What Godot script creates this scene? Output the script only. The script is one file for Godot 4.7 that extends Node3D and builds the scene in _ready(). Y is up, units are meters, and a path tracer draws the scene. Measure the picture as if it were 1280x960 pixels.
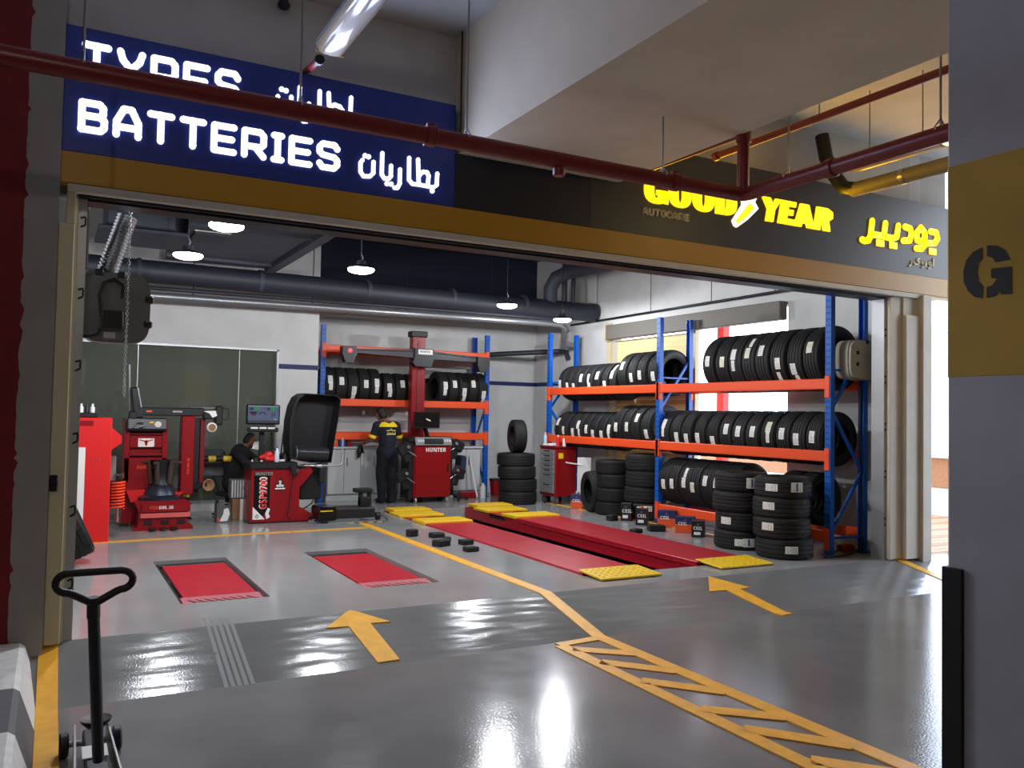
extends Node3D
# A tyre workshop seen from the car park in front of it. x runs along the shop front, -z into the shop, the shop floor is y = 0.

class MB:  # collects triangles, commits them as one mesh
	var v := PackedVector3Array()
	var n := PackedVector3Array()
	var uv := PackedVector2Array()
	var x := Transform3D.IDENTITY
	func tri(a: Vector3, b: Vector3, c: Vector3, na: Vector3, nb: Vector3, nc: Vector3, ua := Vector2.ZERO, ub := Vector2.ZERO, uc := Vector2.ZERO) -> void:
		a = x * a; b = x * b; c = x * c
		na = (x.basis * na).normalized(); nb = (x.basis * nb).normalized(); nc = (x.basis * nc).normalized()
		if (b - a).cross(c - a).dot(na + nb + nc) > 0.0:
			v.append_array([a, c, b]); n.append_array([na, nc, nb]); uv.append_array([ua, uc, ub])
		else:
			v.append_array([a, b, c]); n.append_array([na, nb, nc]); uv.append_array([ua, ub, uc])
	func quad(a: Vector3, b: Vector3, c: Vector3, d: Vector3, m: Vector3) -> MB:  # u from a to b, v from d to a
		tri(a, b, c, m, m, m, Vector2(0, 0), Vector2(1, 0), Vector2(1, 1))
		tri(a, c, d, m, m, m, Vector2(0, 0), Vector2(1, 1), Vector2(0, 1))
		return self
	func quad_n(a: Vector3, b: Vector3, c: Vector3, d: Vector3, na: Vector3, nb: Vector3, nc: Vector3, nd: Vector3) -> void:
		tri(a, b, c, na, nb, nc)
		tri(a, c, d, na, nc, nd)
	func box(c: Vector3, s: Vector3, bev := 0.0, b := Basis.IDENTITY) -> MB:
		var keep := x
		x = x * Transform3D(b, c)
		var h := s / 2.0
		bev = minf(bev, minf(h.x, minf(h.y, h.z)) * 0.95)
		var k := h - Vector3.ONE * bev
		for ax in 3:
			var a1 := (ax + 1) % 3
			var a2 := (ax + 2) % 3
			for sg in [-1.0, 1.0]:
				var nn := Vector3.ZERO
				nn[ax] = sg
				var p := []
				for q in [[-1, -1], [1, -1], [1, 1], [-1, 1]]:
					var w := Vector3.ZERO
					w[ax] = sg * h[ax]; w[a1] = q[0] * k[a1]; w[a2] = q[1] * k[a2]
					p.append(w)
				quad(p[0], p[1], p[2], p[3], nn)
				if bev > 0.0:
					for s1 in [-1.0, 1.0]:  # the chamfer between this axis and the next
						var mm := Vector3.ZERO
						mm[ax] = sg; mm[a1] = s1
						mm = mm.normalized()
						var e0 := Vector3.ZERO; var e1 := Vector3.ZERO; var e2 := Vector3.ZERO; var e3 := Vector3.ZERO
						e0[ax] = sg * h[ax]; e0[a1] = s1 * k[a1]; e0[a2] = -k[a2]
						e1 = e0; e1[a2] = k[a2]
						e2[ax] = sg * k[ax]; e2[a1] = s1 * h[a1]; e2[a2] = k[a2]
						e3 = e2; e3[a2] = -k[a2]
						quad(e0, e1, e2, e3, mm)
		if bev > 0.0:
			for sx in [-1.0, 1.0]:
				for sy in [-1.0, 1.0]:
					for sz in [-1.0, 1.0]:
						var m := Vector3(sx, sy, sz).normalized()
						tri(Vector3(sx * h.x, sy * k.y, sz * k.z), Vector3(sx * k.x, sy * h.y, sz * k.z), Vector3(sx * k.x, sy * k.y, sz * h.z), m, m, m)
		x = keep
		return self
	func span(x0: float, x1: float, y0: float, y1: float, z0: float, z1: float, bev := 0.0) -> MB:
		return box(Vector3(x0 + x1, y0 + y1, z0 + z1) / 2.0, Vector3(absf(x1 - x0), absf(y1 - y0), absf(z1 - z0)), bev)
	func bar(a: Vector3, b: Vector3, w: float, d: float, up := Vector3.UP, bev := 0.0) -> MB:  # a square bar from a to b
		var f := (b - a).normalized()
		if absf(f.dot(up)) > 0.98:
			up = Vector3.RIGHT
		var r := f.cross(up).normalized()
		var u := r.cross(f).normalized()
		return box((a + b) / 2.0, Vector3(w, d, a.distance_to(b)), bev, Basis(r, u, -f))
	func lathe(prof: Array, seg: int, xf := Transform3D.IDENTITY, crease := 0.75, a0 := 0.0, a1 := TAU) -> MB:  # profile of (radius, height) round the y axis
		var keep := x
		x = x * xf
		var pn := []
		for i in prof.size() - 1:
			var t: Vector2 = (prof[i + 1] - prof[i])
			pn.append(Vector2(t.y, -t.x).normalized() if t.length() > 1e-7 else Vector2(0, 1))
		for i in prof.size() - 1:
			var n0: Vector2 = pn[i]
			var n1: Vector2 = pn[i]
			if i > 0 and pn[i - 1].dot(pn[i]) > crease:
				n0 = (pn[i - 1] + pn[i]).normalized()
			if i < pn.size() - 1 and pn[i + 1].dot(pn[i]) > crease:
				n1 = (pn[i + 1] + pn[i]).normalized()
			for k in seg:
				var t0 := lerpf(a0, a1, float(k) / seg)
				var t1 := lerpf(a0, a1, float(k + 1) / seg)
				var d0 := Vector3(cos(t0), 0, sin(t0))
				var d1 := Vector3(cos(t1), 0, sin(t1))
				var up := Vector3.UP
				var pa: Vector3 = d0 * prof[i].x + up * prof[i].y
				var pb: Vector3 = d1 * prof[i].x + up * prof[i].y
				var pc: Vector3 = d1 * prof[i + 1].x + up * prof[i + 1].y
				var pd: Vector3 = d0 * prof[i + 1].x + up * prof[i + 1].y
				if prof[i].x > 1e-6:
					tri(pa, pb, pc, d0 * n0.x + up * n0.y, d1 * n0.x + up * n0.y, d1 * n1.x + up * n1.y)
				if prof[i + 1].x > 1e-6:
					tri(pa, pc, pd, d0 * n0.x + up * n0.y, d1 * n1.x + up * n1.y, d0 * n1.x + up * n1.y)
		x = keep
		return self
	func cyl(a: Vector3, b: Vector3, r: float, seg := 14, r2 := -1.0, bev := 0.0) -> MB:
		if r2 < 0.0:
			r2 = r
		var h := a.distance_to(b)
		var p := [Vector2(0, 0), Vector2(r, 0), Vector2(r2, h), Vector2(0, h)]
		if bev > 0.0:
			p = [Vector2(0, 0), Vector2(r - bev, 0), Vector2(r, bev), Vector2(r2, h - bev), Vector2(r2 - bev, h), Vector2(0, h)]
		return lathe(p, seg, Transform3D(along((b - a).normalized()), a))
	static func along(f: Vector3) -> Basis:  # a basis whose y axis is f
		var s := Vector3.RIGHT if absf(f.x) < 0.9 else Vector3.FORWARD
		var z := s.cross(f).normalized()
		return Basis(f.cross(z).normalized(), f, z)
	func tube(p: Array, r: float, seg := 8, closed := false) -> MB:
		var m := p.size()
		var fr := []
		var u := Vector3.ZERO
		for i in m:
			var t: Vector3
			if closed:
				t = p[(i + 1) % m] - p[(i + m - 1) % m]
			else:
				t = p[mini(i + 1, m - 1)] - p[maxi(i - 1, 0)]
			t = t.normalized()
			if i == 0:
				u = along(t).x
			u = (u - t * u.dot(t)).normalized()
			fr.append([u, t.cross(u)])
		for i in (m if closed else m - 1):
			var j := (i + 1) % m
			for k in seg:
				var a := TAU * k / seg
				var b := TAU * (k + 1) / seg
				var na: Vector3 = fr[i][0] * cos(a) + fr[i][1] * sin(a)
				var nb: Vector3 = fr[i][0] * cos(b) + fr[i][1] * sin(b)
				var nc: Vector3 = fr[j][0] * cos(b) + fr[j][1] * sin(b)
				var nd: Vector3 = fr[j][0] * cos(a) + fr[j][1] * sin(a)
				quad_n(p[i] + na * r, p[i] + nb * r, p[j] + nc * r, p[j] + nd * r, na, nb, nc, nd)
		if not closed:
			for e in [0, m - 1]:
				var o: Vector3 = (p[0] - p[1]) if e == 0 else (p[m - 1] - p[m - 2])
				o = o.normalized()
				for k in seg:
					var a := TAU * k / seg
					var b := TAU * (k + 1) / seg
					tri(p[e], p[e] + (fr[e][0] * cos(a) + fr[e][1] * sin(a)) * r, p[e] + (fr[e][0] * cos(b) + fr[e][1] * sin(b)) * r, o, o, o)
		return self
	func ellipsoid(c: Vector3, r: Vector3, seg := 16, b := Basis.IDENTITY, lo := -1.0, hi := 1.0) -> MB:
		var keep := x
		x = x * Transform3D(b, c)
		var rings := maxi(6, seg / 2)
		for i in rings:
			var p0 := asin(lerpf(lo, hi, float(i) / rings)) if lo > -1.0 or hi < 1.0 else lerpf(-PI / 2, PI / 2, float(i) / rings)
			var p1 := asin(lerpf(lo, hi, float(i + 1) / rings)) if lo > -1.0 or hi < 1.0 else lerpf(-PI / 2, PI / 2, float(i + 1) / rings)
			for k in seg:
				var q := []
				var nn := []
				for w in [[p0, k], [p0, k + 1], [p1, k + 1], [p1, k]]:
					var t: float = TAU * w[1] / seg
					var d := Vector3(cos(w[0]) * cos(t), sin(w[0]), cos(w[0]) * sin(t))
					q.append(d * r)
					nn.append(Vector3(d.x / r.x, d.y / r.y, d.z / r.z).normalized())
				quad_n(q[0], q[1], q[2], q[3], nn[0], nn[1], nn[2], nn[3])
		x = keep
		return self
	func prism(poly: Array, z0: float, z1: float, xf := Transform3D.IDENTITY, smooth := false) -> MB:  # an outline in x, y pulled from z0 to z1
		var keep := x
		x = x * xf
		var pp := PackedVector2Array(poly)
		if Geometry2D.is_polygon_clockwise(pp):
			pp.reverse()
		var ix := Geometry2D.triangulate_polygon(pp)
		for i in ix.size() / 3:
			var a := pp[ix[i * 3]]; var b := pp[ix[i * 3 + 1]]; var c := pp[ix[i * 3 + 2]]
			for z in [z0, z1]:
				var m := Vector3(0, 0, 1.0 if z == maxf(z0, z1) else -1.0)
				tri(Vector3(a.x, a.y, z), Vector3(b.x, b.y, z), Vector3(c.x, c.y, z), m, m, m)
		var k := pp.size()
		for i in k:
			var a := pp[i]; var b := pp[(i + 1) % k]
			var e := Vector2(b.y - a.y, a.x - b.x).normalized()
			var na := e; var nb := e
			if smooth:
				var z := pp[(i + k - 1) % k]; var c := pp[(i + 2) % k]
				var ea := Vector2(a.y - z.y, z.x - a.x).normalized()
				var eb := Vector2(c.y - b.y, b.x - c.x).normalized()
				if ea.dot(e) > 0.6: na = (ea + e).normalized()
				if eb.dot(e) > 0.6: nb = (eb + e).normalized()
			quad_n(Vector3(a.x, a.y, z0), Vector3(b.x, b.y, z0), Vector3(b.x, b.y, z1), Vector3(a.x, a.y, z1), Vector3(na.x, na.y, 0), Vector3(nb.x, nb.y, 0), Vector3(nb.x, nb.y, 0), Vector3(na.x, na.y, 0))
		x = keep
		return self
	func stroke(p: Array, w: float, z0: float, z1: float, butt := false) -> MB:  # a pen line of width w with round joints, pulled from z0 to z1
		for i in p.size() - 1:
			var a: Vector2 = p[i]; var b: Vector2 = p[i + 1]
			var d := (b - a).normalized()
			var s := Vector2(-d.y, d.x) * w / 2.0
			prism([a + s, b + s, b - s, a - s], z0, z1)
		for i in p.size():
			if butt and (i == 0 or i == p.size() - 1):
				continue
			dot(p[i], w / 2.0, z0, z1)
		return self
	func dot(c: Vector2, r: float, z0: float, z1: float) -> MB:
		var q := []
		for k in 14:
			q.append(c + Vector2.from_angle(TAU * k / 14.0) * r)
		return prism(q, z0, z1, Transform3D.IDENTITY, true)
	func text(s: String, size: float, depth: float, xf: Transform3D, font: Font = null) -> MB:  # flat or raised lettering, its lower left corner at the origin of xf
		var t := TextMesh.new()
		t.text = s; t.font = font; t.font_size = 64; t.pixel_size = size / 64.0; t.depth = depth; t.curve_step = 4.0
		t.horizontal_alignment = HORIZONTAL_ALIGNMENT_LEFT
		t.vertical_alignment = VERTICAL_ALIGNMENT_BOTTOM
		var arr := t.get_mesh_arrays()
		var vs: PackedVector3Array = arr[Mesh.ARRAY_VERTEX]
		var ns: PackedVector3Array = arr[Mesh.ARRAY_NORMAL]
		var ids: PackedInt32Array = arr[Mesh.ARRAY_INDEX]
		var keep := x
		x = x * xf
		for i in ids.size() / 3:
			tri(vs[ids[i * 3]], vs[ids[i * 3 + 1]], vs[ids[i * 3 + 2]], ns[ids[i * 3]], ns[ids[i * 3 + 1]], ns[ids[i * 3 + 2]])
		x = keep
		return self
	func nets(bones: Array, cell: float, k := 0.03) -> MB:  # one skin round tapered capsules [a, b, ra, rb], joined with a smooth minimum, by surface nets
		var lo := Vector3.INF; var hi := -Vector3.INF
		for o in bones:
			for e in 2:
				var r: float = o[2 + e] + cell * 3.0 + k
				lo = lo.min(o[e] - Vector3.ONE * r); hi = hi.max(o[e] + Vector3.ONE * r)
		var nx := int((hi.x - lo.x) / cell) + 2; var ny := int((hi.y - lo.y) / cell) + 2; var nz := int((hi.z - lo.z) / cell) + 2
		var f := PackedFloat32Array()
		f.resize(nx * ny * nz); f.fill(9.0)
		var live := {}
		for o in bones:
			var a: Vector3 = o[0]; var b: Vector3 = o[1]; var ra: float = o[2]; var rb: float = o[3]
			var pad: float = maxf(ra, rb) + cell * 2.0 + k
			var p0 := ((a.min(b) - Vector3.ONE * pad - lo) / cell).floor().max(Vector3.ZERO)
			var p1 := ((a.max(b) + Vector3.ONE * pad - lo) / cell).ceil()
			var ab := b - a
			var l2 := maxf(ab.length_squared(), 1e-9)
			for iz in range(int(p0.z), mini(int(p1.z) + 1, nz)):
				for iy in range(int(p0.y), mini(int(p1.y) + 1, ny)):
					for ix in range(int(p0.x), mini(int(p1.x) + 1, nx)):
						var q := lo + Vector3(ix, iy, iz) * cell
						var t := clampf((q - a).dot(ab) / l2, 0.0, 1.0)
						var d := q.distance_to(a + ab * t) - lerpf(ra, rb, t)
						if d < pad:
							var at := (iz * ny + iy) * nx + ix
							var g := f[at]
							var h := maxf(k - absf(g - d), 0.0) / k
							f[at] = minf(g, d) - h * h * k * 0.25
							if absf(d) < cell * 2.0 + k:
								live[at] = true
		var cells := {}
		var sy := nx; var sz := nx * ny
		var corner := [0, 1, sy, sy + 1, sz, sz + 1, sz + sy, sz + sy + 1]
		var off := [Vector3(0, 0, 0), Vector3(1, 0, 0), Vector3(0, 1, 0), Vector3(1, 1, 0), Vector3(0, 0, 1), Vector3(1, 0, 1), Vector3(0, 1, 1), Vector3(1, 1, 1)]
		var edges := [[0, 1], [2, 3], [4, 5], [6, 7], [0, 2], [1, 3], [4, 6], [5, 7], [0, 4], [1, 5], [2, 6], [3, 7]]
		for at in live:
			var ix: int = at % nx; var iy: int = (at / nx) % ny; var iz: int = at / sz
			if ix >= nx - 1 or iy >= ny - 1 or iz >= nz - 1:
				continue
			var neg := 0
			for c in 8:
				if f[at + corner[c]] < 0.0: neg += 1
			if neg == 0 or neg == 8:
				continue
			var s := Vector3.ZERO; var m := 0
			for e in edges:
				var d0 := f[at + corner[e[0]]]; var d1 := f[at + corner[e[1]]]
				if (d0 < 0.0) != (d1 < 0.0):
					s += off[e[0]].lerp(off[e[1]], d0 / (d0 - d1)); m += 1
			var grad := Vector3(f[at + 1] - f[at], f[at + sy] - f[at], f[at + sz] - f[at]) + Vector3(f[at + sz + sy + 1] - f[at + sz + sy], f[at + sz + sy + 1] - f[at + sz + 1], f[at + sz + sy + 1] - f[at + sy + 1])
			cells[at] = [lo + (Vector3(ix, iy, iz) + s / m) * cell, grad.normalized()]
		var dirs := [[1, sy, sz], [sy, sz, 1], [sz, 1, sy]]
		for at in cells:
			for d in dirs:
				if (f[at] < 0.0) != (f[at + d[0]] < 0.0):
					var q := [at, at - d[1], at - d[1] - d[2], at - d[2]]
					if cells.has(q[1]) and cells.has(q[2]) and cells.has(q[3]):
						var w := [cells[q[0]], cells[q[1]], cells[q[2]], cells[q[3]]]
						quad_n(w[0][0], w[1][0], w[2][0], w[3][0], w[0][1], w[1][1], w[2][1], w[3][1])
		return self
	func mesh() -> ArrayMesh:
		var a := []
		a.resize(Mesh.ARRAY_MAX)
		a[Mesh.ARRAY_VERTEX] = v; a[Mesh.ARRAY_NORMAL] = n; a[Mesh.ARRAY_TEX_UV] = uv
		var m := ArrayMesh.new()
		m.add_surface_from_arrays(Mesh.PRIMITIVE_TRIANGLES, a)
		return m

var M := {}
var used := {}
var bold: Font

func numbered(called: String) -> String:
	var k: int = used.get(called, 0)
	used[called] = k + 1
	return called if k == 0 else "%s_%03d" % [called, k]

func tag(o: Node3D, label: String, category: String, group := "") -> Node3D:
	o.set_meta("label", label); o.set_meta("category", category)
	if group: o.set_meta("group", group)
	return o

func thing(called: String, label: String, category: String, at := Vector3.ZERO, turn := 0.0, group := "") -> Node3D:
	var o := Node3D.new()
	o.name = numbered(called)
	add_child(o)
	o.position = at; o.rotation.y = turn
	return tag(o, label, category, group)

func shape(called: String, mesh: Mesh, material: Material, parent: Node = self) -> MeshInstance3D:
	var o := MeshInstance3D.new()
	o.name = numbered(called) if parent == self else called
	o.mesh = mesh
	o.material_override = material
	parent.add_child(o, true)
	return o

func part(called: String, b: MB, material: Material, parent: Node, label := "") -> MeshInstance3D:
	var o := shape(called, b.mesh(), material, parent)
	if label: o.set_meta("label", label)
	return o

func solo(called: String, b: MB, material: Material, label: String, category: String, at := Vector3.ZERO, turn := 0.0, group := "") -> MeshInstance3D:
	var o := shape(called, b.mesh(), material)
	o.position = at; o.rotation.y = turn
	tag(o, label, category, group)
	return o

func struct(called: String, b: MB, material: Material, label: String, category := "", parent: Node = self) -> MeshInstance3D:
	var o := shape(called, b.mesh(), material, parent)
	if parent == self:
		o.set_meta("kind", "structure")
		o.set_meta("label", label); o.set_meta("category", category if category else "wall")
	return o

func paint(r: int, g: int, b: int, rough := 0.6, metal := 0.0, spec := 0.5) -> StandardMaterial3D:
	var m := StandardMaterial3D.new()
	m.albedo_color = Color8(r, g, b)
	m.roughness = rough; m.metallic = metal; m.metallic_specular = spec
	return m

func glow(r: int, g: int, b: int, e: float) -> StandardMaterial3D:
	var m := paint(r, g, b, 0.5)
	m.emission_enabled = true
	m.emission = Color8(r, g, b)
	m.emission_energy_multiplier = e
	return m

func noise_tex(freq: float, lo: Color, hi: Color, sd: int, size := 512, octaves := 4) -> NoiseTexture2D:
	var f := FastNoiseLite.new()
	f.seed = sd; f.frequency = freq; f.fractal_octaves = octaves
	f.noise_type = FastNoiseLite.TYPE_SIMPLEX_SMOOTH
	var t := NoiseTexture2D.new()
	t.width = size; t.height = size; t.seamless = true; t.noise = f
	var g := Gradient.new()
	g.set_color(0, lo); g.set_color(1, hi)
	t.color_ramp = g
	return t

func grain(m: StandardMaterial3D, freq: float, amount: float, scale: float, sd: int, bump := 0.0) -> StandardMaterial3D:  # faint mottling, laid on in world space
	var c := 1.0 - amount
	m.albedo_texture = noise_tex(freq, Color(c, c, c), Color.WHITE, sd)
	m.uv1_triplanar = true; m.uv1_world_triplanar = true
	m.uv1_scale = Vector3.ONE * scale
	if bump > 0.0:
		m.heightmap_enabled = true
		m.heightmap_texture = m.albedo_texture
		m.heightmap_scale = bump
	return m

func lamp(at: Vector3, c: Color, e: float, size := 0.05) -> OmniLight3D:
	var l := OmniLight3D.new()
	l.name = numbered("lamp_light")
	l.light_color = c; l.light_energy = e; l.light_size = size
	l.omni_range = 40.0; l.omni_attenuation = 2.0; l.shadow_enabled = true
	l.position = at
	add_child(l)
	return l
const ARABIC_BATTERIES := [[Vector2(2.112,3.604),Vector2(2.097,3.58),Vector2(2.099,3.508),Vector2(2.124,3.476),Vector2(2.177,3.482),Vector2(2.205,3.513),Vector2(2.205,3.604)],[Vector2(2.277,3.688),Vector2(2.277,3.512),Vector2(2.3,3.484),Vector2(2.335,3.486),Vector2(2.354,3.511),Vector2(2.354,3.597)],[Vector2(2.432,3.579),Vector2(2.432,3.462),Vector2(2.414,3.424),Vector2(2.388,3.421)],[Vector2(2.509,3.687),Vector2(2.512,3.504),Vector2(2.543,3.476),Vector2(2.609,3.478),Vector2(2.73,3.474),Vector2(2.759,3.498),Vector2(2.762,3.596)],[Vector2(2.587,3.686),Vector2(2.599,3.48)],[Vector2(2.597,3.548),Vector2(2.633,3.591),Vector2(2.671,3.591),Vector2(2.685,3.562),Vector2(2.679,3.486)]]
const ARABIC_BATTERIES_DOTS := [Vector2(2.133,3.643),Vector2(2.163,3.639),Vector2(2.323,3.445),Vector2(2.359,3.447),Vector2(2.72,3.442)]
const ARABIC_TYRES := [[Vector2(1.433,3.985),Vector2(1.433,3.904),Vector2(1.453,3.866),Vector2(1.51,3.869),Vector2(1.537,3.907),Vector2(1.535,4)],[Vector2(1.598,4.088),Vector2(1.599,3.878)],[Vector2(1.672,3.974),Vector2(1.674,3.875),Vector2(1.658,3.834),Vector2(1.632,3.829)],[Vector2(1.754,4.088),Vector2(1.756,3.914),Vector2(1.783,3.893),Vector2(1.944,3.914)],[Vector2(1.825,4.087),Vector2(1.838,3.906)],[Vector2(1.84,3.98),Vector2(1.875,4.005),Vector2(1.917,3.998),Vector2(1.94,3.967),Vector2(1.942,3.913)],[Vector2(2.006,4.088),Vector2(2.004,3.913)]]
const ARABIC_TYRES_DOTS := [Vector2(1.46,4.045),Vector2(1.494,4.04)]
const ARABIC_YELLOW := [[Vector2(8.151,3.88),Vector2(8.124,3.709),Vector2(8.086,3.652),Vector2(8.025,3.636),Vector2(7.981,3.646)],[Vector2(8.377,3.881),Vector2(8.352,3.736)],[Vector2(8.604,3.881),Vector2(8.573,3.748),Vector2(8.49,3.718),Vector2(8.363,3.728),Vector2(8.141,3.727)],[Vector2(8.72,3.883),Vector2(8.815,3.873),Vector2(8.837,3.818),Vector2(8.808,3.733),Vector2(8.691,3.716)],[Vector2(9.008,3.907),Vector2(8.933,3.839),Vector2(8.938,3.753),Vector2(9.008,3.741),Vector2(9.075,3.778),Vector2(9.083,3.857),Vector2(9.008,3.907)],[Vector2(9.083,3.828),Vector2(9.075,3.71),Vector2(9.023,3.658),Vector2(8.926,3.652)],[Vector2(9.189,3.885),Vector2(9.296,3.883),Vector2(9.322,3.817),Vector2(9.265,3.751),Vector2(9.106,3.733)]]
const ARABIC_YELLOW_DOTS := [Vector2(8.287,3.638),Vector2(8.515,3.637),Vector2(9.23,3.644)]
const ARABIC_SMALL := [[Vector2(9.249,3.563),Vector2(9.243,3.464)],[Vector2(9.182,3.522),Vector2(9.154,3.495),Vector2(9.179,3.477),Vector2(9.204,3.5),Vector2(9.182,3.522)],[Vector2(9.204,3.5),Vector2(9.197,3.45),Vector2(9.154,3.438)],[Vector2(9.114,3.505),Vector2(9.106,3.465),Vector2(9.061,3.466)],[Vector2(9.061,3.509),Vector2(9.028,3.486),Vector2(9.053,3.47),Vector2(9.076,3.491),Vector2(9.061,3.509)],[Vector2(9.076,3.486),Vector2(9.068,3.447),Vector2(9.031,3.438)],[Vector2(8.986,3.543),Vector2(8.938,3.511),Vector2(8.986,3.489),Vector2(8.971,3.466),Vector2(8.897,3.46),Vector2(8.882,3.496)],[Vector2(8.85,3.492),Vector2(8.841,3.453),Vector2(8.797,3.427)]]
const FOOT := [Vector2(6.026,3.613),Vector2(6.054,3.565),Vector2(6.09,3.552),Vector2(6.233,3.648),Vector2(6.385,3.782),Vector2(6.336,3.847),Vector2(6.395,3.943),Vector2(6.538,4.003),Vector2(6.63,4.009),Vector2(6.644,4.072),Vector2(6.465,4.051),Vector2(6.323,4),Vector2(6.164,3.949),Vector2(6.149,3.856),Vector2(6.161,3.796),Vector2(6.082,3.69)]
const FOOT_IN := [[Vector2(6.067,3.615),Vector2(6.099,3.588),Vector2(6.209,3.671),Vector2(6.321,3.777),Vector2(6.266,3.828),Vector2(6.231,3.8),Vector2(6.139,3.697)],[Vector2(6.359,3.947),Vector2(6.49,4.024),Vector2(6.61,4.049),Vector2(6.601,4.026),Vector2(6.519,4.02),Vector2(6.406,3.966),Vector2(6.305,3.895),Vector2(6.281,3.909)],[Vector2(6.188,3.931),Vector2(6.23,3.884),Vector2(6.203,3.828),Vector2(6.179,3.86)]]
const STENCIL_G := [[Vector2(-2.081,2.313),Vector2(-2.121,2.301),Vector2(-2.15,2.271),Vector2(-2.163,2.227),Vector2(-2.161,2.182),Vector2(-2.143,2.142),Vector2(-2.114,2.114),Vector2(-2.081,2.105),Vector2(-2.079,2.154),Vector2(-2.097,2.177),Vector2(-2.104,2.216),Vector2(-2.097,2.252),Vector2(-2.081,2.267)],[Vector2(-2.062,2.318),Vector2(-2.021,2.311),Vector2(-1.987,2.286),Vector2(-1.967,2.246),Vector2(-2.027,2.244),Vector2(-2.038,2.264),Vector2(-2.062,2.274)],[Vector2(-2.045,2.221),Vector2(-1.962,2.218),Vector2(-1.962,2.109),Vector2(-2.004,2.113),Vector2(-2.007,2.127),Vector2(-2.028,2.108),Vector2(-2.064,2.105),Vector2(-2.064,2.149),Vector2(-2.041,2.153),Vector2(-2.021,2.177),Vector2(-2.045,2.184)]]  # (z, y) on the pillar
const BACK := -15.4      # back wall of the shop
const SIDE := 8.95       # its right wall
const FRONT := -6.55     # line of the shop front
const LOW := -0.19       # floor of the car park
const TOP := 4.83        # ceilings

func _ready() -> void:
	var cam := Camera3D.new()
	cam.name = "camera"
	cam.fov = 48.941
	cam.near = 0.05; cam.far = 300.0
	cam.basis = Basis(Vector3.UP, deg_to_rad(-28.5822)) * Basis(Vector3.RIGHT, deg_to_rad(2.0456)) * Basis(Vector3.BACK, deg_to_rad(1.0760))
	cam.position = Vector3(0, 1.6, 0)
	add_child(cam)
	cam.current = true
	var we := WorldEnvironment.new()
	we.name = "environment"
	var e := Environment.new()
	e.background_mode = Environment.BG_SKY
	var sm := ProceduralSkyMaterial.new()
	sm.sky_top_color = Color(0.72, 0.80, 0.92)
	sm.sky_horizon_color = Color(0.97, 0.96, 0.93)
	sm.ground_bottom_color = Color(0.45, 0.42, 0.38)
	sm.ground_horizon_color = Color(0.8, 0.77, 0.72)
	sm.sky_energy_multiplier = 2.6
	sm.ground_energy_multiplier = 1.2
	e.sky = Sky.new()
	e.sky.sky_material = sm
	e.tonemap_mode = Environment.TONE_MAPPER_LINEAR
	e.tonemap_exposure = 1.0
	e.sdfgi_enabled = true; e.ssao_enabled = true; e.ssil_enabled = true
	we.environment = e
	add_child(we)
	mats()
	ceiling_lamps()
	park_lamps()
	floors()
	walls()
	ceilings()
	outdoors()
	sign_boards()
	pillar()
	pipes()
	services()
	lifts()
	racks()
	tyre_stacks()
	left_group()
	back_group()
	small_things()
	people()

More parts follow.
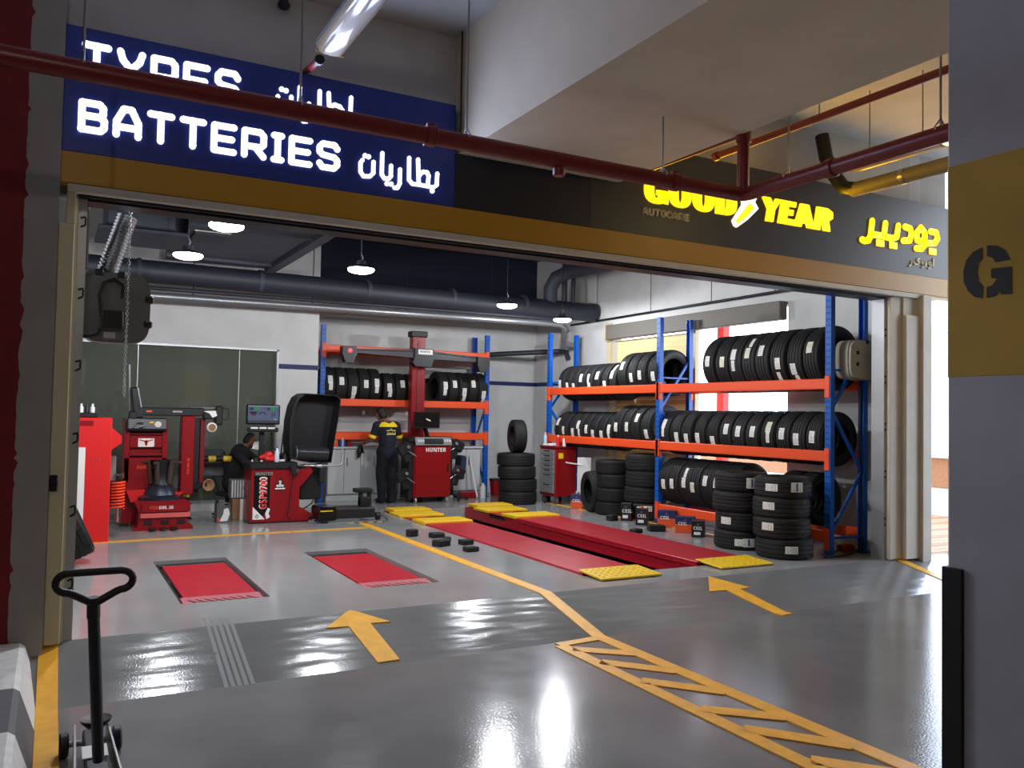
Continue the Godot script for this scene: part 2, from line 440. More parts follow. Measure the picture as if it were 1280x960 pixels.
func mats() -> void:
	var f := SystemFont.new()
	f.font_names = PackedStringArray(["Droid Sans"])
	f.font_weight = 700
	bold = f
	M.floor_in = grain(paint(158, 158, 157, 0.17), 0.006, 0.10, 0.23, 3)
	M.floor_in.roughness_texture = noise_tex(0.02, Color(0.62, 0.62, 0.62), Color(1, 1, 1), 8)
	M.floor_in.heightmap_enabled = true
	M.floor_in.heightmap_texture = noise_tex(0.2, Color.BLACK, Color.WHITE, 21, 1024, 4)
	M.floor_in.heightmap_scale = 0.02
	M.floor_out = grain(paint(126, 126, 125, 0.2), 0.006, 0.16, 0.2, 5)
	M.floor_out.roughness_texture = noise_tex(0.03, Color(0.7, 0.7, 0.7), Color(1, 1, 1), 9)
	M.floor_out.heightmap_enabled = true
	M.floor_out.heightmap_texture = noise_tex(0.3, Color.BLACK, Color.WHITE, 22, 1024, 4)
	M.floor_out.heightmap_scale = 0.07
	M.line = grain(paint(246, 178, 44, 0.45), 0.03, 0.12, 0.5, 6)
	M.wall = grain(paint(206, 206, 204, 0.8), 0.01, 0.06, 0.3, 11)
	M.navy = paint(24, 30, 52, 0.8)
	M.ceil_in = paint(20, 24, 40, 0.85)
	M.stripe = paint(28, 40, 92, 0.6)
	M.grey_wall = grain(paint(160, 156, 152, 0.85), 0.012, 0.10, 0.3, 12)
	M.red_wall = grain(paint(124, 6, 22, 0.7), 0.02, 0.12, 0.4, 13)
	M.cream = paint(196, 186, 152, 0.55)
	M.cream_white = grain(paint(214, 206, 190, 0.6), 0.01, 0.06, 0.4, 14)
	M.concrete = grain(paint(150, 150, 150, 0.9), 0.02, 0.2, 0.5, 15)
	M.plaster = grain(paint(190, 187, 182, 0.9), 0.008, 0.08, 0.3, 16)
	M.plaster_light = grain(paint(218, 204, 178, 0.9), 0.008, 0.06, 0.3, 34)
	M.steel = paint(150, 152, 155, 0.32, 0.85)
	M.chrome = paint(214, 216, 220, 0.14, 1.0)
	M.dark_steel = paint(40, 42, 46, 0.4, 0.6)
	M.alu = paint(176, 178, 180, 0.4, 0.6)
	M.black = paint(16, 16, 18, 0.5)
	M.black_gloss = paint(12, 12, 14, 0.22)
	M.plastic = paint(26, 27, 30, 0.42)
	M.grey_plastic = paint(118, 120, 118, 0.5)
	M.rubber = grain(paint(22, 22, 23, 0.6), 0.05, 0.18, 0.9, 17)
	M.tread = paint(20, 20, 21, 0.72)
	M.red = paint(136, 8, 19, 0.32)
	M.lift_red = grain(paint(186, 26, 44, 0.36), 0.02, 0.10, 0.5, 18)
	M.bright_red = paint(218, 30, 30, 0.42)
	M.pipe_red = paint(118, 26, 26, 0.36)
	M.yellow = grain(paint(250, 206, 30, 0.45), 0.04, 0.12, 0.8, 19)
	M.blue = paint(8, 88, 184, 0.38)
	M.orange = paint(236, 82, 34, 0.42)
	M.white = paint(226, 226, 224, 0.5)
	M.paper = paint(232, 232, 226, 0.7)
	M.cabinet = paint(198, 200, 200, 0.5)
	M.wood = grain(paint(158, 112, 72, 0.7), 0.02, 0.2, 1.0, 20)
	M.carton = grain(paint(150, 112, 78, 0.85), 0.03, 0.12, 1.0, 23)
	M.duct = grain(paint(62, 66, 78, 0.6), 0.01, 0.25, 0.4, 24)
	M.duct_dark = paint(34, 38, 48, 0.55)
	M.galv = paint(150, 152, 156, 0.35, 0.7)
	M.foil = paint(190, 192, 196, 0.2, 0.95)
	M.skin = paint(132, 86, 62, 0.55)
	M.hair = paint(18, 15, 14, 0.6)
	M.shirt = grain(paint(20, 26, 48, 0.85), 0.05, 0.25, 2.0, 25)
	M.trousers = grain(paint(18, 21, 30, 0.9), 0.05, 0.25, 2.0, 26)
	M.yoke = paint(240, 208, 20, 0.8)
	M.dark_cloth = grain(paint(18, 18, 24, 0.9), 0.05, 0.25, 2.0, 27)
	M.gold = paint(240, 228, 190, 0.5)
	M.orange_hose = paint(244, 74, 26, 0.4)
	M.dark_red = paint(112, 10, 18, 0.4)
	M.badge_white = paint(232, 230, 226, 0.5)
	M.badge_pink = paint(214, 92, 92, 0.5)
	M.blue_steel = paint(44, 52, 66, 0.35, 0.5)
	M.rust_steel = paint(78, 66, 58, 0.55, 0.4)
	M.grey_can = paint(84, 88, 90, 0.5)
	M.guard = paint(15, 15, 18, 0.5)
	M.drum = paint(44, 46, 50, 0.3, 0.3)
	M.bottle = paint(206, 216, 228, 0.25)
	M.glass_blue = paint(176, 196, 214, 0.3)
	M.castor = paint(86, 86, 88, 0.5)
	M.chair_blue = paint(28, 40, 74, 0.7)
	M.bat_black = paint(20, 18, 24, 0.5)
	M.bat_blue = paint(30, 40, 92, 0.5)
	M.bat_orange = paint(214, 86, 34, 0.5)
	M.bat_brown = paint(150, 96, 76, 0.7)
	M.yoke_pale = paint(222, 216, 120, 0.8)
	M.duct_cream = paint(98, 94, 80, 0.6)
	M.shutter_grey = paint(104, 100, 92, 0.6)
	M.worn_red = grain(paint(206, 112, 120, 0.5), 0.08, 0.3, 2.0, 33)
	M.drive_grey = paint(108, 108, 104, 0.55)
	M.drive_pale = paint(168, 164, 152, 0.55)
	M.track = paint(132, 133, 134, 0.32)
	M.office_back = paint(84, 86, 78, 0.8)
	M.concrete_light = paint(200, 196, 188, 0.9)
	M.deck_wood = grain(paint(196, 138, 96, 0.7), 0.03, 0.15, 1.0, 28)
	M.far_glass = paint(196, 200, 200, 0.5)
	M.cream_slat = paint(240, 212, 158, 0.55)
	M.sign_blue = paint(26, 48, 138, 0.4)
	M.sign_blue_unlit = paint(20, 21, 36, 0.42)  # the blue board again, darkened in colour where no letter light reaches
	M.sign_black = paint(46, 43, 41, 0.42)
	M.sign_yellow = paint(178, 130, 18, 0.42)
	M.pillar_grey = grain(paint(172, 173, 182, 0.8), 0.01, 0.08, 0.4, 29)
	M.pillar_yellow = grain(paint(184, 148, 50, 0.7), 0.01, 0.08, 0.4, 30)
	M.stencil = paint(44, 42, 44, 0.7)
	M.kerb_white = grain(paint(216, 214, 210, 0.7), 0.03, 0.1, 0.6, 31)
	M.kerb_grey = grain(paint(84, 84, 86, 0.7), 0.03, 0.1, 0.6, 32)
	M.glass = paint(120, 126, 112, 0.03)
	M.glass.transparency = BaseMaterial3D.TRANSPARENCY_ALPHA
	M.glass.albedo_color.a = 0.35

func ceiling_lamps() -> void:  # round LED high-bay lamps on cables
	var bulb := glow(240, 245, 255, 30.0)
	var places := [[Vector3(1.196, 3.2, -9.30), "round LED bay lamp hanging over the tyre changer, left of the louvre"], [Vector3(1.283, 3.2, -7.6), "round LED bay lamp closest to the left shutter drive, just under the header"],
		[Vector3(3.0, 3.2, -9.1), "round LED bay lamp above the two red floor plates, in front of the dark ceiling"], [Vector3(5.81, 3.2, -10.86), "round LED bay lamp hanging over the scissor lift runways"],
		[Vector3(7.44, 3.2, -11.94), "round LED bay lamp beside the blunt end of the round duct, over the right rack"],
		[Vector3(5.1, 3.36, -7.7), "added unseen LED bay lamp over the near end of the lift, behind the sign header"]]  # last one is added out of view to brighten the front floor
	for p in places:
		var at: Vector3 = p[0]
		var t := thing("bay_lamp", p[1], "lamp", at, 0.0, "LED bay lamps of the workshop")
		part("shade", MB.new().lathe([Vector2(0.148, -0.002), Vector2(0.151, 0.004), Vector2(0.12, 0.026), Vector2(0.06, 0.045), Vector2(0.05, 0.09), Vector2(0.0, 0.1)], 28), M.plastic, t)
		part("led_bulb", MB.new().ellipsoid(Vector3(0, -0.012, 0), Vector3(0.148, 0.045, 0.148), 28), bulb, t)
		part("hook", MB.new().tube([Vector3(0, 0.09, 0), Vector3(0.02, 0.13, 0), Vector3(0, 0.17, 0)], 0.006, 6), M.steel, t)
		part("cable", MB.new().cyl(Vector3(0, 0.13, 0), Vector3(0, TOP - at.y - 0.01, 0), 0.006, 6), M.black, t)
		lamp(at + Vector3(0, -0.035, 0), Color8(244, 247, 252), LAMP_E, 0.02)

const LAMP_E := 3.25
const PARK_E := 1.5

func batten(at: Vector3, label: String, lit: float, c: Color, length := 1.5, w := 0.065) -> void:  # a weatherproof batten along z
	var t := thing("batten_light", label, "lamp", at, 0.0, "car park battens")
	var body := [Vector2(-w, 0.0), Vector2(-w * 0.95, 0.045), Vector2(-w * 0.5, 0.065), Vector2(w * 0.5, 0.065), Vector2(w * 0.95, 0.045), Vector2(w, 0.0)]
	part("housing", MB.new().prism(body, -length / 2, length / 2), M.grey_plastic, t)
	var dif := []
	for k in 11:
		var a := PI + PI * k / 10.0
		dif.append(Vector2(signf(cos(a)) * pow(absf(cos(a)), 0.7) * w * 0.97, sin(a) * (0.05 + w * 0.15)))
	var m: StandardMaterial3D = glow(int(c.r8), int(c.g8), int(c.b8), lit) if lit > 0.0 else M.diffuser
	part("diffuser", MB.new().prism(dif, -length / 2 + 0.01, length / 2 - 0.01, Transform3D.IDENTITY, true), m, t)
	for z in [-length * 0.3, length * 0.3]:
		part("hanger", MB.new().cyl(Vector3(0, 0.06, z), Vector3(0, TOP - at.y - 0.01, z), 0.006, 6), M.steel, t)
	for z in [-length / 2, length / 2]:
		part("end_cap", MB.new().box(Vector3(0, 0.005, z), Vector3(w * 2.0, 0.12, 0.02), 0.008), M.diffuser, t)
	if lit > 0.0:
		var l := lamp(at + Vector3(0, -0.12, 0), c, PARK_E if length > 1.4 else 0.5, 0.05)
		l.name = "batten_glow"

func park_lamps() -> void:
	M.diffuser = paint(156, 134, 98, 0.1)
	M.diffuser.clearcoat_enabled = true
	batten(Vector3(1.75, 4.33, -5.42), "unlit wide batten light under the upper left ceiling, pointing at the blue sign", 0.0, Color.WHITE, 1.5, 0.11)
	batten(Vector3(6.9, 4.12, -5.2), "unlit cream batten light by the yellow duct right of the sprinkler pipe", 0.0, Color.WHITE, 0.95, 0.085)
	batten(Vector3(6.9, 4.12, -4.05), "lit batten light above the yellow duct, mostly behind the pillar", 2.5, Color8(255, 226, 150), 1.3, 0.085)
	batten(Vector3(-0.6, 4.3, -0.2), "added unseen batten light over the driveway behind the viewer", 3.0, Color8(255, 240, 224), 1.5, 0.085)  # added out of view to raise the light on beam and pillar

func floors() -> void:
	var b := MB.new()
	var xs := [-1.3, 0.98, 1.70, 2.55, 3.29, 4.72, 6.97, SIDE + 0.1]
	var zs := [BACK - 0.1, -13.05, -9.52, -7.38, -7.08, FRONT]
	for i in xs.size() - 1:
		for j in zs.size() - 1:
			var plate: bool = (i == 1 or i == 3) and j == 2
			var pit: bool = i == 5 and j in [1, 2, 3]
			if not plate and not pit:
				b.quad(Vector3(xs[i], 0, zs[j]), Vector3(xs[i + 1], 0, zs[j]), Vector3(xs[i + 1], 0, zs[j + 1]), Vector3(xs[i], 0, zs[j + 1]), Vector3.UP)
	for h in [[0.98, 1.70, -9.52, -7.38, -0.2], [2.55, 3.29, -9.52, -7.38, -0.2], [4.72, 6.97, -13.05, -7.08, -0.75]]:  # the recesses
		b.quad(Vector3(h[0], 0, h[2]), Vector3(h[1], 0, h[2]), Vector3(h[1], h[4], h[2]), Vector3(h[0], h[4], h[2]), Vector3.BACK)
		b.quad(Vector3(h[0], 0, h[3]), Vector3(h[1], 0, h[3]), Vector3(h[1], h[4], h[3]), Vector3(h[0], h[4], h[3]), Vector3.FORWARD)
		b.quad(Vector3(h[0], 0, h[2]), Vector3(h[0], 0, h[3]), Vector3(h[0], h[4], h[3]), Vector3(h[0], h[4], h[2]), Vector3.RIGHT)
		b.quad(Vector3(h[1], 0, h[2]), Vector3(h[1], 0, h[3]), Vector3(h[1], h[4], h[3]), Vector3(h[1], h[4], h[2]), Vector3.LEFT)
		b.quad(Vector3(h[0], h[4], h[2]), Vector3(h[1], h[4], h[2]), Vector3(h[1], h[4], h[3]), Vector3(h[0], h[4], h[3]), Vector3.UP)
	b.quad(Vector3(-1.3, -1.0, BACK), Vector3(SIDE, -1.0, BACK), Vector3(SIDE, -1.0, FRONT), Vector3(-1.3, -1.0, FRONT), Vector3.DOWN)
	struct("floor", b, M.floor_in, "glossy grey painted workshop floor", "floor")
	var r := MB.new()
	r.x = Transform3D(Basis(Vector3.UP, PI / 2), Vector3.ZERO)  # profile in (-z, y), pulled along x
	r.prism([Vector2(6.55, -1.0), Vector2(5.7, -1.0), Vector2(5.7, LOW - 0.02), Vector2(6.55, -0.02)], -0.4, 9.62)
	r.x = Transform3D.IDENTITY
	ramp_top(r)
	struct("floor_ramp", r, M.floor_out, "short grey entrance ramp under the shop front", "floor")
	var o := MB.new()
	o.quad(Vector3(-7, LOW, -5.7), Vector3(11, LOW, -5.7), Vector3(11, LOW, 8), Vector3(-7, LOW, 8), Vector3.UP)
	o.quad(Vector3(9.62, LOW, -5.7), Vector3(11, LOW, -5.7), Vector3(11, LOW, -7.2), Vector3(9.62, LOW, -7.2), Vector3.UP)
	struct("floor_driveway", o, M.floor_out, "grey glossy driveway of the car park in front of the shop", "floor")
	markings()

func ramp_top(b: MB) -> void:  # hand-floated screed, slightly uneven along the slope
	var f := FastNoiseLite.new()
	f.seed = 12; f.frequency = 1.0; f.fractal_octaves = 2
	var nx := 90; var nz := 34
	var h := func(x: float, z: float) -> float:
		var e := clampf(minf(z - FRONT, -5.7 - z) / 0.1, 0.0, 1.0)
		return ry(z) + f.get_noise_2d(x * 1.7, z * 6.0) * 0.0032 * e
	for i in nx:
		for j in nz:
			var q := []; var m := []
			for w in [[i, j], [i + 1, j], [i + 1, j + 1], [i, j + 1]]:
				var x := lerpf(-0.4, 9.62, w[0] / float(nx)); var z := lerpf(FRONT, -5.7, w[1] / float(nz))
				q.append(Vector3(x, h.call(x, z), z))
				m.append(Vector3((h.call(x - 0.02, z) - h.call(x + 0.02, z)) / 0.04, 1.0, (h.call(x, clampf(z - 0.01, FRONT, -5.7)) - h.call(x, clampf(z + 0.01, FRONT, -5.7))) / 0.02 if j > 0 and j < nz - 1 else 0.2235).normalized())
			b.quad_n(q[0], q[1], q[2], q[3], m[0], m[1], m[2], m[3])

func ry(z: float) -> float:  # height of the floor along the ramp
	return clampf(-0.2235 * (z - FRONT), LOW, 0.0) if z > FRONT else 0.0

func strip(b: MB, p: Array, t := 0.008) -> void:  # a painted outline that follows the ramp, p is (x, z)
	var keys := [FRONT, -5.7]
	var pieces := [p]
	for k in keys:
		var out := []
		for q in pieces:
			for half in [PackedVector2Array([Vector2(-50, k), Vector2(50, k), Vector2(50, 50), Vector2(-50, 50)]), PackedVector2Array([Vector2(-50, k), Vector2(50, k), Vector2(50, -50), Vector2(-50, -50)])]:
				for g in Geometry2D.intersect_polygons(PackedVector2Array(q), half):
					out.append(Array(g))
		pieces = out
	for q in pieces:
		var ids := Geometry2D.triangulate_polygon(PackedVector2Array(q))
		for i in ids.size() / 3:
			var w := []
			for j in 3:
				var c: Vector2 = q[ids[i * 3 + j]]
				w.append(Vector3(c.x, ry(c.y) + t, c.y))
			b.tri(w[0], w[1], w[2], Vector3.UP, Vector3.UP, Vector3.UP)
		for i in q.size():
			var a: Vector2 = q[i]; var c: Vector2 = q[(i + 1) % q.size()]
			var m := Vector3(c.y - a.y, 0, a.x - c.x).normalized()
			b.quad(Vector3(a.x, ry(a.y), a.y), Vector3(c.x, ry(c.y), c.y), Vector3(c.x, ry(c.y) + t, c.y), Vector3(a.x, ry(a.y) + t, a.y), m)

func line(a: Vector2, c: Vector2, w: float) -> Array:
	var d := (c - a).normalized()
	var s := Vector2(-d.y, d.x) * w / 2
	return [a + s, c + s, c - s, a - s]

func markings() -> void:
	var b := MB.new()
	strip(b, line(Vector2(3.95, -11.6), Vector2(3.95, -2.7), 0.12))
	solo("painted_line", b, M.line, "long yellow line that runs from the car scanner to the hatched strip", "floor marking")
	b = MB.new()
	strip(b, line(Vector2(0.2, -11.05), Vector2(3.9, -11.2), 0.07))
	solo("painted_line", b, M.line, "thin yellow line across the floor before the red tyre machines", "floor marking")
	b = MB.new()
	strip(b, line(Vector2(3.965, -14.3), Vector2(3.965, -12.95), 0.09))
	solo("painted_line", b, M.line, "short yellow line by the foot of the back rack", "floor marking")
	b = MB.new()
	strip(b, line(Vector2(7.98, -13.2), Vector2(7.98, -7.3), 0.08))
	solo("painted_line", b, M.line, "yellow line half hidden under the front of the right rack", "floor marking")
	b = MB.new()
	strip(b, line(Vector2(8.72, -6.6), Vector2(8.72, -5.3), 0.12))
	solo("painted_line", b, M.line, "short yellow line at the foot of the right door jamb", "floor marking")
	b = MB.new()
	strip(b, line(Vector2(3.52, -5.63), Vector2(3.9, -5.66), 0.1))
	strip(b, line(Vector2(3.53, -5.6), Vector2(3.5, -2.3), 0.11))
	for q in [[-5.45, -5.13], [-5.08, -4.65], [-4.61, -4.16], [-4.0, -3.65], [-3.64, -3.17], [-3.15, -2.7]]:
		strip(b, line(Vector2(3.56, q[0] - 0.03), Vector2(3.92, q[1] - 0.05), 0.125))
	solo("hatched_strip", b, M.line, "yellow hatched strip of slanting bars beside the pillar", "floor marking")
	b = MB.new()
	strip(b, [Vector2(2.149, -6.589), Vector2(1.884, -6.323), Vector2(2.055, -6.31), Vector2(2.09, -5.74), Vector2(2.255, -5.745), Vector2(2.232, -6.324), Vector2(2.393, -6.316)])
	solo("painted_arrow", b, M.line, "yellow arrow on the ramp pointing at the red floor plates", "floor marking", Vector3.ZERO, 0.0, "yellow floor arrows")
	b = MB.new()
	strip(b, [Vector2(5.86, -6.55), Vector2(6.11, -6.234), Vector2(5.973, -6.222), Vector2(6.05, -5.616), Vector2(5.91, -5.613), Vector2(5.804, -6.229), Vector2(5.6, -6.24)])
	solo("painted_arrow", b, M.line, "yellow arrow on the ramp pointing at the scissor lift", "floor marking", Vector3.ZERO, 0.0, "yellow floor arrows")
	b = MB.new()
	strip(b, line(Vector2(0.035, -6.5), Vector2(0.035, -2.6), 0.115))
	solo("painted_line", b, M.line, "broad yellow line along the black and white kerb", "floor marking")
	b = MB.new()
	for k in 5:
		strip(b, line(Vector2(1.07 + k * 0.042, -6.8), Vector2(1.05 + k * 0.042, -5.68), 0.026), 0.0012)
	solo("tyre_track", b, M.track, "pale tyre track across the ramp below the left floor plate", "tyre mark")

func rect_wall(b: MB, a0: float, a1: float, y0: float, y1: float, holes: Array, place: Callable) -> void:  # a wall of boxes that leaves holes [a0, a1, y0, y1]
	var as_ := [a0, a1]; var ys := [y0, y1]
	for h in holes:
		as_.append_array([h[0], h[1]]); ys.append_array([h[2], h[3]])
	as_.sort(); ys.sort()
	for i in as_.size() - 1:
		for j in ys.size() - 1:
			if as_[i + 1] - as_[i] < 1e-4 or ys[j + 1] - ys[j] < 1e-4: continue
			var ca: float = (as_[i] + as_[i + 1]) / 2; var cy: float = (ys[j] + ys[j + 1]) / 2
			var open := false
			for h in holes:
				if ca > h[0] and ca < h[1] and cy > h[2] and cy < h[3]: open = true
			if not open:
				place.call(b, as_[i], as_[i + 1], ys[j], ys[j + 1])

func walls() -> void:
	var b := MB.new().span(-1.3, SIDE + 0.2, 0, 3.75, BACK - 0.2, BACK)
	struct("wall_back", b, M.wall, "white back wall of the workshop behind the rack")
	struct("wall_upper", MB.new().span(-1.3, SIDE + 0.2, 3.75, TOP, BACK - 0.2, BACK), M.navy, "dark navy upper part of the back wall")
	b = MB.new()
	rect_wall(b, BACK, FRONT, 0, TOP, [[-12.62, -10.45, 0.0, 3.2], [-10.45, -8.44, 0.42, 3.2]], func(m, z0, z1, y0, y1): m.span(SIDE, SIDE + 0.2, y0, y1, z0, z1))
	struct("wall_right", b, M.wall, "white right wall of the workshop with the roller shutter opening")
	struct("wall_left", MB.new().span(-1.3, -1.1, 0, TOP, BACK, FRONT), M.wall, "left side wall of the workshop")
	# the glazed office in the rear left corner
	b = MB.new()
	rect_wall(b, -1.1, 3.88, 0, 3.28, [[0.1, 3.23, 0.12, 2.58]], func(m, x0, x1, y0, y1): m.span(x0, x1, y0, y1, -14.0, -13.9))
	b.span(3.78, 3.88, 0, 3.28, BACK, -14.0)
	b.span(-1.1, 3.88, 3.28, TOP, -14.0, -13.9)
	struct("wall_office", b, M.wall, "white office partition with a large window")
	var w := struct("window_1", MB.new().span(0.1, 3.23, 0.12, 2.58, -13.965, -13.957), M.glass, "large office window behind the tyre machines", "window")
	b = MB.new()
	for x in [1.13, 2.62]:
		b.span(x - 0.006, x + 0.006, 0.12, 2.58, -13.968, -13.952)
	b.span(0.1, 3.23, 2.55, 2.58, -13.98, -13.89).span(0.1, 3.23, 0.12, 0.16, -13.98, -13.89).span(3.2, 3.23, 0.12, 2.58, -13.98, -13.89).span(0.1, 0.13, 0.12, 2.58, -13.98, -13.89)
	part("window_frame", b, M.alu, w)
	struct("wall_office_inner", MB.new().span(-1.1, 3.78, 0, 3.28, BACK, BACK + 0.05), M.office_back, "grey green back wall inside the office")
	for s in [[-1.1, 0.1, -13.9], [3.23, 3.885, -13.9]]:
		struct("trim", MB.new().span(s[0], s[1], 2.27, 2.35, s[2], s[2] + 0.006), M.stripe, "dark blue stripe along the office partition", "stripe")
	struct("trim", MB.new().span(3.88, SIDE, 2.19, 2.27, BACK, BACK + 0.006), M.stripe, "dark blue stripe along the back wall", "stripe")
	struct("trim", MB.new().span(SIDE - 0.006, SIDE, 2.19, 2.27, BACK, -12.75), M.stripe, "dark blue stripe along the right wall", "stripe")
	# shop front
	b = MB.new().span(-7, 0.0, -0.3, TOP, -6.75, -6.37)
	struct("wall_front", b, M.grey_wall, "grey wall left of the workshop entrance")
	var pts := [Vector2(-7, LOW), Vector2(-7, TOP)]  # ragged edge of the red paint
	var rg := RandomNumberGenerator.new()
	rg.seed = 4
	var y := TOP
	while y > LOW + 0.2:
		pts.append(Vector2(-0.2 + rg.randf_range(-0.003, 0.003) + (rg.randf_range(0.008, 0.022) if rg.randf() < 0.12 else 0.0), y))
		y -= rg.randf_range(0.02, 0.06)
	pts.append(Vector2(-0.235, LOW + 0.15)); pts.append(Vector2(-0.25, LOW))
	struct("wall_paint", MB.new().prism(pts, -6.37, -6.366), M.red_wall, "dark red paint with a ragged edge on the wall left of the entrance", "wall paint")
	b = MB.new()
	rect_wall(b, 0.0, 9.62, -0.3, TOP, [[0.0, 8.56, -0.3, 3.06], [9.16, 9.63, -0.31, 3.11]], func(m, x0, x1, y0, y1): m.span(x0, x1, y0, y1, -6.75, FRONT))
	struct("wall_front_header", b, M.plaster, "plastered wall above and right of the workshop entrance")
	# jambs and header of the entrance
	b = MB.new().span(0.0, 0.1, 0, 2.84, -6.6, -6.45, 0.006).span(0.045, 0.1, 2.84, 3.06, -6.6, -6.45, 0.004).span(0.1, 0.115, 0, 3.02, -6.66, -6.5)
	var j := struct("trim_1", b, M.cream, "cream steel jamb cover left of the entrance", "door jamb")
	part("latch", MB.new().box(Vector3(0.03, 1.08, -6.44), Vector3(0.05, 0.11, 0.02), 0.006).cyl(Vector3(0.03, 1.08, -6.43), Vector3(0.03, 1.08, -6.4), 0.014, 10).box(Vector3(0.045, 1.08, -6.425), Vector3(0.02, 0.04, 0.03), 0.004), M.dark_steel, j)
	j = struct("trim_2", MB.new().span(0.115, 0.175, 0, 3.04, -6.72, -6.55), M.alu, "grey shutter guide on the left with torn black print on its film", "door jamb")
	b = MB.new()
	for k in 6:
		var yy := 0.35 + k * 0.5
		b.box(Vector3(0.15, yy, -6.548), Vector3(0.035, 0.014, 0.003), 0.0, Basis(Vector3.BACK, 0.5)).box(Vector3(0.15, yy + 0.06, -6.548), Vector3(0.035, 0.014, 0.003), 0.0, Basis(Vector3.BACK, 0.3)).box(Vector3(0.165, yy + 0.035, -6.548), Vector3(0.012, 0.05, 0.003))
	part("film_print", b, M.black, j)
	j = struct("trim_3", MB.new().span(8.5, 8.545, 0, 3.04, -6.72, -6.55), M.alu, "grey shutter guide on the right with black print on its film", "door jamb")
	b = MB.new()
	for k in 5:
		var yy := 0.4 + k * 0.55
		b.box(Vector3(8.525, yy, -6.548), Vector3(0.03, 0.02, 0.003), 0.0, Basis(Vector3.BACK, 0.5)).box(Vector3(8.525, yy + 0.07, -6.548), Vector3(0.03, 0.02, 0.003), 0.0, Basis(Vector3.BACK, 0.3))
	part("film_print", b, M.black, j)
	b = MB.new().span(8.545, 8.75, 0, 3.06, -6.6, -6.5, 0.006).span(8.75, 9.0, 0, 2.85, -6.6, -6.44, 0.006).span(9.0, 9.16, -0.1, 3.1, -6.75, -6.4, 0.006).span(8.75, 9.0, 2.85, 3.06, -6.6, -6.48)
	struct("trim_4", b, M.cream_white, "cream cladding of the right door jamb", "door jamb")
	struct("trim_5", MB.new().span(0.045, 9.16, 3.06, 3.112, -6.6, -6.44, 0.004), M.cream_white, "pale metal strip under the yellow band over the entrance", "door header")
	struct("trim_6", MB.new().span(0.115, 8.6, 3.03, 3.062, -6.75, -6.56).span(0.115, 8.6, 3.045, 3.062, -6.56, -6.5), M.dark_steel, "dark shutter slot under the header of the entrance", "door header")
	struct("wall_park", MB.new().span(-7.2, -7, -0.3, TOP, -6.4, 8.2).span(-7.2, 11.2, -0.3, TOP, 8, 8.2).span(11, 11.2, -0.3, TOP, -4.6, 8), M.plaster, "far walls of the car park behind the viewer")

func ceilings() -> void:
	struct("ceiling", MB.new().span(-1.3, SIDE + 0.2, TOP, TOP + 0.2, BACK - 0.2, -6.6), M.ceil_in, "dark painted ceiling of the workshop", "ceiling")
	struct("ceiling_park", MB.new().span(-7.2, 11.2, TOP, TOP + 0.2, -6.6, 8.2), M.plaster, "plastered ceiling of the car park", "ceiling")
	struct("ceiling_beam", MB.new().span(2.97, 4.62, 3.8, TOP, -6.56, 8.0), M.plaster_light, "deep plastered ceiling beam that runs over the driveway to the shop sign", "beam")

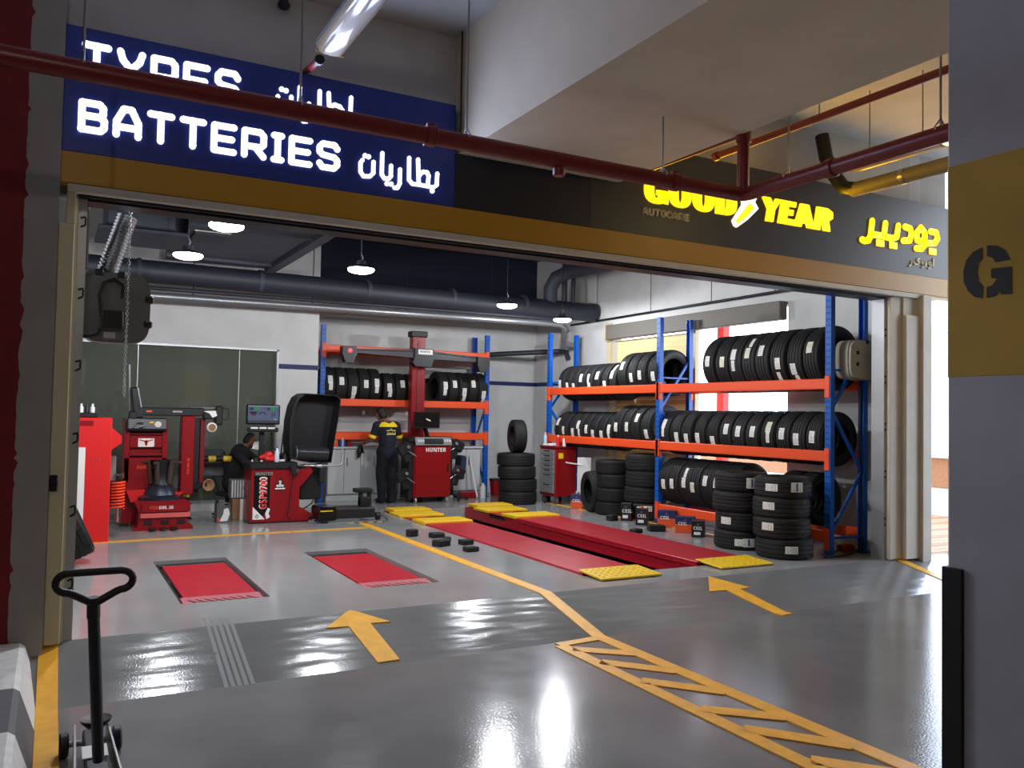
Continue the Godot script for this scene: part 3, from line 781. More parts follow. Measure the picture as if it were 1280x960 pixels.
func outdoors() -> void:
	struct("floor_outside", MB.new().span(SIDE + 0.2, 80, -0.5, -0.1, -80, -6.6).span(11, 80, -0.5, -0.21, -6.6, 40), M.concrete_light, "sunlit paving outside the workshop", "ground")
	var t := thing("deck", "sunlit plank deck seen through the gap beside the pillar", "deck", Vector3(10.2, -0.1, -9.5))
	for k in 22:
		part("plank", MB.new().box(Vector3(1.6, 0.03, 2.7 - k * 0.17), Vector3(4.2, 0.03, 0.15), 0.004), M.deck_wood if k % 3 else M.wood, t)
	t = thing("planter_wall", "orange brown garden wall outside beyond the deck", "wall", Vector3(14.6, 0, -12.0))
	part("wall_body", MB.new().box(Vector3(0, 0.69, 0), Vector3(0.3, 0.6, 9.0), 0.01), M.deck_wood, t)
	part("plinth", MB.new().box(Vector3(0, 0.14, 0), Vector3(0.26, 0.5, 9.0), 0.01), M.white, t)
	part("coping", MB.new().box(Vector3(0, 0.97, 0), Vector3(0.42, 0.07, 9.1), 0.01), M.white, t)
	t = thing("building", "pale building far outside behind the tyres of the right rack", "building", Vector3(34, -0.1, -24))
	part("wall_body", MB.new().box(Vector3(0, 2.6, 0), Vector3(8, 5.2, 16)), M.white, t)
	part("roof_edge", MB.new().box(Vector3(0, 5.3, 0), Vector3(8.6, 0.3, 16.6)), M.concrete_light, t)
	for k in 5:
		part("window", MB.new().box(Vector3(-4.02, 3.0, -6 + k * 3.0), Vector3(0.1, 1.4, 1.6), 0.02), M.far_glass, t)
	# the canopy over the lane, its post, and the shutter in the right wall
	struct("ceiling_canopy", MB.new().span(SIDE + 0.2, 13.0, 4.2, 4.4, -18, -9.5), M.cream_white, "cream canopy over the lane beside the workshop", "canopy")
	t = thing("canopy_post", "red post outside the opening in the right wall", "post", Vector3(10.4, -0.1, -11.3))
	part("shaft", MB.new().box(Vector3(0, 2.15, 0), Vector3(0.16, 4.3, 0.16), 0.01), M.bright_red, t)
	part("base_plate", MB.new().box(Vector3(0, 0.02, 0), Vector3(0.32, 0.04, 0.32), 0.006), M.bright_red, t)
	t = thing("roller_shutter", "cream slatted shutter in the far half of the right wall opening", "shutter", Vector3(SIDE + 0.12, 0, -12.62))
	for k in 33:
		part("slat", MB.new().box(Vector3(0, 0.05 + k * 0.09, 1.05), Vector3(0.02, 0.1, 2.1), 0.008, Basis(Vector3.BACK, 0.28)), M.cream_slat, t)
	part("guide", MB.new().span(-0.03, 0.05, 0, 3.2, 2.1, 2.16), M.cream, t)
	t = thing("shutter_box", "grey steel shutter box along the top of the right wall opening", "shutter box", Vector3(SIDE - 0.16, 0, 0))
	part("casing", MB.new().span(0.0, 0.15, 2.98, 3.24, -12.62, -8.44, 0.01), M.shutter_grey, t)
	part("end_plate", MB.new().span(-0.01, 0.155, 2.96, 3.26, -12.66, -12.62), M.cream, t)
	struct("trim_7", MB.new().span(SIDE - 0.05, SIDE, 0, 3.3, -12.74, -12.62), M.cream, "cream frame at the far side of the shutter opening", "door frame")

func letters(parent: Node3D, called: String, glyphs: String, x0: float, x1: float, y0: float, y1: float, w: float, mat: Material, z0: float, z1: float) -> void:  # round pen capitals, one mesh each
	var n := glyphs.length()
	var total := 0.0
	for c in glyphs: total += 0.62 if c == "I" else 1.0
	var pitch := (x1 - x0 + (x1 - x0) * 0.12 / n) / total
	var at := x0
	for c in glyphs:
		var adv := pitch * (0.62 if c == "I" else 1.0)
		var b := MB.new()
		var gw: float = adv - pitch * 0.14 - w
		for s in PEN[c]:
			var q := []
			for i in s.size() / 2:
				q.append(Vector2(at + w / 2 + s[i * 2] * gw, y0 + w / 2 + s[i * 2 + 1] * (y1 - y0 - w)))
			b.stroke(q, w, z0, z1)
		part(called, b, mat, parent)
		at += adv

const PEN := {
	"T": [[0, 1, 1, 1], [0.5, 1, 0.5, 0]], "Y": [[0, 1, 0.12, 0.72, 0.5, 0.42, 0.88, 0.72, 1, 1], [0.5, 0.42, 0.5, 0]],
	"R": [[0, 0, 0, 1, 0.82, 1, 1, 0.86, 1, 0.5, 0.84, 0.38, 0, 0.38], [0.55, 0.38, 1, 0]],
	"E": [[1, 1, 0, 1, 0, 0, 1, 0], [0, 0.5, 0.9, 0.5]],
	"S": [[1, 0.84, 0.84, 1, 0.18, 1, 0, 0.85, 0, 0.64, 0.16, 0.53, 0.84, 0.47, 1, 0.35, 1, 0.15, 0.82, 0, 0.16, 0, 0, 0.16]],
	"B": [[0, 0, 0, 1, 0.78, 1, 0.94, 0.87, 0.94, 0.63, 0.8, 0.52, 0, 0.52], [0.8, 0.52, 1, 0.4, 1, 0.13, 0.84, 0, 0, 0]],
	"A": [[0, 0, 0, 0.5, 0.32, 1, 0.68, 1, 1, 0.5, 1, 0], [0, 0.3, 1, 0.3]], "I": [[0, 1, 1, 1], [0.5, 1, 0.5, 0], [0, 0, 1, 0]],
	"U": [[0, 1, 0, 0.14, 0.16, 0, 0.84, 0, 1, 0.14, 1, 1]], "O": [[0.16, 0, 0, 0.14, 0, 0.86, 0.16, 1, 0.84, 1, 1, 0.86, 1, 0.14, 0.84, 0, 0.16, 0]], "C": [[1, 0.8, 0.84, 1, 0.16, 1, 0, 0.86, 0, 0.14, 0.16, 0, 0.84, 0, 1, 0.2]],
	"P": [[0, 0, 0, 1, 0.82, 1, 1, 0.86, 1, 0.5, 0.84, 0.38, 0, 0.38]]}

const SIGN_WHITE := 1.5
const SIGN_YELLOW := 1.35

func ring(cx: float, cy: float, rx: float, ry_: float, ix: float, iy: float, a0: float, a1: float, b: MB, z0: float, z1: float) -> void:  # a fat letter bowl with a narrow slot
	var n := 28
	for k in n:
		var t0 := lerpf(a0, a1, float(k) / n); var t1 := lerpf(a0, a1, float(k + 1) / n)
		var q := []
		for w in [[t0, rx, ry_], [t1, rx, ry_], [t1, ix, iy], [t0, ix, iy]]:
			var c := cos(w[0]); var s := sin(w[0])
			q.append(Vector2(cx + signf(c) * pow(absf(c), 0.8) * w[1], cy + signf(s) * pow(absf(s), 0.8) * w[2]))
		b.prism(q, z0, z1)

func sign_boards() -> void:
	var zb := -6.45
	var t := thing("sign_board", "deep blue sign board with white tyres and batteries lettering in two languages", "sign", Vector3.ZERO)
	part("panel", MB.new().span(-0.106, 2.925, 3.335, 4.207, -6.55, zb, 0.004), M.sign_blue, t)
	part("panel", MB.new().span(2.925, 4.3, 3.335, 3.797, -6.55, zb, 0.004), M.sign_blue_unlit, t)  # same blue board under the beam, its shade put into the colour
	var wm := glow(250, 250, 255, SIGN_WHITE)
	letters(t, "tyres_letter", "TYRES", 0.1, 1.165, 3.86, 4.11, 0.046, wm, zb, zb + 0.015)
	letters(t, "batteries_letter", "BATTERIES", 0.092, 1.935, 3.476, 3.706, 0.046, wm, zb, zb + 0.015)
	for s in ARABIC_BATTERIES: part("script_letter", MB.new().stroke(s, 0.031, zb, zb + 0.015), wm, t)
	for s in ARABIC_BATTERIES_DOTS: part("script_dot", MB.new().dot(s, 0.019, zb, zb + 0.015), wm, t)
	for s in ARABIC_TYRES: part("script_letter", MB.new().stroke(s, 0.031, zb, zb + 0.015), wm, t)
	for s in ARABIC_TYRES_DOTS: part("script_dot", MB.new().dot(s, 0.019, zb, zb + 0.015), wm, t)
	t = thing("sign_board", "near black sign board with yellow glowing shop name and a winged foot", "sign", Vector3.ZERO)
	part("panel", MB.new().prism([Vector2(4.3, 3.335), Vector2(9.9, 3.335), Vector2(9.9, 4.207), Vector2(4.6, 4.207), Vector2(4.6, 3.797), Vector2(4.3, 3.797)], -6.55, zb), M.sign_black, t)
	var ym := glow(255, 216, 12, SIGN_YELLOW)
	var z1 := zb + 0.018
	var lx := [4.912, 5.205, 5.502, 5.8]
	for k in 4:  # G O O D
		var b := MB.new()
		var c: float = lx[k] + 0.145; var y := 3.79
		if k == 0:
			ring(c, y, 0.145, 0.135, 0.03, 0.08, PI * 0.22, PI * 2.0, b, zb, z1)
			b.prism([Vector2(c + 0.0, y + 0.0), Vector2(c + 0.145, y), Vector2(c + 0.145, y - 0.125), Vector2(c + 0.06, y - 0.12), Vector2(c + 0.06, y - 0.05), Vector2(c, y - 0.05)], zb, z1)
		elif k < 3:
			ring(c, y, 0.14, 0.135, 0.025, 0.085, 0.0, TAU, b, zb, z1)
		else:
			ring(c - 0.02, y, 0.165, 0.13, 0.03, 0.08, -PI / 2, PI / 2, b, zb, z1)
			b.prism([Vector2(c - 0.14, y - 0.13), Vector2(c - 0.02, y - 0.13), Vector2(c - 0.02, y + 0.13), Vector2(c - 0.14, y + 0.13)], zb, z1)
		part("shop_letter", b, ym, t)
	var by := 3.672; var ty := 3.925
	part("shop_letter", MB.new().prism([Vector2(6.44, ty), Vector2(6.56, ty), Vector2(6.6, 3.86), Vector2(6.63, ty), Vector2(6.72, ty), Vector2(6.625, 3.8), Vector2(6.6, by), Vector2(6.49, by), Vector2(6.515, 3.8)], zb, z1), ym, t)
	part("shop_letter", MB.new().prism([Vector2(6.72, ty), Vector2(6.94, ty), Vector2(6.93, 3.87), Vector2(6.83, 3.87), Vector2(6.82, 3.835), Vector2(6.9, 3.835), Vector2(6.89, 3.775), Vector2(6.81, 3.775), Vector2(6.8, 3.735), Vector2(6.91, 3.735), Vector2(6.9, by), Vector2(6.665, by)], zb, z1), ym, t)
	part("shop_letter", MB.new().prism([Vector2(6.905, by), Vector2(7.0, ty), Vector2(7.13, ty), Vector2(7.215, by), Vector2(7.1, by), Vector2(7.085, 3.715), Vector2(7.03, 3.715), Vector2(7.015, by)], zb, z1), ym, t)
	part("shop_letter", MB.new().prism([Vector2(7.2, by), Vector2(7.25, ty), Vector2(7.42, ty), Vector2(7.5, 3.89), Vector2(7.5, 3.82), Vector2(7.44, 3.785), Vector2(7.46, by), Vector2(7.35, by), Vector2(7.335, 3.77), Vector2(7.315, 3.77), Vector2(7.305, by)], zb, z1), ym, t)
	part("winged_foot", MB.new().prism(FOOT, zb, z1), glow(255, 246, 225, SIGN_WHITE), t)
	for s in FOOT_IN: part("foot_inlay", MB.new().prism(s, z1, z1 + 0.004), ym, t)
	for s in ARABIC_YELLOW: part("script_letter", MB.new().stroke(s, 0.074, zb, z1), ym, t)
	for p in ARABIC_YELLOW_DOTS: part("script_dot", MB.new().prism([p + Vector2(-0.06, -0.035), p + Vector2(0.06, -0.035), p + Vector2(0.06, 0.04), p + Vector2(-0.06, 0.04)], zb, z1), ym, t)
	letters(t, "autocare_letter", "AUTOCARE", 4.9, 5.47, 3.532, 3.606, 0.018, M.gold, zb, zb + 0.012)
	for q in [[0.63, 3.985, 1.06, 0.24, 1.2, Color8(182, 202, 255)], [1.0, 3.59, 1.84, 0.23, 1.9, Color8(182, 202, 255)], [1.72, 4.02, 0.6, 0.2, 0.4, Color8(182, 202, 255)], [2.43, 3.59, 0.7, 0.26, 0.9, Color8(182, 202, 255)], [6.2, 3.8, 2.6, 0.26, 3.0, Color8(255, 186, 16)], [8.65, 3.8, 1.4, 0.3, 1.9, Color8(255, 186, 16)]]:
		var l := AreaLight3D.new()
		l.name = numbered("sign_glow")
		l.area_size = Vector2(q[2], q[3])
		l.light_color = q[5]; l.light_energy = q[4]
		l.area_range = 40.0; l.area_attenuation = 2.0
		l.shadow_enabled = true
		l.rotation_degrees = Vector3(0, 180, 0)
		l.position = Vector3(q[0], q[1], zb + 0.05)
		add_child(l)
	for s in ARABIC_SMALL: part("small_script", MB.new().stroke(s, 0.02, zb, zb + 0.012), M.gold, t)
	t = thing("sign_band", "ochre yellow band below the sign boards across the whole shop front", "sign")
	part("band", MB.new().span(-0.106, 9.9, 3.117, 3.335, -6.55, zb + 0.002, 0.004), M.sign_yellow, t)
	part("soffit", MB.new().span(-0.106, 9.9, 3.1, 3.117, -6.6, zb - 0.01), M.sign_yellow, t)

func pillar() -> void:
	var zf := -2.24
	var t := thing("pillar", "tall grey pillar with a yellow band and a stencilled G", "pillar", Vector3.ZERO)
	part("shaft", MB.new().span(3.302, 4.0, LOW, TOP, zf, -1.35, 0.012), M.pillar_grey, t)
	part("yellow_band", MB.new().span(3.3, 4.002, 1.78, 2.69, zf - 0.002, -1.348, 0.012), M.pillar_yellow, t)
	for s in STENCIL_G:
		var b := MB.new()
		b.x = Transform3D(Basis(Vector3(0, 0, 1), Vector3(0, 1, 0), Vector3(-1, 0, 0)), Vector3(3.3, 0, 0))
		b.prism(s, 0.0, 0.002)
		part("stencil", b, M.stencil, t)
	var b := MB.new().span(3.285, 3.302, LOW, 1.0, zf - 0.012, -2.16, 0.004).span(3.285, 3.4, LOW, 1.0, zf - 0.012, zf, 0.004)
	part("corner_guard", b, M.black, t, "black rubber corner guard")
	t = thing("kerb", "low kerb painted in white and dark grey blocks at the lower left", "kerb", Vector3.ZERO)
	var z := -6.36
	var k := 0
	for l in [1.0, 0.7, 0.55, 0.6, 0.6]:
		var c := MB.new()
		c.x = Transform3D(Basis.IDENTITY, Vector3(0, 0, z))
		c.prism([Vector2(-6.9, LOW), Vector2(-6.9, 0.06), Vector2(-0.13, 0.06), Vector2(-0.1, 0.04), Vector2(-0.022, LOW)], 0.0, l)
		part("kerb_block", c, M.kerb_white if k % 2 == 0 else M.kerb_grey, t, "white kerb block" if k % 2 == 0 else "dark grey kerb block")
		z += l; k += 1

func pipes() -> void:
	var t := thing("sprinkler_pipe", "red sprinkler main that crosses before the signs and turns towards the viewer", "pipe", Vector3.ZERO)
	var y := 3.335; var z := -4.86; var xr := 4.66
	part("main", MB.new().tube([Vector3(-4, y, z), Vector3(xr - 0.07, y, z), Vector3(xr - 0.02, y, z + 0.02), Vector3(xr, y, z + 0.07), Vector3(xr, y, 1.0)], 0.055, 14), M.pipe_red, t)
	for x in [2.03, 3.98]:
		part("coupling", MB.new().cyl(Vector3(x - 0.035, y, z), Vector3(x + 0.035, y, z), 0.067, 14, -1.0, 0.006).box(Vector3(x, y + 0.067, z), Vector3(0.05, 0.03, 0.03), 0.004), M.pipe_red, t)
	part("coupling", MB.new().cyl(Vector3(xr, y, -4.05), Vector3(xr, y, -3.98), 0.067, 14, -1.0, 0.006), M.pipe_red, t)
	part("drop", MB.new().cyl(Vector3(2.98, y - 0.1, z), Vector3(2.98, y, z), 0.03, 10).cyl(Vector3(2.98, y - 0.11, z), Vector3(2.98, y - 0.05, z), 0.042, 10, -1.0, 0.006), M.pipe_red, t)
	part("riser", MB.new().cyl(Vector3(xr, y, z), Vector3(xr, 3.86, z), 0.048, 12).cyl(Vector3(xr, 3.74, z), Vector3(xr, 3.88, z), 0.06, 12, -1.0, 0.006), M.pipe_red, t)
	part("branch", MB.new().cyl(Vector3(xr, 3.82, z), Vector3(xr, 3.84, -6.3), 0.03, 10), M.pipe_red, t)
	for q in [[0.085, z, TOP], [1.21, z, TOP], [2.28, z, TOP], [3.87, z, 3.8]]:
		part("clevis", MB.new().cyl(Vector3(q[0], y + 0.05, q[1]), Vector3(q[0], q[2], q[1]), 0.007, 6).tube([Vector3(q[0], y + 0.1, q[1]), Vector3(q[0], y + 0.04, q[1] - 0.055), Vector3(q[0], y - 0.055, q[1]), Vector3(q[0], y + 0.04, q[1] + 0.055)], 0.006, 6, true), M.steel, t)
	for zz in [-4.4, -3.2, -1.8]:
		part("clevis", MB.new().cyl(Vector3(xr, y + 0.05, zz), Vector3(xr, TOP, zz), 0.007, 6).tube([Vector3(xr, y + 0.1, zz), Vector3(xr - 0.055, y + 0.04, zz), Vector3(xr, y - 0.055, zz), Vector3(xr + 0.055, y + 0.04, zz)], 0.006, 6, true), M.steel, t)
	t = thing("branch_pipe", "thin red branch pipe below the yellow lit ceiling at the upper right", "pipe", Vector3.ZERO)
	part("main", MB.new().cyl(Vector3(5.2, 3.965, -5.77), Vector3(5.2, 3.965, 1.0), 0.03, 10), M.pipe_red, t)
	part("end_cap", MB.new().cyl(Vector3(5.2, 3.965, -5.79), Vector3(5.2, 3.965, -5.73), 0.04, 10, -1.0, 0.005), M.pipe_red, t)
	for zz in [-4.6, -3.0]:
		part("clevis", MB.new().cyl(Vector3(5.2, 3.98, zz), Vector3(5.2, TOP, zz), 0.006, 6), M.steel, t)
	t = thing("vent_duct", "dull yellow round duct under the lit batten at the upper right", "duct", Vector3.ZERO)
	part("duct_run", MB.new().cyl(Vector3(7.4, 4.05, -6.1), Vector3(7.4, 4.05, -2.0), 0.075, 16), M.duct_cream, t)
	part("band", MB.new().cyl(Vector3(7.4, 4.05, -5.5), Vector3(7.4, 4.05, -5.45), 0.08, 16), M.steel, t)
	part("elbow", MB.new().tube([Vector3(7.4, 4.05, -6.05), Vector3(7.39, 4.1, -6.2), Vector3(7.36, 4.25, -6.3), Vector3(7.3, 4.45, -6.36), Vector3(7.28, 4.7, -6.4)], 0.075, 14), M.dark_steel, t)
	t = thing("sprinkler_stub", "short red sprinkler stub sticking out above the blue sign", "sprinkler", Vector3(1.665, 4.26, -6.5))
	part("arm", MB.new().cyl(Vector3(0, 0, -0.05), Vector3(-0.02, -0.08, 0.42), 0.026, 10), M.pipe_red, t)
	part("cap", MB.new().cyl(Vector3(-0.02, -0.08, 0.4), Vector3(-0.022, -0.085, 0.45), 0.038, 10, -1.0, 0.006), M.dark_steel, t)
	t = thing("smoke_detector", "small black fire detector under the ceiling left of the batten", "detector", Vector3(1.46, TOP - 0.12, -6.45))
	part("base", MB.new().cyl(Vector3(0, 0.0, 0), Vector3(0, 0.12, 0), 0.035, 12), M.black, t)
	part("head", MB.new().ellipsoid(Vector3(0, -0.01, 0), Vector3(0.05, 0.035, 0.05), 12), M.black, t)
	t = thing("conduit", "thin dark conduit on the ceiling and down the face of the beam", "conduit", Vector3.ZERO)
	part("run", MB.new().tube([Vector3(1.9, TOP - 0.012, -5.2), Vector3(2.955, TOP - 0.012, -5.55)], 0.009, 6), M.dark_steel, t)
	part("drop", MB.new().tube([Vector3(2.945, TOP, -6.4), Vector3(2.945, 4.45, -6.4), Vector3(2.95, 3.82, -6.4)], 0.008, 6), M.dark_steel, t)
func services() -> void:
	# overhead ducts
	var t := thing("rectangular_duct", "large grey rectangular duct with dark flanges under the workshop ceiling", "duct")
	for q in [[-12.3, -10.15], [-12.8, -12.36], [-10.09, -7.6]]:
		part("duct_section", MB.new().span(1.35, 2.72, 3.7, 4.4, q[0], q[1], 0.01), M.duct, t)
	for z in [-12.33, -10.12]:
		part("flange", MB.new().span(1.31, 2.76, 3.66, 4.44, z - 0.03, z + 0.03), M.duct_dark, t)
	part("edge_rail", MB.new().span(2.72, 2.86, 3.64, 3.74, -12.8, -7.6), M.duct_dark, t)
	t = thing("round_duct", "fat dark round duct across the workshop with a blunt right end", "duct")
	part("duct_run", MB.new().cyl(Vector3(-1.0, 3.56, -13.1), Vector3(8.78, 3.52, -13.1), 0.165, 22), M.duct_dark, t)
	for x in [1.0, 2.7, 4.4, 5.9, 7.3]:
		part("band", MB.new().cyl(Vector3(x, 3.555, -13.1), Vector3(x + 0.06, 3.555, -13.1), 0.176, 22), M.duct, t)
	part("end_cap", MB.new().cyl(Vector3(8.76, 3.52, -13.1), Vector3(8.84, 3.52, -13.1), 0.176, 22), M.duct_dark, t)
	part("elbow", MB.new().tube([Vector3(7.9, 3.6, -13.1), Vector3(7.9, 3.9, -13.1), Vector3(7.95, 4.08, -13.0), Vector3(8.1, 4.18, -12.8), Vector3(8.3, 4.2, -12.0), Vector3(8.3, 4.2, -9.0)], 0.13, 16), M.duct, t)
	part("drop_pipe", MB.new().cyl(Vector3(8.2, 3.6, -13.1), Vector3(8.2, 4.5, -13.1), 0.05, 10).cyl(Vector3(8.36, 3.6, -13.05), Vector3(8.36, 4.5, -13.05), 0.04, 10), M.duct_dark, t)
	t = thing("galvanised_pipe", "shiny galvanised pipe below the round duct", "pipe")
	part("main", MB.new().tube([Vector3(-1.0, 3.21, -13.3), Vector3(7.8, 3.28, -13.3), Vector3(8.25, 3.27, -13.3), Vector3(8.4, 3.22, -13.4), Vector3(8.5, 3.02, -13.6), Vector3(8.6, 2.96, -13.7), Vector3(8.95, 2.94, -13.75)], 0.055, 10), M.galv, t)
	for x in [1.8, 3.6, 5.2, 6.8]:
		part("hanger", MB.new().cyl(Vector3(x, 3.25, -13.3), Vector3(x, TOP, -13.3), 0.008, 6), M.dark_steel, t)
	t = thing("header_pipe", "slim dark pipe just above the galvanised pipe", "pipe")
	part("main", MB.new().cyl(Vector3(-1.0, 3.32, -13.2), Vector3(8.2, 3.36, -13.2), 0.03, 8), M.duct_dark, t)
	for x in [4.5, 5.5, 7.0]:
		part("branch", MB.new().cyl(Vector3(x, 3.34, -13.2), Vector3(x + 0.25, 3.42, -13.6), 0.018, 8), M.duct_dark, t)
	t = thing("cable_pipe", "thin dark air line with hangers along the top of the right wall", "pipe")
	part("main", MB.new().tube([Vector3(8.86, 3.36, -13.9), Vector3(8.86, 3.39, -7.0)], 0.02, 8), M.dark_steel, t)
	for z in [-13.0, -11.4, -9.9, -8.6, -7.4]:
		part("hanger", MB.new().cyl(Vector3(8.86, 3.38, z), Vector3(8.86, TOP, z), 0.006, 6), M.dark_steel, t)
	t = thing("wall_bracket_pipe", "short dark pipe on the wall above the far end of the right rack", "pipe")
	part("main", MB.new().cyl(Vector3(7.6, 2.78, -15.1), Vector3(8.8, 2.86, -14.2), 0.05, 10), M.duct_dark, t)
	part("elbow", MB.new().tube([Vector3(8.8, 2.86, -14.2), Vector3(8.86, 2.84, -14.05), Vector3(8.87, 2.7, -14.0)], 0.05, 10), M.duct_dark, t)
	t = thing("air_unit", "dark flat ceiling air unit left of the bay lamps", "air conditioner", Vector3(0.85, 3.75, -11.0))
	part("casing", MB.new().box(Vector3(0, 0.1, 0), Vector3(0.75, 0.35, 0.9), 0.02), M.duct, t)
	part("tray", MB.new().box(Vector3(0.02, -0.12, 0), Vector3(0.95, 0.05, 1.0), 0.01), M.duct_dark, t)
	for x in [-0.35, 0.35]:
		part("hanger", MB.new().cyl(Vector3(x, 0.2, 0), Vector3(x, TOP - 3.75, 0), 0.008, 6), M.dark_steel, t)
	t = thing("louvre_box", "pale ceiling louvre with two bright fins beside the lamps", "louvre", Vector3(1.62, 3.72, -10.5))
	part("casing", MB.new().box(Vector3(0, 0.12, -0.25), Vector3(0.4, 0.36, 0.46), 0.01), M.duct_dark, t)
	for k in 3:
		part("fin", MB.new().box(Vector3(0, 0.0 + k * 0.07, 0.02), Vector3(0.42, 0.045, 0.05), 0.006, Basis(Vector3.RIGHT, 0.5)), M.cream_white, t)
	# shutter drive housings behind the jambs
	t = thing("shutter_drive", "grey rounded shutter drive cover behind the left jamb with a bent black cable", "shutter drive", Vector3(0.4, 2.34, -7.0))
	var sq := []
	for k in 40:
		var a := TAU * k / 40.0
		sq.append(Vector2(signf(cos(a)) * pow(absf(cos(a)), 0.45) * 0.235, signf(sin(a)) * pow(absf(sin(a)), 0.45) * 0.262))
	part("cover", MB.new().prism(sq, -0.12, 0.06, Transform3D.IDENTITY, true), M.drive_grey, t)
	var sq2 := []
	for p in sq: sq2.append(p * 0.94)
	part("face", MB.new().prism(sq2, 0.06, 0.08, Transform3D.IDENTITY, true), M.drive_grey, t)
	part("motor_box", MB.new().box(Vector3(-0.03, -0.1, 0.1), Vector3(0.16, 0.14, 0.06), 0.01), M.black, t)
	part("power_cable", MB.new().tube([Vector3(-0.1, -0.08, 0.12), Vector3(-0.12, 0.08, 0.13), Vector3(-0.09, 0.17, 0.13), Vector3(-0.02, 0.2, 0.13), Vector3(0.04, 0.16, 0.12), Vector3(0.04, 0.07, 0.1)], 0.016, 8), M.black, t)
	part("power_cable", MB.new().tube([Vector3(-0.1, -0.16, 0.11), Vector3(-0.12, -0.21, 0.11), Vector3(-0.17, -0.23, 0.11), Vector3(-0.22, -0.23, 0.1)], 0.013, 8), M.black, t)
	for q in [[-0.13, 0.27], [0.03, 0.26], [0.24, 0.08], [0.235, -0.12]]:
		part("clip", MB.new().box(Vector3(q[0] * 0.94, q[1] * 0.94, 0.05), Vector3(0.06, 0.05, 0.09), 0.008), M.black, t)
	part("spec_plate", MB.new().box(Vector3(-0.04, -0.21, 0.082), Vector3(0.08, 0.045, 0.004)), M.alu, t)
	t = thing("shutter_drive", "pale grey rounded shutter drive cover behind the right jamb in front of the rack", "shutter drive", Vector3(8.58, 2.33, -6.95))
	t.scale = Vector3(1.22, 0.92, 1.0)
	part("cover", MB.new().prism(sq, -0.12, 0.06, Transform3D.IDENTITY, true), M.drive_pale, t)
	part("face", MB.new().prism(sq2, 0.06, 0.09, Transform3D.IDENTITY, true), M.drive_pale, t)
	for q in [[-0.12, 0.09], [-0.12, -0.06], [0.02, 0.235], [0.14, 0.12]]:
		part("clip", MB.new().box(Vector3(q[0], q[1], 0.085), Vector3(0.035, 0.05, 0.03), 0.006), M.dark_steel, t)
	part("knob", MB.new().cyl(Vector3(0.01, 0.0, 0.08), Vector3(0.01, 0.0, 0.11), 0.025, 12), M.drive_pale, t)
	part("knob", MB.new().cyl(Vector3(0.01, -0.1, 0.08), Vector3(0.01, -0.1, 0.1), 0.018, 12), M.drive_pale, t)
	solo("power_cable", MB.new().tube([Vector3(8.66, 2.09, -7.0), Vector3(8.68, 1.5, -7.02), Vector3(8.67, 0.8, -7.0), Vector3(8.7, 0.3, -7.0), Vector3(8.66, 0.08, -6.95), Vector3(8.35, 0.02, -6.9), Vector3(8.1, 0.015, -6.85), Vector3(7.9, 0.015, -6.88)], 0.013, 6), M.black, "black cable hanging from the right shutter drive down to the floor", "cable")
	t = thing("foil_hose", "crinkled silver foil duct hose above the left shutter drive", "hose", Vector3.ZERO)
	var pr := []
	for k in 36:
		pr.append(Vector2(0.06 + (0.016 if k % 2 else 0.0), k * 0.0135))
	part("foil", MB.new().lathe(pr, 16, Transform3D(MB.along(Vector3(0.28, 0.95, -0.1).normalized()), Vector3(0.33, 2.6, -7.02)), 2.0), M.foil, t)
	t = thing("pull_chain", "shiny steel pull chain hanging past the left shutter drive", "chain", Vector3(0.47, 0, -6.86))
	var c := MB.new()
	for k in 66:
		var q := []
		for j in 6:
			var a := TAU * j / 6.0
			q.append(Vector3(cos(a) * 0.009, 3.05 - k * 0.021 + sin(a) * 0.014, 0) if k % 2 == 0 else Vector3(0, 3.05 - k * 0.021 + sin(a) * 0.014, cos(a) * 0.009))
		c.tube(q, 0.003, 5, true)
	part("chain_links", c, M.chrome, t).set_meta("kind", "stuff")
	t = thing("shutter_barrel", "dark shutter barrel and bracket at the top left inside the entrance", "shutter barrel", Vector3.ZERO)
	part("barrel", MB.new().cyl(Vector3(0.2, 3.22, -6.98), Vector3(8.5, 3.22, -6.98), 0.075, 16), M.duct_dark, t)
	part("bracket", MB.new().span(0.13, 0.2, 2.6, 3.2, -7.1, -6.86, 0.01), M.duct_dark, t)

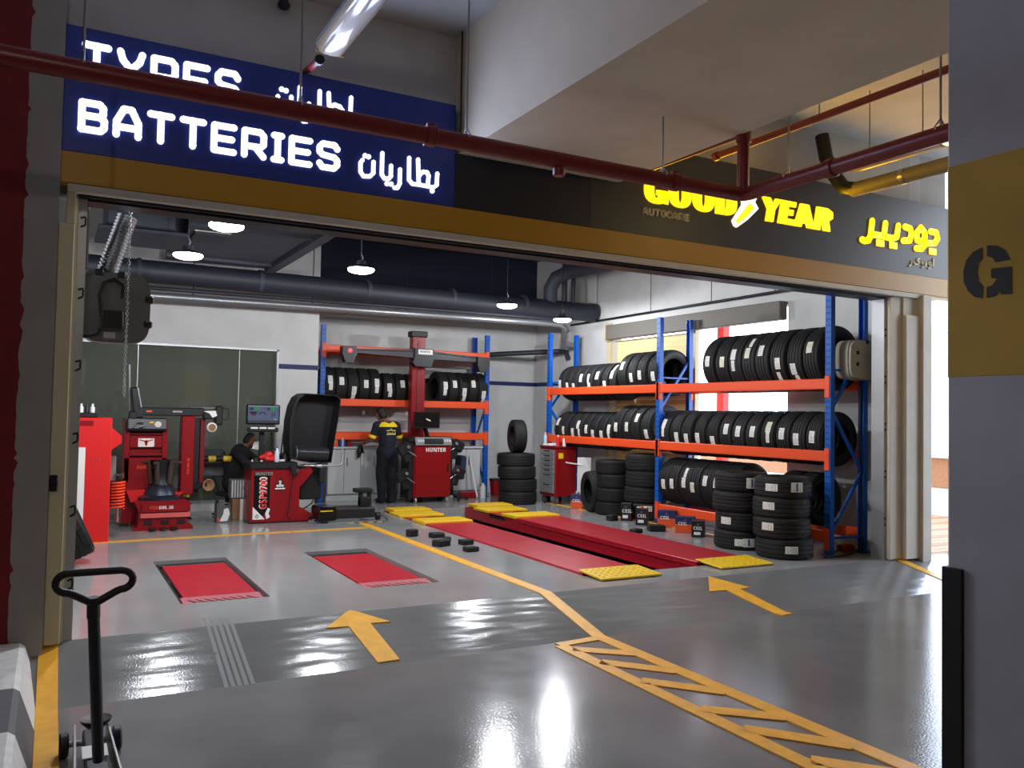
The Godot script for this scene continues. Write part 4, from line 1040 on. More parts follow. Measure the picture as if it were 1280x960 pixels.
func lifts() -> void:
	for s in [[0.98, 1.70, "left"], [2.55, 3.29, "right"]]:
		var t := thing("floor_plate", "recessed red floor plate of the brake tester, the %s one of the pair" % ["left" if s[2] == "left" else "right"], "floor plate", Vector3(s[0], 0, -9.52), 0.0, "red floor plates")
		var w: float = s[1] - s[0]
		part("plate", MB.new().box(Vector3(w / 2 + 0.02, -0.045, 1.02), Vector3(w - 0.1, 0.03, 1.72), 0.005), M.lift_red, t)
		part("worn_lip", MB.new().box(Vector3(w / 2 + 0.0, -0.03, 1.97), Vector3(w - 0.06, 0.02, 0.26), 0.004, Basis(Vector3.RIGHT, 0.06)), M.worn_red, t)
		part("back_rail", MB.new().box(Vector3(w / 2, -0.05, 0.07), Vector3(w - 0.03, 0.03, 0.1), 0.004), M.dark_steel, t)
		part("rail", MB.new().box(Vector3(0.03, -0.05, 1.07), Vector3(0.02, 0.03, 2.1)), M.black, t)
		for k in 8:
			part("tread_rib", MB.new().box(Vector3(0.12 + k * (w - 0.24) / 7.0, -0.016, 1.99), Vector3(0.03, 0.006, 0.14), 0.002, Basis(Vector3.UP, 0.5)), M.worn_red, t)
	for s in [[4.72, 5.45, "left", 0.0], [6.2, 6.95, "right", 0.02]]:
		var x0: float = s[0]; var x1: float = s[1]; var y: float = 0.02 + s[3]
		var right: bool = s[2] == "right"
		var t := thing("lift_runway", "red scissor lift runway with yellow pads, the %s" % ["right one next to the batteries" if right else "left one next to the long yellow line"], "car lift", Vector3.ZERO, 0.0, "scissor lift runways")
		part("runway_deck", MB.new().span(x0, x1, y - 0.03, y, -11.2, -9.3, 0.006), M.lift_red, t)
		part("runway_deck", MB.new().span(x0, x1, y - 0.03, y, -9.296, -7.12, 0.006), M.lift_red, t)
		part("side_beam", MB.new().span(x0 + 0.03, x0 + 0.08, y - 0.24, y - 0.03, -13.0, -7.14).span(x1 - 0.08, x1 - 0.03, y - 0.24, y - 0.03, -13.0, -7.14).span(x0 + 0.03, x1 - 0.03, y - 0.24, y - 0.2, -13.0, -7.14), M.lift_red, t)
		part("side_lip", MB.new().span(x0, x0 + 0.02, y - 0.06, y - 0.028, -11.2, -7.12).span(x1 - 0.02, x1, y - 0.06, y - 0.028, -11.2, -7.12), M.lift_red, t)
		part("yellow_pad", MB.new().span(x0 - 0.02, x1 + 0.02, y - 0.02, y + 0.025, -11.62, -11.15, 0.006), M.yellow, t)
		part("turntable", MB.new().span(x0 + 0.02, x1 - 0.02, y - 0.1, y - 0.04, -12.1, -11.6).cyl(Vector3((x0 + x1) / 2 + 0.15, y - 0.04, -11.85), Vector3((x0 + x1) / 2 + 0.15, y - 0.015, -11.85), 0.2, 24), M.dark_steel, t)
		part("yellow_pad", MB.new().span(x0 - 0.02, x1 - 0.02, y - 0.03, y + 0.01, -12.6, -12.1, 0.006), M.yellow, t)
		part("yellow_pad", MB.new().span(x0 + 0.08, x1 + 0.0, y - 0.02, y + 0.03, -13.02, -12.64, 0.006), M.yellow, t)
		part("deck_rear", MB.new().span(x0 + 0.02, x1 - 0.02, y - 0.06, y - 0.03, -13.0, -11.2), M.lift_red, t)
		var fl := MB.new()
		fl.box(Vector3((x0 + x1) / 2 + (0.06 if right else 0.0), 0.028, -6.98 if not right else -7.0), Vector3(x1 - x0, 0.02, 0.42), 0.004, Basis(Vector3.RIGHT, 0.055))
		part("drive_on_flap", fl, M.yellow, t, "yellow drive-on flap with raised tread")
		var stud := MB.new()
		for i in 9:
			for j in 5:
				stud.box(Vector3(x0 + 0.06 + i * (x1 - x0 - 0.12) / 8.0 + (0.06 if right else 0.0), 0.04 - (j - 2) * 0.0041, (-6.98 if not right else -7.0) + (j - 2) * 0.075), Vector3(0.035, 0.006, 0.012), 0.002, Basis(Vector3.UP, 0.7 if (i + j) % 2 else -0.7))
		part("flap_tread", stud, M.yellow, t).set_meta("kind", "stuff")
		for q in [[-12.6, -9.6, -0.3, -0.68], [-12.6, -9.6, -0.68, -0.3], [-10.4, -7.5, -0.3, -0.68], [-10.4, -7.5, -0.68, -0.3]]:
			var xx: float = x0 + 0.16 if q[2] < q[3] else x1 - 0.16
			part("scissor_arm", MB.new().bar(Vector3(xx, q[2], q[0]), Vector3(xx, q[3], q[1]), 0.05, 0.1), M.alu, t)
		part("base_frame", MB.new().span(x0 + 0.1, x1 - 0.1, -0.74, -0.7, -12.8, -7.3), M.dark_steel, t)
	var t2 := thing("jack_beam", "dark rolling jack beam lying in the lift pit between the runways", "lift jack", Vector3(5.82, 0, -9.2))
	part("rail", MB.new().box(Vector3(0, -0.4, 0), Vector3(0.6, 0.08, 3.4), 0.01), M.dark_steel, t2)
	part("rail", MB.new().box(Vector3(0.25, -0.33, 0.3), Vector3(0.06, 0.08, 3.8), 0.01), M.alu, t2)
	part("stand", MB.new().span(-0.2, 0.2, -0.75, -0.42, -1.3, -1.1).span(-0.2, 0.2, -0.75, -0.42, 1.1, 1.3), M.dark_steel, t2)
	# loose rubber blocks
	var blk := [[Vector3(4.14, 0, -10.22), 0.2, 0.09, 0.1, "tall one at the left of the group before the yellow pad"], [Vector3(4.4, 0, -10.02), 0.1, 0.06, 0.13, "flat one left of the red runway, right of the tall one"], [Vector3(4.17, 0, -9.36), 0.35, 0.075, 0.14, "chunky one nearest the long yellow line"], [Vector3(4.36, 0, -9.62), 0.7, 0.06, 0.08, "small one squeezed between two others"], [Vector3(4.5, 0, -9.36), 0.15, 0.06, 0.12, "flat one beside the runway edge"], [Vector3(4.33, 0, -8.87), 0.05, 0.055, 0.12, "one closest to the viewer left of the runway"],
		[Vector3(7.6, 0, -10.66), 0.3, 0.085, 0.12, "one against the leftmost battery box"], [Vector3(7.12, 0, -9.42), 0.2, 0.055, 0.12, "flat one on the floor right of the right runway"], [Vector3(7.5, 0, -9.46), -0.4, 0.085, 0.17, "large one before the blue and orange battery box"]]
	for q in blk:
		var b := MB.new().box(Vector3(0, q[2] / 2, 0), Vector3(q[3] * 1.35, q[2], q[3]), 0.008).box(Vector3(0, q[2], 0), Vector3(q[3] * 1.1, 0.006, q[3] * 0.75), 0.002)
		solo("rubber_block", b, M.rubber, "black rubber lift block, " + q[4], "rubber block", q[0], q[1], "loose black rubber lift blocks")

var tyre_kinds := {}
func tyre_kind(R: float, W: float, style: int) -> Dictionary:
	var key := "%.3f %.3f %d" % [R, W, style]
	if tyre_kinds.has(key): return tyre_kinds[key]
	var h := W / 2.0
	var br := R * 0.62   # bead
	# tread: four grooves round it and cross grooves at the shoulders
	var prof := []
	var g := 0.009
	var groove := [-0.58, -0.2, 0.2, 0.58] if style == 0 else ([-0.45, 0.0, 0.45] if style == 1 else [-0.6, -0.3, 0.0, 0.3, 0.6])
	prof.append([Vector2(R - 0.028, -h * 1.0), true])
	prof.append([Vector2(R - 0.010, -h * 0.93), true])
	prof.append([Vector2(R - 0.004, -h * 0.82), true])
	for c in groove:
		prof.append([Vector2(R, (c - 0.055) * h), false]); prof.append([Vector2(R - g, (c - 0.045) * h), false])
		prof.append([Vector2(R - g, (c + 0.045) * h), false]); prof.append([Vector2(R, (c + 0.055) * h), false])
	prof.append([Vector2(R - 0.004, h * 0.82), true])
	prof.append([Vector2(R - 0.010, h * 0.93), true])
	prof.append([Vector2(R - 0.028, h * 1.0), true])
	var tr := MB.new()
	tr.x = Transform3D(MB.along(Vector3(0, 0, 1)), Vector3.ZERO)
	var pitch := 40 if style != 2 else 52
	for k in pitch:
		for half in 2:
			var a0 := TAU * (k + (0.0 if half == 0 else 0.8)) / pitch
			var a1 := TAU * (k + (0.8 if half == 0 else 1.0)) / pitch
			for i in prof.size() - 1:
				var r0: float = prof[i][0].x; var r1: float = prof[i + 1][0].x
				if half == 1:
					if prof[i][1]: r0 -= 0.005
					if prof[i + 1][1]: r1 -= 0.005
				var d := Vector2(r1 - r0, prof[i + 1][0].y - prof[i][0].y)
				var nn := Vector2(d.y, -d.x).normalized()
				var d0 := Vector3(cos(a0), 0, sin(a0)); var d1 := Vector3(cos(a1), 0, sin(a1))
				var u := Vector3.UP
				tr.quad_n(d0 * r0 + u * prof[i][0].y, d1 * r0 + u * prof[i][0].y, d1 * r1 + u * prof[i + 1][0].y, d0 * r1 + u * prof[i + 1][0].y, d0 * nn.x + u * nn.y, d1 * nn.x + u * nn.y, d1 * nn.x + u * nn.y, d0 * nn.x + u * nn.y)
	var side := []
	for q in [[br + 0.012, 0.70], [br, 0.78], [br, 0.86], [br + 0.012, 0.92], [lerpf(br, R, 0.3), 1.03], [lerpf(br, R, 0.5), 1.07], [lerpf(br, R, 0.56), 1.055], [lerpf(br, R, 0.72), 1.05], [R - 0.034, 1.0], [R - 0.027, 0.99]]:
		side.append(Vector2(q[0], q[1] * h))
	var s := MB.new()
	var ax := MB.along(Vector3(0, 0, 1))
	s.x = Transform3D(ax, Vector3.ZERO)
	var rv := []
	for q in side: rv.push_front(Vector2(q.x, -q.y))
	var inner := [Vector2(br + 0.012, h * 0.70), Vector2(lerpf(br, R, 0.5), h * 0.94), Vector2(R - 0.03, h * 0.8), Vector2(R - 0.026, 0.0), Vector2(R - 0.03, -h * 0.8), Vector2(lerpf(br, R, 0.5), -h * 0.94), Vector2(br + 0.012, -h * 0.70)]
	side.reverse()
	rv.reverse()
	s.lathe(side + inner + rv, 36, Transform3D.IDENTITY, 0.6)
	var lab := MB.new()
	for k in 4:
		var q := []
		for w in [[k, -1], [k + 1, -1], [k + 1, 1], [k, 1]]:
			var a: float = (w[0] - 2.0) * 0.036 / R
			q.append([Vector3(cos(a) * (R + 0.0015), sin(a) * (R + 0.0015), w[1] * 0.042), Vector3(cos(a), sin(a), 0), Vector2(0.5 + 0.5 * w[1], w[0] / 4.0)])
		lab.tri(q[0][0], q[1][0], q[2][0], q[0][1], q[1][1], q[2][1], q[0][2], q[1][2], q[2][2])
		lab.tri(q[0][0], q[2][0], q[3][0], q[0][1], q[2][1], q[3][1], q[0][2], q[2][2], q[3][2])
	tyre_kinds[key] = {"tread": tr.mesh(), "side": s.mesh(), "label": lab.mesh(), "R": R, "W": W}
	return tyre_kinds[key]

func sticker_mat(k: int) -> StandardMaterial3D:
	var key := "sticker%d" % k
	if M.has(key): return M[key]
	var im := Image.create(48, 72, false, Image.FORMAT_RGB8)
	im.fill(Color8(232, 230, 222) if k != 2 else Color8(224, 222, 196))
	var rg := RandomNumberGenerator.new(); rg.seed = 50 + k
	for r in 9:
		var y := 5 + r * 7
		var xx := 5
		while xx < 40:
			var w := rg.randi_range(2, 7)
			im.fill_rect(Rect2i(xx, y, mini(w, 42 - xx), rg.randi_range(1, 4)), Color8(120, 122, 126) if rg.randf() < 0.8 else Color8(60, 60, 64))
			xx += w + rg.randi_range(1, 5)
	if k == 3:
		im.fill_rect(Rect2i(4, 30, 40, 12), Color8(52, 78, 140))
	var m := paint(255, 255, 255, 0.5)
	m.albedo_texture = ImageTexture.create_from_image(im)
	M[key] = m
	return m

# a tyre whose axle lies along basis.z; stickers are [angle on the tread, shift across it, kind, length]
func tyre(label: String, at: Vector3, b: Basis, kind: Dictionary, stickers: Array, group: String) -> Node3D:
	var t := Node3D.new()
	t.name = numbered("tyre")
	add_child(t)
	t.transform = Transform3D(b, at)
	tag(t, label, "tyre", group)
	shape("tread", kind.tread, M.tread, t)
	shape("sidewalls", kind.side, M.rubber, t)
	for s in stickers:
		var l := shape("paper_sticker", kind.label, sticker_mat(s[2]), t)
		l.transform = Transform3D(Basis(Vector3(0, 0, 1), s[0]), Vector3(0, 0, s[1])).scaled_local(Vector3(1, 1, s[3] if s.size() > 3 else 1.0))
		l.set_meta("label", "white paper sticker")
	return t

const ORD := ["first", "second", "third", "fourth", "fifth", "sixth", "seventh", "eighth", "ninth", "tenth", "eleventh", "twelfth", "thirteenth", "fourteenth"]

# racking: front plane at local z = 0, width along local x, depth towards -z
func rack(label: String, xf: Transform3D, uprights: Array, depth: float, levels: Array, height: float) -> Node3D:
	var t := Node3D.new()
	t.name = numbered("pallet_rack")
	add_child(t)
	t.transform = xf
	tag(t, label, "rack")
	var w := 0.085
	var post := MB.new()
	post.span(-w / 2, w / 2, 0, height, -0.012, 0).span(-w / 2, -w / 2 + 0.006, 0, height, -0.07, -0.012).span(w / 2 - 0.006, w / 2, 0, height, -0.07, -0.012)
	var pm := post.mesh()
	var slots := MB.new()
	var k := 0
	while 0.1 + k * 0.075 < height - 0.03:
		for sx in [-0.018, 0.018]:
			slots.box(Vector3(sx, 0.1 + k * 0.075, 0.0005), Vector3(0.012, 0.028, 0.003), 0.0, Basis(Vector3.BACK, 0.25 * signf(sx)))
		k += 1
	var smesh := slots.mesh()
	for u in uprights:
		for side in 2:
			var p := shape("upright", pm, M.blue, t)
			p.position = Vector3(u, 0, 0 if side == 0 else -depth)
			if side == 1: p.rotation.y = PI
			var s := shape("slots", smesh, M.black, p)
			s.set_meta("kind", "stuff")
			var f := part("foot_plate", MB.new().box(Vector3(0, 0.004, -0.035), Vector3(0.13, 0.008, 0.12)), M.dark_steel, p)
		var y := 0.25
		var flip := false
		while y < height - 1.3:
			part("brace", MB.new().bar(Vector3(u, y, -0.06 if not flip else -depth + 0.06), Vector3(u, y + 0.72, -depth + 0.06 if not flip else -0.06), 0.04, 0.025, Vector3.RIGHT), M.blue, t)
			y += 0.74; flip = not flip
		for yy in [0.2, 2.2]:
			part("brace", MB.new().bar(Vector3(u, yy, -0.06), Vector3(u, yy, -depth + 0.06), 0.04, 0.025), M.blue, t)
	for lv in levels:
		for i in uprights.size() - 1:
			if lv.size() > 1 and not (i in lv[1]): continue
			for side in 2:
				var z := 0.0 if side == 0 else -depth
				var a: float = uprights[i] + w / 2; var c: float = uprights[i + 1] - w / 2
				var bm := MB.new().box(Vector3((a + c) / 2, lv[0] - 0.075, z - (0.02 if side == 0 else -0.02)), Vector3(c - a, 0.13, 0.045), 0.01)
				var o := part("beam", bm, M.orange, t)
				for e in [[a, -1], [c, 1]]:
					part("end_bracket", MB.new().box(Vector3(e[0] + e[1] * 0.035, lv[0] - 0.11, z + (0.005 if side == 0 else -0.005)), Vector3(0.07, 0.26, 0.012), 0.002).box(Vector3(e[0] - e[1] * 0.003, lv[0] - 0.11, z - (0.02 if side == 0 else -0.02)), Vector3(0.008, 0.26, 0.05), 0.002), M.orange, o)
	return t

func racks() -> void:
	var rg := RandomNumberGenerator.new(); rg.seed = 77
	# the long rack along the right wall; local x runs towards the viewer
	rack("long blue and orange pallet rack full of tyres along the right wall", Transform3D(Basis(Vector3.UP, -PI / 2), Vector3(8.1, 0, -13.46)), [0.0, 3.24, 6.45], 0.65, [[2.106], [1.243], [0.3, [1]]], 3.12)
	var rows := [  # [shelf, bay, z of the first, count, R, W, y, gap, words, group]
		["top shelf of the right rack's near bay", -7.24, 8, 0.40, 0.225, 2.36, 0.015, "near upright", "tyres on the top shelf, near bay"],
		["middle shelf of the right rack's near bay", -7.22, 12, 0.335, 0.215, 1.372, 0.027, "near upright", "tyres on the middle shelf, near bay"],
		["bottom shelf of the right rack's near bay", -10.05, 7, 0.355, 0.235, 0.64, -0.02, "middle upright", "tyres on the bottom shelf, near bay"],
		["top shelf of the right rack's far bay", -10.34, 4, 0.36, 0.225, 2.285, 0.02, "middle upright", "large tyres on the top shelf, far bay"],
		["far half of the right rack's top shelf", -11.45, 8, 0.32, 0.185, 2.185, 0.03, "larger tyres", "small tyres on the top shelf, far bay"],
		["middle shelf of the right rack's far bay", -10.48, 4, 0.36, 0.215, 1.425, 0.02, "middle upright", "large tyres on the middle shelf, far bay"],
		["far half of the right rack's middle shelf", -11.5, 8, 0.325, 0.19, 1.345, 0.028, "larger tyres", "small tyres on the middle shelf, far bay"]]
	var n := 0
	for r in rows:
		var z: float = r[1]
		var toward := 1.0 if r[0].begins_with("bottom") else -1.0
		for i in r[2]:
			var kd := tyre_kind(r[3], r[4], (n / 3) % 3)
			var st := []
			var a := PI + rg.randf_range(-0.5, 0.35)   # the side that faces the shop
			st.append([a, rg.randf_range(-0.03, 0.03), 0 if rg.randf() < 0.7 else rg.randi_range(1, 2)])
			var two := rg.randf() < 0.3
			if two: st.append([a + rg.randf_range(0.38, 0.5) * (1 if rg.randf() < 0.5 else -1), rg.randf_range(-0.03, 0.03), 1, 0.7])
			var lean := Basis(Vector3.RIGHT, rg.randf_range(-0.02, 0.03)) * Basis(Vector3.UP, rg.randf_range(-0.03, 0.03))
			tyre("%s tyre from the %s, %s, %s" % [ORD[i], r[7], r[0], "two stickers" if two else "one sticker"], Vector3(8.425 + rg.randf_range(-0.012, 0.012), r[5], z), lean, kd, st, r[8])
			z += toward * (r[4] * 1.075 + r[6])
			n += 1
	# the rack at the back wall
	rack("blue and orange pallet rack against the back wall behind the alignment tower", Transform3D(Basis.IDENTITY, Vector3(4.17, 0, -14.6)), [0.0, 3.24], 0.62, [[2.78], [1.83], [1.23]], 3.12)
	rows = [["left group on the back rack", 4.3, 5, 0.33, 0.19, 2.06, "from the left upright", "left tyres on the back rack"], ["middle group on the back rack", 5.42, 3, 0.30, 0.21, 2.02, "from the left", "middle tyres on the back rack"], ["right group on the back rack", 6.5, 5, 0.33, 0.185, 2.06, "from the red tower", "right tyres on the back rack"]]
	for r in rows:
		var x: float = r[1]
		for i in r[2]:
			var kd := tyre_kind(r[3], r[4], 0)
			var st := [[PI + rg.randf_range(-0.35, 0.3), rg.randf_range(-0.02, 0.02), 0]]
			if i % 2 == 0: st.append([st[0][0] + 0.36, 0.01, 1, 0.8])
			# the axle along x, the tread towards the viewer
			var b := Basis(Vector3.UP, PI / 2) * Basis(Vector3(0, 0, 1), 0.0)
			tyre("black tyre, %s of the %s, %s" % [ORD[i], r[0], r[6]], Vector3(x, r[5], -14.9), b, kd, st, r[7])
			x += r[4] * 1.12

func stack(words: String, at: Vector3, count: int, R: float, W: float, style: int, group: String, stickers: Array, sd: int) -> void:
	var rg := RandomNumberGenerator.new(); rg.seed = sd
	var kd := tyre_kind(R, W, style)
	var pos := ["bottom tyre of", "second tyre from the floor in", "third tyre from the floor in", "top tyre of"]
	if count == 3: pos = ["bottom tyre of", "middle tyre of", "top tyre of"]
	for i in count:
		var b := Basis(Vector3.UP, rg.randf_range(0, TAU)) * Basis(Vector3.RIGHT, -PI / 2)
		var st := []
		for s in stickers:
			if s[0] == i:
				b = Basis.IDENTITY * Basis(Vector3.RIGHT, -PI / 2)
				st.append([s[1], s[2], s[3], s[4] if s.size() > 4 else 1.0])
		var o := Vector3(rg.randf_range(-0.025, 0.025), W * 1.05 * (i + 0.5), rg.randf_range(-0.025, 0.025))
		tyre("%s %s" % [pos[i], words], at + o, b, kd, st, group)

func tyre_stacks() -> void:
	# angles: 0 is +x, PI/2 is -z after the turn; the viewer is on the -x, +z side
	var v := -PI * 0.757
	stack("the stickered stack of four left of the front stack", Vector3(7.58, 0, -7.9), 4, 0.325, 0.222, 0, "tyres of the left front stack", [[3, v + 0.45, 0.0, 3, 1.5], [1, v + 0.75, -0.02, 0], [1, v - 0.6, 0.0, 0], [0, v + 0.05, -0.02, 1], [0, v + 0.35, -0.02, 3, 1.2]], 5)
	stack("the front stack of four by the near upright", Vector3(7.56, 0, -7.2), 4, 0.325, 0.222, 1, "tyres of the front stack", [[0, v + 0.25, 0.0, 0], [1, v - 0.5, 0.02, 0], [2, v - 0.45, 0.02, 0], [3, v - 0.4, 0.0, 0], [3, v + 0.5, 0.01, 3, 1.3]], 6)
	stack("the stack of four left of the steel tool chest", Vector3(7.41, 0, -13.35), 4, 0.345, 0.215, 1, "tyres of the stack by the tool chest", [], 7)
	stack("the ribbed stack of four behind the leaning tyre", Vector3(8.12, 0, -11.35), 4, 0.3, 0.21, 2, "tyres of the ribbed stack", [], 8)
	stack("the smooth stack of four behind the middle upright", Vector3(8.3, 0, -10.72), 4, 0.34, 0.24, 1, "tyres of the smooth stack", [[0, v + 0.2, 0.06, 2]], 9)
	tyre("single tyre standing upright on the stack beside the tool chest", Vector3(7.4, 0.903 + 0.3, -13.35), Basis(Vector3.UP, 1.34), tyre_kind(0.3, 0.22, 0), [], "")
	tyre("single tyre leaning upright on the floor beside the white board", Vector3(8.0, 0.34, -11.75), Basis(Vector3.UP, 1.33) * Basis(Vector3.RIGHT, -0.06), tyre_kind(0.34, 0.25, 1), [], "")
	tyre("single dark tyre leaning behind the left door jamb near the handle of the jack", Vector3(0.2, 0.35, -9.72), Basis(Vector3.BACK, 0.42) * Basis(Vector3.UP, PI / 2), tyre_kind(0.32, 0.26, 1), [], "")
	# two coarse tyres lying behind the front stack
	tyre("coarse treaded tyre at the near end of the bottom shelf, behind the front stack", Vector3(8.42, 0.62, -7.45), Basis(Vector3.UP, 0.02), tyre_kind(0.33, 0.235, 2), [[PI - 0.75, 0.0, 1, 0.8]], "coarse tyres of the bottom shelf")
	tyre("second coarse treaded tyre from the near end of the bottom shelf, behind the front stack", Vector3(8.42, 0.62, -7.73), Basis(Vector3.UP, 0.0), tyre_kind(0.33, 0.235, 2), [[PI - 0.75, 0.0, 1, 0.8]], "coarse tyres of the bottom shelf")
func label_text(parent: Node, called: String, s: String, size: float, mat: Material, xf: Transform3D) -> void:
	part(called, MB.new().text(s, size, 0.004, xf, bold), mat, parent)

func left_group() -> void:
	# red cabinet behind the left jamb
	var t := thing("steel_cabinet", "tall bright red steel cabinet just behind the left door jamb", "cabinet", Vector3(0.0, 0, -11.05))
	part("body", MB.new().span(-0.1, 0.64, 0.0, 1.465, -0.55, 0.0, 0.008), M.bright_red, t)
	part("side_nose", MB.new().prism([Vector2(0.63, 1.36), Vector2(0.75, 1.25), Vector2(0.75, 1.17), Vector2(0.63, 1.08)], -0.4, -0.02), M.bright_red, t)
	part("vent_recess", MB.new().span(0.3, 0.44, 1.37, 1.43, -0.002, 0.003), M.red, t)
	part("paper_chart", MB.new().span(0.22, 0.365, 0.28, 1.12, 0.0, 0.004), M.paper, t)
	for x in [0.45, 0.52]:
		part("bolt", MB.new().cyl(Vector3(x, 0.98, 0), Vector3(x, 0.98, 0.008), 0.01, 8), M.steel, t)
	t = thing("aerosol_tray", "black tray of small bottles on top of the red steel cabinet", "tray", Vector3(0.38, 1.465, -11.2))
	part("tray", MB.new().box(Vector3(0, 0.03, 0), Vector3(0.22, 0.06, 0.16), 0.01), M.black, t)
	for k in 3:
		part("bottle", MB.new().lathe([Vector2(0, 0.05), Vector2(0.025, 0.05), Vector2(0.026, 0.12), Vector2(0.012, 0.14), Vector2(0.012, 0.165), Vector2(0, 0.165)], 10, Transform3D(Basis.IDENTITY, Vector3(-0.07 + k * 0.06, 0, 0))), M.white if k != 1 else M.black, t)
	part("spray_hose", MB.new().tube([Vector3(0.05, 0.14, 0), Vector3(0.12, 0.13, 0), Vector3(0.19, 0.06, 0), Vector3(0.22, 0.01, 0)], 0.006, 6), M.black, t)
	# orange coiled air hose
	t = thing("air_hose", "coiled bright orange air hose hanging beside the red cabinet", "hose", Vector3(0.745, 0, -11.32))
	var q := []
	for k in 9 * 14 + 1:
		var a := TAU * k / 14.0
		q.append(Vector3(cos(a) * 0.07, 0.69 - k * 0.0026, sin(a) * 0.07))
	part("coil", MB.new().tube(q, 0.011, 7), M.orange_hose, t)
	part("coupling", MB.new().cyl(Vector3(0, 0.37, 0), Vector3(0, 0.24, 0), 0.014, 8).cyl(Vector3(0, 0.26, 0), Vector3(0, 0.2, 0), 0.022, 8), M.chrome, t)
	part("air_gun", MB.new().box(Vector3(0.0, 0.78, 0.0), Vector3(0.1, 0.025, 0.03), 0.006).box(Vector3(0.05, 0.77, 0), Vector3(0.025, 0.08, 0.03), 0.006), M.chrome, t)
	part("hook", MB.new().box(Vector3(-0.08, 0.85, -0.05), Vector3(0.1, 0.3, 0.02), 0.005), M.grey_plastic, t)
	tyre_changer()
	guard_rail()
	balancer()

func tyre_changer() -> void:
	var t := thing("tyre_changer", "large dark red tyre changer with a black swing arm and turntable", "tyre changer", Vector3(0, 0, -12.3))
	var b := MB.new()
	b.prism([Vector2(0.86, 0.05), Vector2(1.4, 0.05), Vector2(1.4, 1.44), Vector2(0.87, 1.44)], -0.5, -0.04)
	b.span(0.86, 0.93, 0.6, 1.3, -0.06, 0.02, 0.006).span(1.33, 1.4, 0.6, 1.42, -0.06, 0.02, 0.006).span(0.86, 1.4, 0.44, 0.93, -0.06, 0.02, 0.01).span(0.93, 1.33, 1.06, 1.22, -0.06, 0.015, 0.006)
	part("cabinet_body", b, M.red, t)
	part("shelf", MB.new().span(0.93, 1.33, 0.955, 0.975, -0.3, 0.04).span(0.93, 1.33, 1.235, 1.25, -0.3, 0.02), M.dark_red, t)
	part("console", MB.new().box(Vector3(1.13, 1.36, 0.02), Vector3(0.5, 0.17, 0.16), 0.02, Basis(Vector3.RIGHT, -0.25)), M.plastic, t)
	part("gauge", MB.new().cyl(Vector3(1.26, 1.37, 0.09), Vector3(1.26, 1.375, 0.115), 0.042, 18), M.cream_white, t)
	part("console_label", MB.new().box(Vector3(1.18, 1.4, 0.106), Vector3(0.05, 0.025, 0.004)), M.yellow, t)
	part("mount_tool", MB.new().tube([Vector3(0.96, 1.33, 0.14), Vector3(0.99, 1.4, 0.14), Vector3(1.06, 1.41, 0.14), Vector3(1.09, 1.36, 0.15), Vector3(1.03, 1.34, 0.15)], 0.012, 6), M.steel, t)
	part("badge", MB.new().box(Vector3(1.13, 1.13, 0.017), Vector3(0.2, 0.11, 0.006), 0.002).box(Vector3(1.13, 1.08, 0.021), Vector3(0.19, 0.018, 0.004)), M.badge_white, t)
	b = MB.new()
	for s in [-1.0, 1.0]:
		b.stroke([Vector2(1.13, 1.12), Vector2(1.13 + s * 0.03, 1.15), Vector2(1.13 + s * 0.08, 1.165)], 0.014, 0.018, 0.024)
	b.stroke([Vector2(1.13, 1.15), Vector2(1.13, 1.1)], 0.03, 0.018, 0.024)
	part("badge_emblem", b, M.orange, t)
	label_text(t, "lettering", "FOX", 0.062, M.orange, Transform3D(Basis.IDENTITY, Vector3(1.02, 0.76, 0.022)))
	label_text(t, "lettering", "DBL", 0.062, M.badge_white, Transform3D(Basis.IDENTITY, Vector3(1.15, 0.76, 0.022)))
	# arm
	part("swing_arm", MB.new().span(1.0, 1.86, 1.49, 1.6, -0.12, 0.02, 0.012), M.plastic, t)
	part("arm_head", MB.new().box(Vector3(1.0, 1.66, -0.05), Vector3(0.12, 0.42, 0.16), 0.02, Basis(Vector3.BACK, 0.12)).box(Vector3(0.95, 1.42, 0.0), Vector3(0.1, 0.26, 0.14), 0.02), M.plastic, t)
	part("guide_rod", MB.new().cyl(Vector3(0.93, 1.4, -0.1), Vector3(0.9, 2.17, -0.1), 0.012, 8).cyl(Vector3(1.05, 1.6, 0.04), Vector3(1.0, 1.86, 0.04), 0.012, 8), M.steel, t)
	label_text(t, "lettering", "HUNTER", 0.03, M.badge_white, Transform3D(Basis.IDENTITY, Vector3(1.45, 1.53, 0.024)))
	part("arm_plate", MB.new().span(1.12, 1.19, 1.535, 1.56, 0.02, 0.024), M.orange, t)
	part("slide", MB.new().span(1.68, 2.02, 1.6, 1.625, -0.1, 0.03, 0.004), M.chrome, t)
	part("press_head", MB.new().span(2.0, 2.1, 1.37, 1.64, -0.12, 0.06, 0.02).box(Vector3(1.93, 1.5, 0.0), Vector3(0.18, 0.1, 0.12), 0.02), M.plastic, t)
	part("head_cover", MB.new().prism([Vector2(1.84, 1.56), Vector2(2.0, 1.57), Vector2(2.02, 1.5), Vector2(1.96, 1.47), Vector2(1.92, 1.53)], -0.03, 0.07), M.badge_white, t)
	part("grab_handle", MB.new().tube([Vector3(2.1, 1.6, 0.03), Vector3(2.17, 1.6, 0.03), Vector3(2.18, 1.58, 0.03), Vector3(2.18, 1.47, 0.03), Vector3(2.16, 1.45, 0.03), Vector3(2.1, 1.45, 0.03)], 0.01, 6), M.plastic, t)
	part("press_roller", MB.new().cyl(Vector3(1.96, 1.34, 0.0), Vector3(1.96, 1.34, 0.06), 0.066, 22, -1.0, 0.012), M.badge_white, t)
	part("roller_hub", MB.new().cyl(Vector3(1.96, 1.34, 0.055), Vector3(1.96, 1.34, 0.068), 0.048, 18), M.carton, t)
